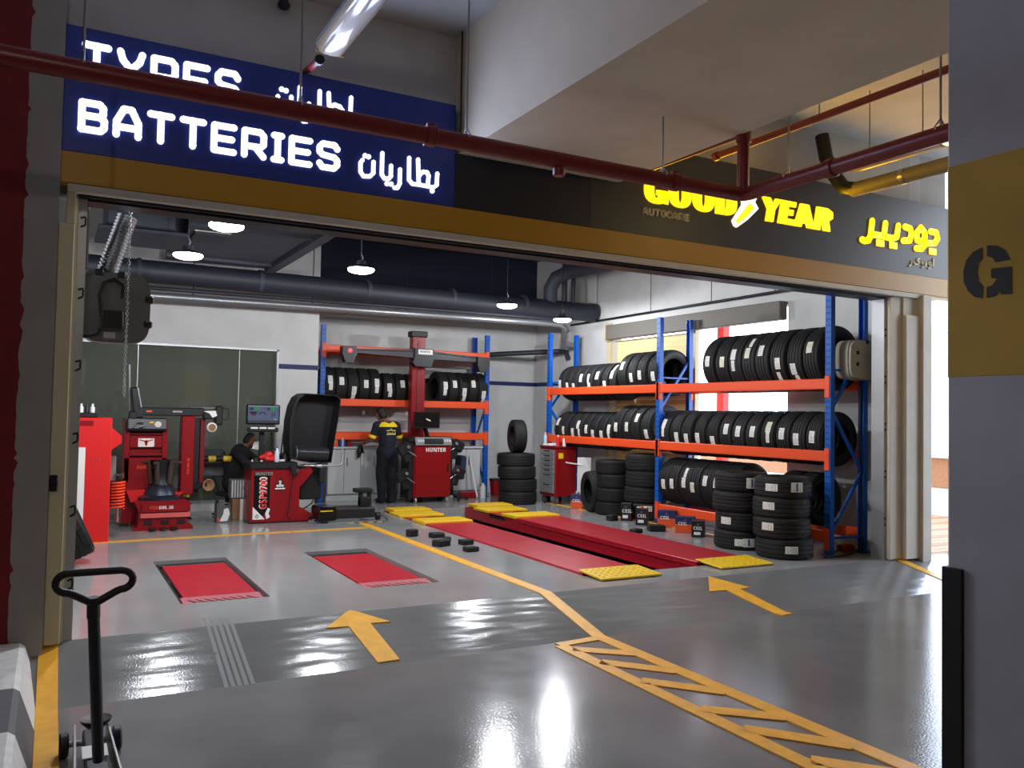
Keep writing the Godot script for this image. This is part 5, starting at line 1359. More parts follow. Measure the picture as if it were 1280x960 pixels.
	# columns on the right
	part("column", MB.new().span(1.57, 1.74, 0.42, 1.49, -0.2, 0.04, 0.012), M.red, t)
	part("column_gap", MB.new().span(1.74, 1.82, 0.4, 1.46, -0.3, -0.05, 0.006), M.black, t)
	part("column", MB.new().span(1.82, 1.88, 0.5, 1.46, -0.35, -0.02, 0.006), M.dark_red, t)
	var vt := Transform3D(Basis(Vector3.BACK, PI / 2), Vector3(1.69, 0.7, 0.042))
	label_text(t, "lettering", "FOX DBL 26", 0.04, M.orange, vt)
	part("lower_arm", MB.new().bar(Vector3(1.7, 0.5, 0.0), Vector3(1.92, 0.56, 0.0), 0.06, 0.07, Vector3.UP, 0.01), M.dark_steel, t)
	part("bead_disc", MB.new().lathe([Vector2(0, -0.05), Vector2(0.04, -0.05), Vector2(0.085, 0.03), Vector2(0.075, 0.035), Vector2(0.03, -0.02), Vector2(0, -0.02)], 20, Transform3D(MB.along(Vector3(0.25, 0.1, 0.95).normalized()), Vector3(1.93, 0.54, 0.03))), M.carton, t)
	# base
	part("base_shell", MB.new().prism([Vector2(0.98, 0.0), Vector2(1.7, 0.0), Vector2(1.7, 0.04), Vector2(1.64, 0.05), Vector2(1.62, 0.24), Vector2(1.68, 0.34), Vector2(1.62, 0.38), Vector2(1.04, 0.38), Vector2(1.0, 0.34), Vector2(1.04, 0.24), Vector2(1.03, 0.05), Vector2(0.98, 0.04)], -0.35, 0.4), M.red, t)
	part("base_front", MB.new().span(1.06, 1.66, 0.24, 0.35, 0.4, 0.43, 0.006), M.red, t)
	part("base_stripe", MB.new().span(1.05, 1.66, 0.165, 0.225, 0.4, 0.435, 0.004), M.badge_pink, t)
	label_text(t, "lettering", "FOX", 0.055, M.orange, Transform3D(Basis.IDENTITY, Vector3(1.16, 0.265, 0.432)))
	label_text(t, "lettering", "DBL 26", 0.055, M.badge_white, Transform3D(Basis.IDENTITY, Vector3(1.27, 0.265, 0.432)))
	for x in [1.1, 1.3, 1.5]:
		part("base_slot", MB.new().span(x, x + 0.1, 0.07, 0.13, 0.395, 0.405, 0.01), M.black, t)
	part("wing_guard", MB.new().prism([Vector2(0.9, 0.5), Vector2(1.14, 0.5), Vector2(1.12, 0.37), Vector2(0.96, 0.34)], 0.0, 0.1).prism([Vector2(1.46, 0.46), Vector2(1.6, 0.46), Vector2(1.52, 0.37), Vector2(1.48, 0.37)], 0.0, 0.1), M.bright_red, t)
	part("turntable", MB.new().lathe([Vector2(0, 0.37), Vector2(0.27, 0.37), Vector2(0.27, 0.41), Vector2(0.2, 0.44), Vector2(0.17, 0.52), Vector2(0.12, 0.57), Vector2(0, 0.57)], 28, Transform3D(Basis.IDENTITY, Vector3(1.31, 0, 0.1))), M.blue_steel, t)
	part("centre_post", MB.new().lathe([Vector2(0.15, 0.5), Vector2(0.1, 0.6), Vector2(0.085, 0.72), Vector2(0.11, 0.86), Vector2(0.13, 0.9), Vector2(0.08, 0.9), Vector2(0.06, 0.7), Vector2(0, 0.7)], 16, Transform3D(Basis.IDENTITY, Vector3(1.31, 0, 0.1))), M.dark_steel, t)
	for k in 4:
		var a := TAU * k / 4.0 + 0.4
		part("clamp_jaw", MB.new().box(Vector3(1.31 + cos(a) * 0.13, 0.72, 0.1 + sin(a) * 0.13), Vector3(0.05, 0.3, 0.05), 0.01, Basis(Vector3.UP, -a) * Basis(Vector3.BACK, -0.12)).box(Vector3(1.31 + cos(a) * 0.19, 0.87, 0.1 + sin(a) * 0.19), Vector3(0.14, 0.035, 0.04), 0.008, Basis(Vector3.UP, -a)), M.rust_steel, t)
	part("pedals", MB.new().box(Vector3(1.2, 0.03, 0.48), Vector3(0.08, 0.02, 0.14), 0.005).box(Vector3(1.33, 0.03, 0.48), Vector3(0.08, 0.02, 0.14), 0.005).box(Vector3(1.46, 0.03, 0.48), Vector3(0.08, 0.02, 0.14), 0.005), M.dark_steel, t)

func guard_rail() -> void:
	var t := thing("guard_rail", "yellow and black banded pipe guard rail between the tyre changer and the balancer", "guard rail", Vector3(0, 0, -13.05))
	var path := []
	path.append(Vector3(1.76, 0, 0))
	path.append(Vector3(1.76, 0.78, 0))
	for k in 5: path.append(Vector3(1.84 - 0.08 * cos(k * PI / 8), 0.78 + 0.08 * sin(k * PI / 8), 0))
	for k in 5: path.append(Vector3(2.34 + 0.08 * sin(k * PI / 8), 0.78 + 0.08 * cos(k * PI / 8), 0))
	path.append(Vector3(2.42, 0, 0))
	var dense := []
	for i in path.size() - 1:
		var n := maxi(1, int(path[i].distance_to(path[i + 1]) / 0.02))
		for k in n: dense.append(path[i].lerp(path[i + 1], float(k) / n))
	dense.append(path[-1])
	var run := 0.0; var start := 0; var k2 := 0
	for i in range(1, dense.size()):
		run += dense[i].distance_to(dense[i - 1])
		if run > 0.092 or i == dense.size() - 1:
			part("band", MB.new().tube(dense.slice(start, i + 1), 0.045, 14), M.yellow if k2 % 2 else M.black, t, "yellow band" if k2 % 2 else "black band")
			start = i; run = 0.0; k2 += 1
	for x in [1.76, 2.42]:
		part("foot_plate", MB.new().box(Vector3(x, 0.006, 0), Vector3(0.16, 0.012, 0.16), 0.003), M.dark_steel, t)
	# oil can, carton, crate
	t = thing("oil_can", "grey plastic oil can with a white label on the floor by the banded rail", "oil can", Vector3(2.17, 0, -12.45), 0.2)
	part("can", MB.new().prism([Vector2(-0.1, 0), Vector2(0.1, 0), Vector2(0.1, 0.17), Vector2(0.085, 0.23), Vector2(0.02, 0.24), Vector2(-0.055, 0.285), Vector2(-0.1, 0.27)], -0.05, 0.05), M.grey_can, t)
	part("oil_label", MB.new().prism([Vector2(-0.06, 0.02), Vector2(0.05, 0.02), Vector2(0.085, 0.12), Vector2(0.06, 0.2), Vector2(0.0, 0.19), Vector2(-0.01, 0.12)], 0.05, 0.053), M.paper, t)
	part("handle", MB.new().tube([Vector3(0.0, 0.235, 0), Vector3(0.04, 0.27, 0), Vector3(0.09, 0.25, 0), Vector3(0.095, 0.18, 0)], 0.014, 8), M.grey_can, t)
	part("cap", MB.new().cyl(Vector3(-0.075, 0.275, 0), Vector3(-0.085, 0.31, 0), 0.022, 12), M.black, t)
	part("cap", MB.new().box(Vector3(-0.08, 0.05, 0.051), Vector3(0.03, 0.05, 0.003)), M.orange, t, "small orange mark")
	t = thing("carton_box", "brown carton box on the floor left of the wheel balancer", "carton", Vector3(2.46, 0, -12.75))
	part("box_body", MB.new().box(Vector3(0, 0.15, 0), Vector3(0.26, 0.3, 0.26), 0.006), M.carton, t)
	part("tape", MB.new().box(Vector3(0, 0.15, 0.131), Vector3(0.04, 0.3, 0.003)).box(Vector3(0.08, 0.05, 0.131), Vector3(0.06, 0.04, 0.003)), M.paper, t)
	t = thing("wire_crate", "pale ribbed crate on top of the brown carton", "crate", Vector3(2.45, 0.3, -12.78))
	part("shell", MB.new().box(Vector3(0, 0.14, 0), Vector3(0.27, 0.27, 0.22), 0.01), M.grey_plastic, t)
	for k in 7:
		part("rib", MB.new().box(Vector3(-0.115 + k * 0.038, 0.14, 0.113), Vector3(0.016, 0.25, 0.012), 0.003), M.white, t)

func balancer() -> void:
	var t := thing("wheel_balancer", "dark red wheel balancer with a tall black wheel guard", "wheel balancer", Vector3(0, 0, -12.1))
	part("body", MB.new().prism([Vector2(2.48, 0.02), Vector2(3.36, 0.02), Vector2(3.37, 0.1), Vector2(3.16, 0.22), Vector2(3.16, 0.5), Vector2(3.35, 0.72), Vector2(3.3, 0.8), Vector2(3.1, 0.7), Vector2(3.02, 0.78), Vector2(2.48, 0.78)], -0.5, 0.0), M.red, t)
	part("plinth", MB.new().span(2.5, 3.3, 0.0, 0.03, -0.48, -0.02), M.black, t)
	part("tool_tray", MB.new().span(2.45, 3.12, 0.76, 0.86, -0.52, 0.04, 0.02), M.plastic, t)
	part("decal_panel", MB.new().span(2.52, 2.74, 0.12, 0.72, 0.0, 0.004), M.black_gloss, t)
	label_text(t, "lettering", "HUNTER", 0.062, M.alu, Transform3D(Basis.IDENTITY, Vector3(2.53, 0.66, 0.006)))
	label_text(t, "lettering", "GSP9700", 0.145, M.badge_white, Transform3D(Basis(Vector3.BACK, PI / 2) * Basis.from_scale(Vector3(0.78, 1, 1)), Vector3(2.735, 0.2, 0.006)))
	label_text(t, "lettering", "GSP9700", 0.135, M.bright_red, Transform3D(Basis(Vector3.BACK, PI / 2) * Basis.from_scale(Vector3(0.78, 0.95, 1)), Vector3(2.729, 0.206, 0.010)))
	for k in 3:
		part("decal_line", MB.new().span(2.61 + k * 0.013, 2.617 + k * 0.013, 0.42, 0.62, 0.004, 0.007), M.badge_pink, t)
	part("decal_triangle", MB.new().prism([Vector2(2.51, 0.06), Vector2(2.68, 0.06), Vector2(2.51, 0.24)], 0.004, 0.007), M.badge_white, t)
	part("decal_emblem", MB.new().stroke([Vector2(2.55, 0.1), Vector2(2.57, 0.13), Vector2(2.59, 0.1), Vector2(2.57, 0.08), Vector2(2.55, 0.1)], 0.008, 0.007, 0.009), M.black, t)
	part("decal_figure", MB.new().prism([Vector2(2.7, 0.06), Vector2(2.75, 0.09), Vector2(2.73, 0.14), Vector2(2.75, 0.2), Vector2(2.72, 0.22), Vector2(2.68, 0.14)], 0.004, 0.007), M.badge_white, t)
	part("warning_triangle", MB.new().prism([Vector2(2.79, 0.46), Vector2(2.97, 0.46), Vector2(2.88, 0.65)], 0.0, 0.004), M.black, t)
	var w := MB.new()
	w.dot(Vector2(2.88, 0.58), 0.02, 0.004, 0.007)
	for x in [2.845, 2.88, 2.915]: w.dot(Vector2(x, 0.525), 0.017, 0.004, 0.007)
	w.prism([Vector2(2.86, 0.53), Vector2(2.9, 0.53), Vector2(2.89, 0.58), Vector2(2.87, 0.58)], 0.004, 0.007)
	w.prism([Vector2(2.81, 0.475), Vector2(2.95, 0.475), Vector2(2.95, 0.495), Vector2(2.81, 0.495)], 0.004, 0.007)
	part("warning_symbol", w, M.badge_white, t)
	# monitor
	part("post", MB.new().span(2.63, 2.7, 0.86, 1.32, -0.3, -0.25, 0.006), M.black, t)
	var m := part("monitor", MB.new().span(2.43, 2.9, 1.385, 1.67, -0.26, -0.2, 0.012), M.black_gloss, t)
	part("screen", MB.new().quad(Vector3(2.448, 1.405, -0.198), Vector3(2.882, 1.405, -0.198), Vector3(2.882, 1.655, -0.198), Vector3(2.448, 1.655, -0.198), Vector3.BACK), screen_mat(), m)
	part("keypad", MB.new().box(Vector3(2.66, 1.31, -0.2), Vector3(0.42, 0.06, 0.1), 0.01), M.plastic, t)
	for k in 3:
		part("key_row", MB.new().box(Vector3(2.53 + k * 0.12, 1.335, -0.148), Vector3(0.1, 0.025, 0.02), 0.004), M.badge_white, t)
	part("side_cable", MB.new().tube([Vector3(2.98, 1.28, -0.3), Vector3(2.96, 1.1, -0.28), Vector3(2.94, 0.95, -0.25)], 0.012, 6).tube([Vector3(2.8, 1.3, -0.28), Vector3(2.8, 1.1, -0.28), Vector3(2.95, 0.9, -0.25)], 0.008, 6), M.black, t)
	# wheel guard
	var g := MB.new()
	var outline := [Vector2(3.02, 0.9), Vector2(3.0, 1.2), Vector2(3.01, 1.45), Vector2(3.05, 1.66), Vector2(3.11, 1.79), Vector2(3.19, 1.845), Vector2(3.4, 1.84), Vector2(3.66, 1.83), Vector2(3.72, 1.8), Vector2(3.74, 1.75), Vector2(3.71, 1.5), Vector2(3.66, 1.15), Vector2(3.62, 0.84), Vector2(3.3, 0.84)]
	g.prism(outline, -0.42, -0.36, Transform3D.IDENTITY, true)
	var inset := Geometry2D.offset_polygon(PackedVector2Array(outline), -0.03, Geometry2D.JOIN_ROUND)
	var rim := PackedVector2Array(outline)
	for i in rim.size():  # the wall of the shell that stands towards the viewer
		var a := rim[i]; var c := rim[(i + 1) % rim.size()]
		var e := Vector2(c.y - a.y, a.x - c.x).normalized() * (1.0 if Geometry2D.is_polygon_clockwise(rim) else 1.0)
		var ctr := Vector2(3.37, 1.35)
		if e.dot((a + c) / 2 - ctr) < 0: e = -e
		var lip := 0.06 if (a.x + c.x) / 2 < 3.2 else 0.02
		g.quad(Vector3(a.x, a.y, -0.36), Vector3(c.x, c.y, -0.36), Vector3(c.x, c.y, -0.02), Vector3(a.x, a.y, -0.02), Vector3(e.x, e.y, 0))
		var ai := a.lerp(ctr, lip); var ci := c.lerp(ctr, lip)
		g.quad(Vector3(ai.x, ai.y, -0.36), Vector3(ci.x, ci.y, -0.36), Vector3(ci.x, ci.y, -0.02), Vector3(ai.x, ai.y, -0.02), Vector3(-e.x, -e.y, 0))
		g.quad(Vector3(a.x, a.y, -0.02), Vector3(c.x, c.y, -0.02), Vector3(ci.x, ci.y, -0.02), Vector3(ai.x, ai.y, -0.02), Vector3.BACK)
	part("wheel_guard", g, M.guard, t)
	part("spindle_drum", MB.new().cyl(Vector3(3.1, 0.99, -0.02), Vector3(3.56, 0.97, -0.02), 0.1, 24, -1.0, 0.015), M.drum, t)
	part("drum_rim", MB.new().cyl(Vector3(3.085, 0.99, -0.02), Vector3(3.1, 0.99, -0.02), 0.104, 24), M.steel, t)
	part("spindle", MB.new().cyl(Vector3(3.2, 0.81, 0.0), Vector3(3.42, 0.8, 0.0), 0.025, 12).cyl(Vector3(3.4, 0.8, 0), Vector3(3.48, 0.8, 0), 0.04, 12, -1.0, 0.008), M.chrome, t)
	part("guard_arm", MB.new().tube([Vector3(3.48, 0.8, 0.0), Vector3(3.7, 0.8, 0.0), Vector3(3.76, 0.81, 0.0), Vector3(3.775, 0.86, 0.0), Vector3(3.775, 1.2, 0.0)], 0.014, 8).box(Vector3(3.72, 1.0, 0.0), Vector3(0.1, 0.02, 0.02)), M.alu, t)
	part("motor_cover", MB.new().span(3.2, 3.52, 0.3, 0.78, -0.42, -0.15, 0.02).span(3.44, 3.52, 0.55, 0.76, -0.1, 0.02, 0.01), M.plastic, t)
	part("caliper", MB.new().box(Vector3(3.05, 0.75, 0.06), Vector3(0.08, 0.16, 0.05), 0.01, Basis(Vector3.BACK, 0.3)).tube([Vector3(3.05, 0.7, 0.06), Vector3(3.02, 0.4, 0.05), Vector3(2.98, 0.1, 0.06), Vector3(3.05, 0.01, 0.08)], 0.008, 6), M.black, t)
	part("pedal", MB.new().bar(Vector3(3.3, 0.06, 0.0), Vector3(3.5, 0.1, 0.02), 0.05, 0.03, Vector3.UP, 0.006).tube([Vector3(3.2, 0.16, -0.05), Vector3(3.36, 0.25, -0.08), Vector3(3.4, 0.32, -0.1)], 0.01, 6), M.black, t)
	# what lies in the tray
	t = thing("rag", "crumpled red rag in the tray of the balancer", "rag", Vector3(2.74, 0.865, -12.25))
	part("cloth", MB.new().nets([[Vector3(-0.1, 0.05, 0), Vector3(0.0, 0.09, 0.03), 0.035, 0.045], [Vector3(0.0, 0.09, 0.03), Vector3(0.12, 0.03, 0.0), 0.045, 0.03], [Vector3(-0.03, 0.03, 0.05), Vector3(0.08, 0.02, 0.06), 0.03, 0.025]], 0.012, 0.03), M.bright_red, t)
	t = thing("water_bottle", "clear plastic water bottle standing in the tray of the balancer", "bottle", Vector3(2.83, 0.86, -12.12))
	part("bottle", MB.new().lathe([Vector2(0, 0), Vector2(0.03, 0.0), Vector2(0.034, 0.01), Vector2(0.032, 0.08), Vector2(0.034, 0.13), Vector2(0.015, 0.175), Vector2(0.013, 0.2), Vector2(0, 0.2)], 16), M.bottle, t)
	part("cap", MB.new().cyl(Vector3(0, 0.2, 0), Vector3(0, 0.215, 0), 0.015, 10), M.blue, t)
	solo("paper_sheet", MB.new().prism([Vector2(-0.09, 0), Vector2(0.07, -0.03), Vector2(0.085, 0.11), Vector2(-0.06, 0.1)], 0, 0.004), M.paper, "white sheet of paper held up beside the bending mechanic", "paper", Vector3(2.66, 1.03, -12.55), -0.2)
	t = thing("parts_heap", "heap of dark balancing weights and adaptors in the tray of the balancer", "parts", Vector3(2.78, 0.86, -12.35))
	part("adaptors", MB.new().cyl(Vector3(-0.22, 0, 0.1), Vector3(-0.22, 0.05, 0.1), 0.06, 14, 0.03).cyl(Vector3(-0.1, 0, 0.14), Vector3(-0.1, 0.04, 0.14), 0.05, 14, 0.02).cyl(Vector3(0.2, 0, 0.08), Vector3(0.2, 0.1, 0.06), 0.06, 14, 0.03).box(Vector3(0.1, 0.05, -0.05), Vector3(0.22, 0.1, 0.14), 0.02, Basis(Vector3.UP, 0.4)).box(Vector3(0.25, 0.06, -0.05), Vector3(0.14, 0.14, 0.12), 0.03), M.plastic, t)
	part("weights", MB.new().box(Vector3(-0.28, 0.02, 0.18), Vector3(0.02, 0.03, 0.03), 0.004).box(Vector3(0.13, 0.02, 0.2), Vector3(0.08, 0.03, 0.03), 0.004, Basis(Vector3.UP, -0.5)).box(Vector3(-0.16, 0.015, 0.22), Vector3(0.03, 0.02, 0.02), 0.004), M.badge_white, t)
	# low black dolly on the floor
	t = thing("wheel_dolly", "long low black wheel lift dolly on the floor right of the balancer", "dolly", Vector3(0, 0, -11.95))
	part("beam_body", MB.new().span(3.6, 4.22, 0.05, 0.2, -0.3, 0.1, 0.02), M.plastic, t)
	part("end_box", MB.new().span(3.36, 3.62, 0.03, 0.23, -0.25, 0.16, 0.02), M.black_gloss, t)
	part("yellow_strip", MB.new().span(3.38, 3.56, 0.17, 0.185, 0.16, 0.166), M.yellow, t)
	part("upright", MB.new().span(4.05, 4.09, 0.2, 0.42, -0.2, -0.1, 0.008).span(4.18, 4.22, 0.2, 0.42, -0.2, -0.1, 0.008).span(3.97, 4.23, 0.4, 0.46, -0.24, -0.06, 0.01).span(4.05, 4.22, 0.2, 0.33, -0.22, -0.08, 0.01), M.black, t)
	part("wheel", MB.new().cyl(Vector3(3.42, 0.035, 0.12), Vector3(3.5, 0.035, 0.12), 0.035, 12).cyl(Vector3(4.26, 0.06, 0.0), Vector3(4.32, 0.06, 0.0), 0.055, 14), M.black, t)
	part("wheel", MB.new().tube([Vector3(4.26, 0.12, 0.02), Vector3(4.36, 0.06, 0.06), Vector3(4.4, 0.01, 0.14)], 0.008, 6), M.black, t, "black cable end")
	t = thing("hazard_tape", "short strip of yellow and black hazard tape on the floor in front of the dolly", "tape", Vector3(3.82, 0.002, -11.72))
	for k in 8:
		part("tape_band", MB.new().box(Vector3(k * 0.07, 0.002, 0), Vector3(0.07, 0.003, 0.035), 0.0), M.yellow if k % 2 == 0 else M.black, t)

func screen_mat() -> StandardMaterial3D:
	var im := Image.create(256, 150, false, Image.FORMAT_RGB8)
	im.fill(Color8(96, 104, 132))
	im.fill_rect(Rect2i(0, 0, 256, 8), Color8(150, 156, 172)); im.fill_rect(Rect2i(0, 128, 256, 22), Color8(70, 74, 84))
	for r in [[14, 18, 30, 22, 60, 66, 86], [48, 14, 42, 26, 48, 150, 84], [156, 18, 26, 22, 60, 66, 86], [184, 14, 46, 26, 48, 150, 84], [10, 52, 70, 8, 50, 52, 70], [20, 60, 50, 14, 50, 52, 70], [30, 74, 36, 14, 120, 60, 70], [96, 56, 46, 10, 56, 58, 78], [92, 66, 10, 14, 56, 58, 78], [136, 66, 10, 14, 56, 58, 78], [112, 84, 16, 8, 120, 110, 140], [196, 58, 8, 44, 60, 62, 80], [216, 58, 8, 30, 60, 62, 80], [216, 112, 22, 8, 170, 176, 190]]:
		im.fill_rect(Rect2i(r[0], r[1], r[2], r[3]), Color8(r[4], r[5], r[6]))
	im.flip_y()
	var m := paint(20, 20, 24, 0.2)
	m.albedo_texture = ImageTexture.create_from_image(im)
	m.emission_enabled = true
	m.emission_texture = m.albedo_texture
	m.emission_operator = BaseMaterial3D.EMISSION_OP_MULTIPLY
	m.emission = Color.WHITE
	m.emission_energy_multiplier = 0.75
	return m

func back_group() -> void:
	# worktop cabinets under the back rack
	var labels := ["leftmost pale grey base cabinet under the back rack, by the balancer arm", "pale grey base cabinet left of the standing mechanic", "pale grey base cabinet straight behind the standing mechanic", "pale grey base cabinet behind the red alignment console", "rightmost pale grey base cabinet under the back rack"]
	for k in 5:
		var t := thing("base_cabinet", labels[k], "cabinet", Vector3(4.3 + k * 0.6, 0, -14.62), 0.0, "base cabinets under the back rack")
		part("body", MB.new().span(0, 0.598, 0.12, 0.93, -0.56, -0.02), M.cabinet, t)
		part("plinth", MB.new().span(0, 0.598, 0, 0.12, -0.52, -0.05), M.cabinet, t)
		for d in 2:
			var o := part("door", MB.new().span(0.003 + d * 0.3, 0.295 + d * 0.3, 0.13, 0.92, -0.02, 0.0, 0.003), M.cabinet, t)
			part("handle", MB.new().box(Vector3(0.25 if d == 0 else 0.35, 0.7, 0.02), Vector3(0.012, 0.16, 0.014), 0.003).box(Vector3(0.25 if d == 0 else 0.35, 0.77, 0.01), Vector3(0.01, 0.01, 0.02)).box(Vector3(0.25 if d == 0 else 0.35, 0.63, 0.01), Vector3(0.01, 0.01, 0.02)), M.steel, o)
	solo("worktop", MB.new().span(4.26, 7.34, 0.93, 0.965, -15.2, -14.58, 0.006), M.cabinet, "long pale worktop over the base cabinets at the back", "worktop")
	var its := [[4.42, 0.12, 0.1, "orange", "orange parts box at the left end of the back worktop"], [4.58, 0.1, 0.12, "blue", "blue and white box on the back worktop beside the orange parts box"], [4.7, 0.07, 0.16, "red", "red carton on the back worktop left of the mechanic"], [4.86, 0.16, 0.05, "steel", "flat steel tool tray on the back worktop by the mechanic's hand"], [6.62, 0.2, 0.06, "steel", "flat tool tray on the back worktop right of the console"]]
	for q in its:
		var t := thing("parts_box", q[4], "box", Vector3(q[0], 0.965, -14.72))
		part("box_body", MB.new().box(Vector3(0, q[2] / 2, 0), Vector3(q[1], q[2], 0.12), 0.006), M[q[3]], t)
		part("lid", MB.new().box(Vector3(0, q[2], 0), Vector3(q[1] * 1.06, 0.015, 0.13), 0.004), M.paper if q[3] != "steel" else M.dark_steel, t)
	# alignment tower
	var t := thing("alignment_tower", "tall dark red wheel alignment tower with a wide black camera bar", "alignment tower", Vector3(0, 0, -14.3))
	part("column", MB.new().span(5.72, 5.98, 0, 3.02, -0.16, 0.0, 0.012), M.red, t)
	part("rail", MB.new().span(5.82, 5.88, 0.2, 2.9, 0.0, 0.012), M.dark_red, t)
	part("top_cap", MB.new().span(5.69, 6.01, 2.97, 3.08, -0.18, 0.02, 0.015), M.black, t)
	label_text(t, "lettering", "HUNTER", 0.05, M.badge_pink, Transform3D(Basis.IDENTITY, Vector3(5.77, 2.85, 0.002)))
	part("camera_bar", MB.new().prism([Vector2(4.55, 2.69), Vector2(5.72, 2.73), Vector2(6.04, 2.72), Vector2(7.0, 2.66), Vector2(7.0, 2.56), Vector2(6.1, 2.57), Vector2(6.04, 2.55), Vector2(5.74, 2.54), Vector2(5.66, 2.58), Vector2(4.6, 2.62)], 0.02, 0.14), M.plastic, t)
	part("bar_ridge", MB.new().box(Vector3(5.15, 2.68, 0.145), Vector3(1.1, 0.012, 0.02), 0.004, Basis(Vector3.BACK, 0.03)).box(Vector3(6.5, 2.66, 0.145), Vector3(0.9, 0.012, 0.02), 0.004, Basis(Vector3.BACK, -0.06)), M.dark_steel, t)
	part("centre_block", MB.new().prism([Vector2(5.7, 2.76), Vector2(6.06, 2.75), Vector2(6.08, 2.6), Vector2(6.02, 2.42), Vector2(5.72, 2.43), Vector2(5.66, 2.5), Vector2(5.7, 2.58)], 0.0, 0.18), M.plastic, t)
	part("name_plate", MB.new().box(Vector3(5.9, 2.69, 0.185), Vector3(0.28, 0.09, 0.008), 0.003), M.paper, t)
	label_text(t, "lettering", "HUNTER", 0.05, M.dark_steel, Transform3D(Basis.IDENTITY, Vector3(5.79, 2.665, 0.188)))
	part("camera_pod", MB.new().prism([Vector2(4.36, 2.72), Vector2(4.6, 2.73), Vector2(4.62, 2.6), Vector2(4.56, 2.44), Vector2(4.42, 2.44), Vector2(4.36, 2.58)], 0.02, 0.2), M.plastic, t)
	part("camera_pod", MB.new().prism([Vector2(6.95, 2.66), Vector2(7.2, 2.65), Vector2(7.2, 2.5), Vector2(7.14, 2.38), Vector2(7.0, 2.38), Vector2(6.95, 2.5)], 0.02, 0.2), M.plastic, t)
	part("status_led_light", MB.new().ellipsoid(Vector3(4.49, 2.645, 0.205), Vector3(0.035, 0.035, 0.015), 14), glow(255, 60, 70, 3.0), t)
	# alignment console
	t = thing("alignment_console", "red alignment console cabinet on casters with a black monitor", "console", Vector3(0, 0, -13.85))
	part("cabinet_body", MB.new().span(5.62, 6.33, 0.1, 1.02, -0.4, -0.015, 0.008), M.red, t)
	part("side_panel", MB.new().span(5.53, 5.63, 0.08, 1.06, -0.41, -0.04, 0.01).span(6.33, 6.38, 0.2, 1.02, -0.41, -0.04, 0.01), M.black, t)
	var door := part("door", MB.new().span(5.65, 6.32, 0.11, 1.0, -0.015, 0.0, 0.004), M.red, t)
	part("handle", MB.new().box(Vector3(6.27, 0.62, 0.006), Vector3(0.03, 0.14, 0.012), 0.004), M.black, door)
	label_text(t, "lettering", "HUNTER", 0.1, M.badge_white, Transform3D(Basis.IDENTITY, Vector3(5.83, 0.88, 0.001)))
	part("control_panel", MB.new().box(Vector3(5.98, 1.09, 0.0), Vector3(0.7, 0.15, 0.03), 0.006, Basis(Vector3.RIGHT, -0.3)), M.grey_plastic, t)
	part("keyboard_slot", MB.new().box(Vector3(5.98, 1.09, 0.018), Vector3(0.36, 0.1, 0.02), 0.004, Basis(Vector3.RIGHT, -0.3)), M.black_gloss, t)
	for k in 6:
		part("button", MB.new().box(Vector3((5.69 if k < 3 else 6.2) + (k % 3) * 0.045, 1.1, 0.014), Vector3(0.03, 0.05, 0.012), 0.003, Basis(Vector3.RIGHT, -0.3)), M.alu, t)
	part("top_shell", MB.new().span(5.53, 6.38, 1.06, 1.17, -0.4, -0.03, 0.03), M.plastic, t)
	part("monitor_arm", MB.new().bar(Vector3(5.95, 1.16, -0.2), Vector3(5.85, 1.4, -0.16), 0.06, 0.05), M.black, t)
	var mo := part("monitor", MB.new().box(Vector3(5.88, 1.465, -0.1), Vector3(0.5, 0.29, 0.05), 0.01), M.black, t)
	part("screen", MB.new().box(Vector3(5.88, 1.47, -0.073), Vector3(0.47, 0.255, 0.002)), M.black_gloss, mo)
	part("screen_mark", MB.new().box(Vector3(5.9, 1.47, -0.071), Vector3(0.09, 0.02, 0.002), 0.0, Basis(Vector3.BACK, -0.4)), M.gold, mo)
	for x in [5.68, 6.28]:
		for z in [-0.06, -0.34]:
			part("caster", MB.new().cyl(Vector3(x - 0.015, 0.045, z), Vector3(x + 0.015, 0.045, z), 0.045, 14).box(Vector3(x, 0.085, z), Vector3(0.04, 0.03, 0.05), 0.005), M.alu, t)
	var cl := [[Vector3(5.42, 0.93, -13.8), 0.6, "upper black wheel clamp hanging on the left side of the red console"], [Vector3(5.4, 0.47, -13.8), 0.6, "lower black wheel clamp hanging on the left side of the red console"], [Vector3(6.47, 0.98, -13.95), 2.5, "upper black wheel clamp hanging on the right side of the red console"], [Vector3(6.5, 0.5, -13.95), 2.5, "lower black wheel clamp hanging on the right side of the red console"]]
	for q in cl:
		var c := thing("wheel_clamp", q[2], "wheel clamp", q[0], 0.0, "wheel clamps on the alignment console")
		var sg := 1.0 if q[1] < 1.0 else -1.0
		part("target_head", MB.new().box(Vector3(-0.02 * sg, 0.03, 0.02), Vector3(0.24, 0.2, 0.1), 0.03, Basis(Vector3.BACK, 0.5 * sg)).box(Vector3(0.04 * sg, -0.13, 0.0), Vector3(0.12, 0.16, 0.08), 0.02, Basis(Vector3.BACK, 0.3 * sg)), M.plastic, c)
		part("spindle", MB.new().cyl(Vector3(0.04 * sg, 0.0, 0.06), Vector3(0.2 * sg, -0.1, 0.05), 0.012, 8), M.chrome, c)
		part("grip", MB.new().bar(Vector3(-0.12 * sg, -0.02, 0.05), Vector3(0.02 * sg, 0.12, 0.06), 0.04, 0.03, Vector3.UP, 0.008), M.black, c)
		part("knob", MB.new().cyl(Vector3(0.03 * sg, 0.06, 0.06), Vector3(0.03 * sg, 0.07, 0.1), 0.03, 12), M.chrome, c)
	# chair behind the console
	t = thing("office_chair", "dark swivel chair half hidden right of the red console", "chair", Vector3(6.62, 0, -14.2))
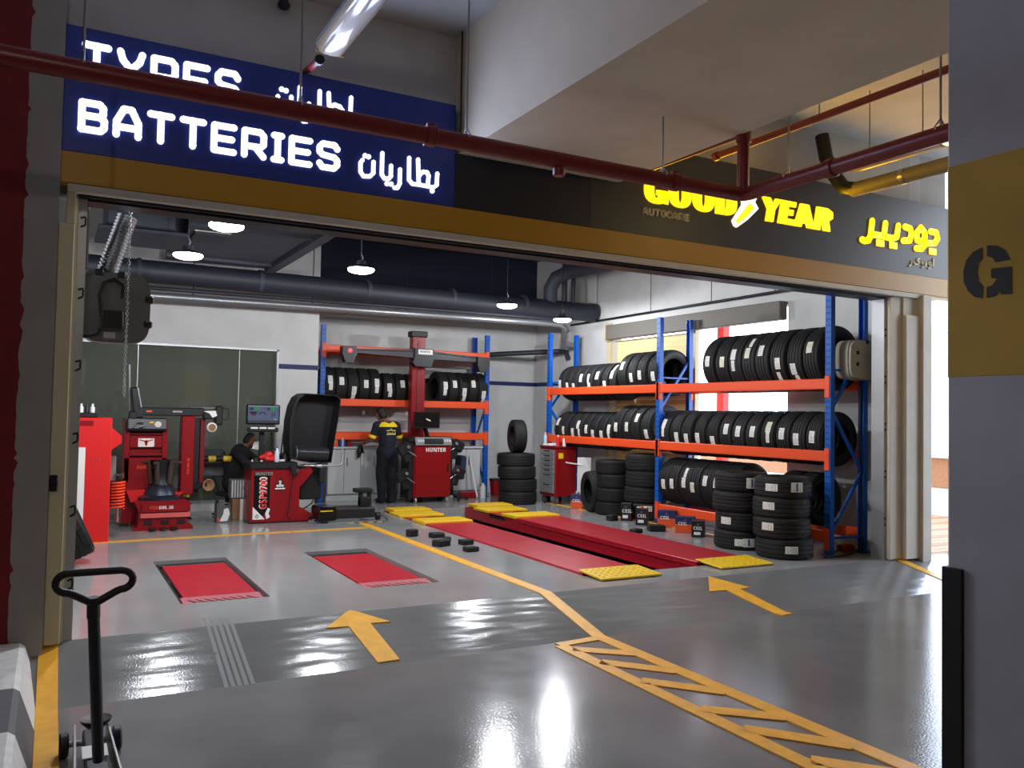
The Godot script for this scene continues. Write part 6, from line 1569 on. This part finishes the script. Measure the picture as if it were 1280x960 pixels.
	part("backrest", MB.new().box(Vector3(0.08, 0.62, -0.05), Vector3(0.1, 0.4, 0.32), 0.03, Basis(Vector3.BACK, -0.1)), M.chair_blue, t)
	part("seat", MB.new().box(Vector3(-0.1, 0.42, 0.0), Vector3(0.36, 0.07, 0.36), 0.03), M.chair_blue, t)
	part("column", MB.new().cyl(Vector3(-0.1, 0.1, 0), Vector3(-0.1, 0.4, 0), 0.025, 10), M.black, t)
	for k in 5:
		var a := TAU * k / 5.0 + 0.3
		part("leg", MB.new().bar(Vector3(-0.1, 0.12, 0), Vector3(-0.1 + cos(a) * 0.27, 0.06, sin(a) * 0.27), 0.03, 0.03).cyl(Vector3(-0.1 + cos(a) * 0.27, 0.026, sin(a) * 0.27 - 0.015), Vector3(-0.1 + cos(a) * 0.27, 0.026, sin(a) * 0.27 + 0.015), 0.026, 10), M.black, t)
	t = thing("fire_bucket", "red bucket with a black lid at the right foot of the back rack", "bucket", Vector3(7.72, 0, -14.75))
	part("bucket", MB.new().lathe([Vector2(0, 0), Vector2(0.1, 0.0), Vector2(0.13, 0.3), Vector2(0.0, 0.3)], 18), M.red, t)
	part("lid", MB.new().cyl(Vector3(0, 0.3, 0), Vector3(0, 0.33, 0), 0.138, 18), M.black, t)
	t = thing("white_bottle", "white plastic bottle on the floor at the foot of the right blue upright", "bottle", Vector3(7.26, 0, -14.4))
	part("bottle", MB.new().lathe([Vector2(0, 0), Vector2(0.055, 0.0), Vector2(0.055, 0.2), Vector2(0.03, 0.25), Vector2(0.0, 0.25)], 14), M.white, t)
	part("cap", MB.new().cyl(Vector3(0, 0.25, 0), Vector3(0, 0.28, 0), 0.025, 10), M.white, t)
	solo("broom_stick", MB.new().cyl(Vector3(7.1, 0.02, -14.32), Vector3(7.02, 0.75, -14.5), 0.014, 8), M.white, "thin white stick leaning in the right end of the back rack", "stick")
	solo("dust_pan", MB.new().box(Vector3(6.95, 0.06, -14.45), Vector3(0.34, 0.12, 0.2), 0.02), M.red, "red low box on the floor right of the swivel chair", "box")

func small_things() -> void:
	# tool chest
	var t := thing("tool_chest", "red roller tool chest with a column of grey drawers", "tool chest", Vector3(7.92, 0, -12.86), 0.0)
	# local +z faces the red side, local -x faces the drawers
	part("body", MB.new().span(0.0, 0.44, 0.14, 1.0, -0.54, 0.0, 0.012), M.red, t)
	part("top_rim", MB.new().span(-0.01, 0.45, 1.0, 1.04, -0.55, 0.01, 0.008), M.dark_red, t)
	var y := 0.97
	for h in [0.085, 0.085, 0.085, 0.085, 0.085, 0.17, 0.17]:
		var d := part("drawer", MB.new().span(-0.02, 0.0, y - h + 0.006, y, -0.51, -0.03, 0.004), M.alu, t)
		part("drawer_pull", MB.new().box(Vector3(-0.023, y - 0.02, -0.27), Vector3(0.012, 0.018, 0.2), 0.003), M.black, d)
		y -= h + 0.002
	part("warning_sticker", MB.new().span(0.06, 0.16, 0.82, 0.92, 0.0, 0.004), M.yellow, t)
	for q in [[0.06, -0.47], [0.06, -0.06], [0.38, -0.47], [0.38, -0.06]]:
		part("caster", MB.new().cyl(Vector3(q[0] - 0.02, 0.06, q[1]), Vector3(q[0] + 0.02, 0.06, q[1]), 0.06, 16).box(Vector3(q[0], 0.125, q[1]), Vector3(0.06, 0.03, 0.08), 0.006), M.castor, t)
	var tops := [[7.97, -13.0, "bright_red", 0.2, "red spray can on the left of the tool chest top"], [8.06, -12.93, "badge_white", 0.17, "white spray can in the middle of the tool chest top"], [8.1, -13.06, "bright_red", 0.16, "short red spray can right of the white one on the tool chest"], [7.93, -13.38, "glass_blue", 0.24, "pale plastic bottle at the back corner of the tool chest"]]
	for q in tops:
		var c := thing("spray_can", q[4], "can", Vector3(q[0] + 0.05, 1.04, q[1] + 0.05))
		part("can", MB.new().lathe([Vector2(0, 0), Vector2(0.032, 0.0), Vector2(0.032, q[3] * 0.75), Vector2(0.014, q[3] * 0.85), Vector2(0, q[3] * 0.85)], 14), M[q[2]], c)
		part("cap", MB.new().cyl(Vector3(0, q[3] * 0.83, 0), Vector3(0, q[3], 0), 0.014, 10), M.badge_white, c)
	solo("paper_pad", MB.new().box(Vector3(0, 0.015, 0), Vector3(0.3, 0.03, 0.24), 0.004).box(Vector3(0.05, 0.035, 0.02), Vector3(0.22, 0.012, 0.18), 0.002, Basis(Vector3.UP, 0.3)), M.paper, "white papers and rag lying on the tool chest", "papers", Vector3(8.08, 1.04, -13.22), 0.3)
	t = thing("display_board", "white standing board between the tool chest and the leaning tyre", "board", Vector3(8.16, 0, -12.3), -0.35)
	part("board", MB.new().box(Vector3(0, 0.57, 0), Vector3(0.24, 0.6, 0.03), 0.006), M.white, t)
	part("shelf_arm", MB.new().box(Vector3(-0.18, 0.76, 0.0), Vector3(0.3, 0.02, 0.06), 0.004, Basis(Vector3.BACK, -0.15)), M.white, t)
	part("leg", MB.new().box(Vector3(-0.12, 0.14, -0.02), Vector3(0.03, 0.28, 0.03)).box(Vector3(0.12, 0.14, -0.02), Vector3(0.03, 0.28, 0.03)).box(Vector3(0, 0.01, -0.02), Vector3(0.32, 0.02, 0.2)), M.white, t)
	part("print", MB.new().box(Vector3(0.02, 0.44, 0.016), Vector3(0.16, 0.01, 0.002)).box(Vector3(0.02, 0.47, 0.016), Vector3(0.18, 0.006, 0.002)), M.grey_plastic, t)
	solo("low_table", MB.new().span(-0.25, 0.3, 0.52, 0.56, -0.2, 0.2, 0.006).span(-0.22, -0.18, 0, 0.52, -0.16, -0.12).span(0.22, 0.26, 0, 0.52, -0.16, -0.12).span(0.22, 0.26, 0, 0.52, 0.12, 0.16).span(-0.22, -0.18, 0, 0.52, 0.12, 0.16), M.cream_white, "cream low table behind the leaning tyre", "table", Vector3(8.55, 0, -12.55), 0.0)
	# car battery cartons
	var bt := [[Vector3(7.84, 0, -10.62), 0.16, 0.26, 0.2, 0, "black battery carton at the left end of the row under the right rack"], [Vector3(7.74, 0, -10.1), 0.17, 0.24, 0.2, 0, "second black battery carton from the left, strewn with small parts"], [Vector3(7.95, 0, -9.78), 0.26, 0.24, 0.19, 1, "blue and orange battery carton behind the large rubber block"], [Vector3(7.82, 0, -9.22), 0.27, 0.22, 0.19, 2, "orange battery carton with a blue top, second from the right of the row"], [Vector3(7.74, 0, -8.86), 0.17, 0.21, 0.3, 0, "black and dark red battery carton at the right end of the row"], [Vector3(7.98, 0, -12.22), 0.2, 0.25, 0.2, 1, "blue and orange battery carton under the white board by the tool chest"]]
	for q in bt:
		t = thing("battery_carton", q[5], "battery box", q[0], -0.75, "car battery cartons on the floor")
		var w: float = q[1]; var h: float = q[2]; var d: float = q[3]
		var lower: Material = M.bat_black if q[4] == 0 else M.bat_orange
		var upper: Material = M.bat_black if q[4] == 0 else M.bat_blue
		part("carton_lower", MB.new().span(-w / 2, w / 2, 0, h * (0.55 if q[4] else 0.9), -d / 2, d / 2, 0.004), lower, t)
		part("carton_upper", MB.new().span(-w / 2, w / 2, h * (0.55 if q[4] else 0.9), h, -d / 2, d / 2, 0.004), upper, t)
		part("flap_seam", MB.new().span(-w / 2 + 0.01, w / 2 - 0.01, h, h + 0.004, -0.012, 0.012), M.bat_brown if q[4] else M.grey_plastic, t)
		label_text(t, "lettering", "CEIL", h * 0.27, M.badge_white, Transform3D(Basis.IDENTITY, Vector3(-w * 0.36, h * 0.42, d / 2 + 0.001)))
		part("spec_block", MB.new().span(-w * 0.3, w * 0.2, h * 0.16, h * 0.34, d / 2, d / 2 + 0.003), M.badge_white if q[4] == 0 else M.orange, t)
		part("handle_hole", MB.new().cyl(Vector3(0, h * 0.82, d / 2), Vector3(0, h * 0.82, d / 2 + 0.003), 0.012, 10), M.grey_plastic, t)
		if q[4] == 0:
			part("side_panel", MB.new().span(w / 2, w / 2 + 0.003, 0.02, h * 0.5, -d / 2 + 0.01, d / 2 - 0.01), M.dark_red, t)
			label_text(t, "lettering", "CEIL", h * 0.24, M.grey_plastic, Transform3D(Basis(Vector3.UP, PI / 2), Vector3(w / 2 + 0.004, h * 0.42, d * 0.35)))
	t = thing("terminal_parts", "small bright loose parts on the second battery carton", "parts", Vector3(7.74, 0.244, -10.1), -0.75)
	part("clips", MB.new().box(Vector3(-0.04, 0.012, 0.02), Vector3(0.06, 0.02, 0.03), 0.004, Basis(Vector3.UP, 0.6)).box(Vector3(0.05, 0.012, 0.0), Vector3(0.05, 0.02, 0.02), 0.004, Basis(Vector3.UP, -0.4)), M.badge_white, t)
	part("clips", MB.new().box(Vector3(0.0, 0.015, -0.03), Vector3(0.05, 0.025, 0.03), 0.004), M.orange, t)
	t = thing("red_tool", "small red pump on the floor behind the near upright", "tool", Vector3(8.55, 0, -7.12))
	part("pump_body", MB.new().box(Vector3(0, 0.05, 0), Vector3(0.22, 0.08, 0.12), 0.02), M.red, t)
	part("handle", MB.new().tube([Vector3(-0.1, 0.06, 0), Vector3(-0.2, 0.03, 0.05), Vector3(-0.28, 0.02, 0.06)], 0.012, 8), M.black, t)
	# trolley jack in the foreground
	t = thing("trolley_jack", "trolley jack with a tall black loop handle in the left foreground", "jack", Vector3(0.235, LOW, -4.3))
	part("handle_pole", MB.new().cyl(Vector3(0.0, 0.22, 0.1), Vector3(-0.045, 0.9, 0.2), 0.0245, 14), M.black, t)
	var loop := []
	var lc := Vector3(-0.045, 1.035, 0.22)
	for k in 10: loop.append(lc + Vector3(-0.1 - sin(PI * k / 9.0) * 0.05, cos(PI * k / 9.0) * 0.042, 0.005))
	loop.append(lc + Vector3(-0.08, -0.052, 0)); loop.append(lc + Vector3(-0.02, -0.086, 0)); loop.append(lc + Vector3(0.0, -0.092, 0)); loop.append(lc + Vector3(0.02, -0.086, 0)); loop.append(lc + Vector3(0.08, -0.052, 0))
	for k in 10: loop.append(lc + Vector3(0.1 + sin(PI * k / 9.0) * 0.05, -cos(PI * k / 9.0) * 0.042, 0.005))
	part("grip_loop", MB.new().tube(loop, 0.0165, 10, true), M.black, t)
	part("collar", MB.new().cyl(Vector3(-0.044, 0.87, 0.197), Vector3(-0.048, 0.965, 0.21), 0.027, 14, -1.0, 0.005), M.black, t)
	for s in [-1.0, 1.0]:
		part("side_plate", MB.new().bar(Vector3(0.075 * s, 0.1, -0.62), Vector3(0.095 * s, 0.12, 0.22), 0.012, 0.11, Vector3.UP, 0.003), M.alu, t)
		part("front_wheel", MB.new().cyl(Vector3(0.1 * s, 0.062, -0.6), Vector3(0.145 * s, 0.062, -0.6), 0.062, 20, -1.0, 0.008), M.black, t)
		part("rear_wheel", MB.new().cyl(Vector3(0.1 * s, 0.04, 0.2), Vector3(0.13 * s, 0.04, 0.2), 0.04, 16, -1.0, 0.006), M.black, t)
	part("lift_arm", MB.new().bar(Vector3(0, 0.11, 0.0), Vector3(0, 0.13, -0.5), 0.09, 0.07, Vector3.UP, 0.01), M.dark_steel, t)
	part("saddle", MB.new().lathe([Vector2(0, 0.16), Vector2(0.04, 0.16), Vector2(0.07, 0.19), Vector2(0.075, 0.205), Vector2(0.06, 0.2), Vector2(0, 0.195)], 20, Transform3D(Basis.IDENTITY, Vector3(0.02, -0.02, -0.58))), M.black, t)
	part("cross_axle", MB.new().cyl(Vector3(-0.1, 0.062, -0.6), Vector3(0.1, 0.062, -0.6), 0.016, 10), M.steel, t)
	part("name_plate", MB.new().box(Vector3(0.0, 0.155, -0.2), Vector3(0.11, 0.004, 0.16), 0.001), M.paper, t)
	part("pump_block", MB.new().box(Vector3(0, 0.12, 0.1), Vector3(0.12, 0.13, 0.18), 0.02), M.dark_steel, t)

func people() -> void:
	# standing mechanic at the worktop, seen from behind; local +z is towards the viewer
	var at := Vector3(5.22, 0, -14.14)
	var hip_l := Vector3(-0.085, 0.86, 0.0); var hip_r := Vector3(0.085, 0.86, 0.0)
	var body := MB.new()
	var bones := [[Vector3(0, 0.9, 0), Vector3(0, 1.1, -0.01), 0.125, 0.125], [Vector3(0, 1.1, -0.01), Vector3(0, 1.33, -0.04), 0.125, 0.135], [Vector3(-0.15, 1.36, -0.05), Vector3(0.15, 1.36, -0.05), 0.065, 0.065], [Vector3(0, 1.38, -0.05), Vector3(-0.03, 1.46, -0.1), 0.055, 0.05],
		[hip_l, Vector3(-0.1, 0.47, 0.0), 0.085, 0.06], [Vector3(-0.1, 0.47, 0.0), Vector3(-0.09, 0.09, 0.03), 0.058, 0.04], [hip_r, Vector3(0.085, 0.47, -0.01), 0.085, 0.06], [Vector3(0.085, 0.47, -0.01), Vector3(0.075, 0.09, 0.02), 0.058, 0.04],
		[Vector3(-0.19, 1.36, -0.05), Vector3(-0.25, 1.13, -0.08), 0.05, 0.042], [Vector3(-0.25, 1.13, -0.08), Vector3(-0.33, 1.04, -0.26), 0.04, 0.03], [Vector3(0.19, 1.36, -0.05), Vector3(0.25, 1.14, -0.08), 0.05, 0.042], [Vector3(0.25, 1.14, -0.08), Vector3(0.2, 1.06, -0.3), 0.04, 0.03],
		[Vector3(-0.06, 1.5, -0.14), Vector3(-0.075, 1.57, -0.16), 0.075, 0.085], [Vector3(-0.08, 1.52, -0.22), Vector3(-0.085, 1.48, -0.2), 0.04, 0.035]]
	body.nets(bones, 0.014, 0.04)
	var hand := func(m: MB, w: Vector3, dir: Vector3, side: float) -> void:  # a relaxed hand with five fingers
		var s := Vector3.UP.cross(dir).normalized()
		var bn := [[w, w + dir * 0.07, 0.022, 0.026]]
		for k in 4:
			var o := s * (k - 1.5) * 0.019
			var ln: float = [0.05, 0.062, 0.058, 0.044][k]
			bn.append([w + dir * 0.08 + o, w + dir * (0.08 + ln * 0.6) + o + Vector3(0, -0.008, 0), 0.0095, 0.009])
			bn.append([w + dir * (0.08 + ln * 0.6) + o + Vector3(0, -0.008, 0), w + dir * (0.08 + ln) + o + Vector3(0, -0.03, 0), 0.009, 0.008])
		bn.append([w + dir * 0.025 + s * side * 0.022, w + dir * 0.06 + s * side * 0.05 + Vector3(0, -0.01, 0), 0.012, 0.01])
		bn.append([w + dir * 0.06 + s * side * 0.05 + Vector3(0, -0.01, 0), w + dir * 0.09 + s * side * 0.05 + Vector3(0, -0.022, 0), 0.01, 0.008])
		m.nets(bn, 0.005, 0.01)
	hand.call(body, Vector3(-0.33, 1.035, -0.27), Vector3(-0.3, -0.15, -0.9).normalized(), -1.0)
	hand.call(body, Vector3(0.2, 1.055, -0.31), Vector3(-0.2, -0.1, -0.95).normalized(), 1.0)
	var fc := [[Vector3(-0.11, 1.545, -0.245), Vector3(-0.12, 1.525, -0.262), 0.012, 0.015], [Vector3(-0.145, 1.545, -0.155), Vector3(-0.15, 1.52, -0.15), 0.014, 0.012], [Vector3(0.015, 1.545, -0.17), Vector3(0.018, 1.52, -0.165), 0.014, 0.012]]
	body.nets(fc, 0.006, 0.01)
	var p := solo("person", body, M.skin, "mechanic in a navy and yellow work shirt standing at the back worktop", "person", at)
	part("shirt", MB.new().nets([[Vector3(0, 0.86, 0.0), Vector3(0, 1.1, 0.0), 0.148, 0.142], [Vector3(0, 1.1, 0.0), Vector3(0, 1.3, -0.035), 0.142, 0.155], [Vector3(-0.155, 1.345, -0.05), Vector3(0.155, 1.345, -0.05), 0.082, 0.082], [Vector3(-0.185, 1.355, -0.05), Vector3(-0.24, 1.17, -0.075), 0.066, 0.062], [Vector3(0.185, 1.355, -0.05), Vector3(0.242, 1.175, -0.075), 0.066, 0.062], [Vector3(0, 1.39, -0.06), Vector3(-0.01, 1.41, -0.075), 0.062, 0.058]], 0.014, 0.05), M.shirt, p)
	part("sleeve_band", MB.new().cyl(Vector3(-0.238, 1.19, -0.074), Vector3(-0.252, 1.14, -0.082), 0.07, 16, 0.068), M.yoke, p)
	part("sleeve_band", MB.new().cyl(Vector3(0.238, 1.195, -0.074), Vector3(0.252, 1.145, -0.082), 0.07, 16, 0.068), M.yoke, p)
	var yk := MB.new()
	for i in 10:
		for j in 5:
			var q := []
			for w in [[i, j], [i + 1, j], [i + 1, j + 1], [i, j + 1]]:
				var u: float = -1.0 + w[0] * 0.2
				var top := 1.432 - 0.045 * u * u
				var bot := 1.335 - 0.0 * u
				var y := lerpf(bot, top, w[1] / 5.0)
				var z := 0.128 - 0.105 * u * u - pow(w[1] / 5.0, 2.0) * (0.1 - 0.05 * absf(u))
				q.append(Vector3(u * 0.185, y, z))
			yk.quad(q[0], q[1], q[2], q[3], (q[1] - q[0]).cross(q[3] - q[0]).normalized())
	part("shoulder_yoke", yk, M.yoke, p, "yellow shoulder yoke")
	var mk := MB.new()
	mk.x = Transform3D(Basis.IDENTITY, Vector3(0.01, 0, 0.15))
	for s in [[-0.075, 1.27, -0.03, 1.275], [-0.02, 1.275, 0.0, 1.3], [0.0, 1.3, 0.02, 1.27], [0.03, 1.275, 0.075, 1.27], [-0.07, 1.2, -0.055, 1.235], [-0.055, 1.235, -0.035, 1.2], [-0.02, 1.205, -0.02, 1.23], [0.0, 1.23, 0.0, 1.205], [0.02, 1.2, 0.035, 1.235], [0.035, 1.235, 0.05, 1.205], [0.07, 1.205, 0.075, 1.235]]:
		mk.stroke([Vector2(s[0], s[1]), Vector2(s[2], s[3])], 0.017, 0.0, 0.008)
	part("back_print", mk, M.yoke_pale, p)
	part("trousers", MB.new().nets([[Vector3(-0.06, 0.9, 0.0), Vector3(0.06, 0.9, 0.0), 0.13, 0.13], [hip_l + Vector3(0, 0, 0.02), Vector3(-0.102, 0.47, 0.0), 0.105, 0.083], [Vector3(-0.102, 0.47, 0.0), Vector3(-0.095, 0.07, 0.03), 0.083, 0.068], [hip_r + Vector3(0, 0, 0.02), Vector3(0.087, 0.47, -0.01), 0.105, 0.083], [Vector3(0.087, 0.47, -0.01), Vector3(0.08, 0.07, 0.02), 0.083, 0.068], [Vector3(-0.165, 0.62, 0.0), Vector3(-0.16, 0.52, 0.0), 0.035, 0.035]], 0.014, 0.03), M.trousers, p)
	part("hair", MB.new().nets([[Vector3(-0.055, 1.535, -0.12), Vector3(-0.075, 1.6, -0.15), 0.078, 0.085], [Vector3(-0.05, 1.5, -0.1), Vector3(-0.06, 1.54, -0.1), 0.055, 0.06]], 0.008, 0.03), M.hair, p)
	for s in [[-0.095, 0.03], [0.08, 0.02]]:
		part("shoe", MB.new().nets([[Vector3(s[0], 0.045, s[1] + 0.02), Vector3(s[0] - 0.01, 0.035, s[1] - 0.2), 0.048, 0.038]], 0.012, 0.02), M.black, p)
	solo("work_gloves", MB.new().nets([[Vector3(0, 0, 0), Vector3(-0.02, -0.1, 0.0), 0.04, 0.045], [Vector3(-0.02, -0.1, 0), Vector3(-0.035, -0.19, 0.01), 0.045, 0.025], [Vector3(0.03, -0.05, 0), Vector3(0.05, -0.12, 0.02), 0.02, 0.016]], 0.01, 0.02), M.black, "black glove hanging over the worktop edge by the mechanic's left hand", "glove", Vector3(4.87, 0.98, -14.55))
	# crouching mechanic behind the balancer, bent over the tray; he faces right and towards the viewer
	var f := MB.new()
	var pb := [[Vector3(0, 0.5, 0), Vector3(0.03, 0.72, 0.02), 0.13, 0.125], [Vector3(0.03, 0.72, 0.02), Vector3(0.1, 0.93, 0.04), 0.125, 0.13], [Vector3(0.02, 0.97, 0.2), Vector3(0.15, 0.97, -0.1), 0.06, 0.06], [Vector3(0.1, 0.98, 0.05), Vector3(0.17, 1.06, 0.06), 0.055, 0.05],
		[Vector3(0.0, 0.48, 0.09), Vector3(0.12, 0.46, 0.42), 0.085, 0.065], [Vector3(0.12, 0.46, 0.42), Vector3(0.05, 0.08, 0.36), 0.058, 0.042], [Vector3(0.0, 0.48, -0.09), Vector3(0.38, 0.47, 0.1), 0.085, 0.065], [Vector3(0.38, 0.47, 0.1), Vector3(0.38, 0.08, 0.06), 0.058, 0.042],
		[Vector3(0.0, 0.97, 0.22), Vector3(0.16, 0.76, 0.36), 0.05, 0.042], [Vector3(0.16, 0.76, 0.36), Vector3(0.34, 0.9, 0.44), 0.04, 0.03], [Vector3(0.17, 0.97, -0.12), Vector3(0.38, 0.8, -0.02), 0.05, 0.042], [Vector3(0.38, 0.8, -0.02), Vector3(0.42, 0.93, 0.2), 0.04, 0.03],
		[Vector3(0.22, 1.09, 0.07), Vector3(0.245, 1.15, 0.075), 0.072, 0.082], [Vector3(0.3, 1.07, 0.09), Vector3(0.295, 1.04, 0.09), 0.038, 0.034]]
	f.nets(pb, 0.014, 0.04)
	hand.call(f, Vector3(0.34, 0.9, 0.44), Vector3(0.8, 0.2, 0.5).normalized(), -1.0)
	hand.call(f, Vector3(0.42, 0.93, 0.21), Vector3(0.3, 0.1, 0.95).normalized(), 1.0)
	f.nets([[Vector3(0.325, 1.1, 0.09), Vector3(0.335, 1.085, 0.092), 0.012, 0.014], [Vector3(0.24, 1.11, 0.155), Vector3(0.235, 1.09, 0.155), 0.014, 0.012]], 0.006, 0.01)
	var p2 := solo("person", f, M.skin, "mechanic in black clothes sitting bent over the tray of the wheel balancer", "person", Vector3(2.42, 0, -13.15))
	part("shirt", MB.new().nets([[Vector3(0, 0.5, 0), Vector3(0.03, 0.72, 0.02), 0.15, 0.145], [Vector3(0.03, 0.72, 0.02), Vector3(0.1, 0.93, 0.04), 0.145, 0.15], [Vector3(0.02, 0.965, 0.2), Vector3(0.15, 0.965, -0.1), 0.076, 0.076], [Vector3(0.0, 0.97, 0.22), Vector3(0.15, 0.77, 0.35), 0.066, 0.058], [Vector3(0.15, 0.77, 0.35), Vector3(0.31, 0.88, 0.43), 0.056, 0.042], [Vector3(0.17, 0.97, -0.12), Vector3(0.37, 0.81, -0.02), 0.066, 0.058], [Vector3(0.37, 0.81, -0.02), Vector3(0.41, 0.91, 0.17), 0.056, 0.042]], 0.014, 0.045), M.dark_cloth, p2)
	part("trousers", MB.new().nets([[Vector3(0, 0.47, -0.06), Vector3(0, 0.47, 0.06), 0.135, 0.135], [Vector3(0.0, 0.48, 0.09), Vector3(0.12, 0.46, 0.42), 0.1, 0.082], [Vector3(0.12, 0.46, 0.42), Vector3(0.05, 0.08, 0.36), 0.08, 0.065], [Vector3(0.0, 0.48, -0.09), Vector3(0.38, 0.47, 0.1), 0.1, 0.082], [Vector3(0.38, 0.47, 0.1), Vector3(0.38, 0.08, 0.06), 0.08, 0.065]], 0.014, 0.03), M.trousers, p2)
	part("hair", MB.new().nets([[Vector3(0.2, 1.12, 0.06), Vector3(0.23, 1.17, 0.07), 0.08, 0.082]], 0.008, 0.02), M.hair, p2)
	for s in [Vector3(0.05, 0.04, 0.36), Vector3(0.38, 0.04, 0.06)]:
		part("shoe", MB.new().nets([[s, s + Vector3(0.09, -0.005, 0.16), 0.046, 0.038]], 0.012, 0.02), M.black, p2)
	var st := thing("work_stool", "grey padded work chair under the sitting mechanic", "chair", Vector3(2.36, 0, -13.2))
	part("seat", MB.new().cyl(Vector3(0, 0.3, 0), Vector3(0, 0.36, 0), 0.18, 20, -1.0, 0.02), M.black, st)
	part("backrest", MB.new().box(Vector3(-0.2, 0.78, -0.1), Vector3(0.34, 0.42, 0.06), 0.03), M.grey_can, st)
	part("stem", MB.new().bar(Vector3(-0.1, 0.32, -0.05), Vector3(-0.2, 0.62, -0.1), 0.04, 0.02).cyl(Vector3(0, 0.05, 0), Vector3(0, 0.32, 0), 0.03, 10), M.black, st)
	for k in 4:
		var a := TAU * k / 4.0 + 0.5
		part("leg", MB.new().bar(Vector3(0, 0.06, 0), Vector3(cos(a) * 0.22, 0.02, sin(a) * 0.22), 0.03, 0.03), M.black, st)
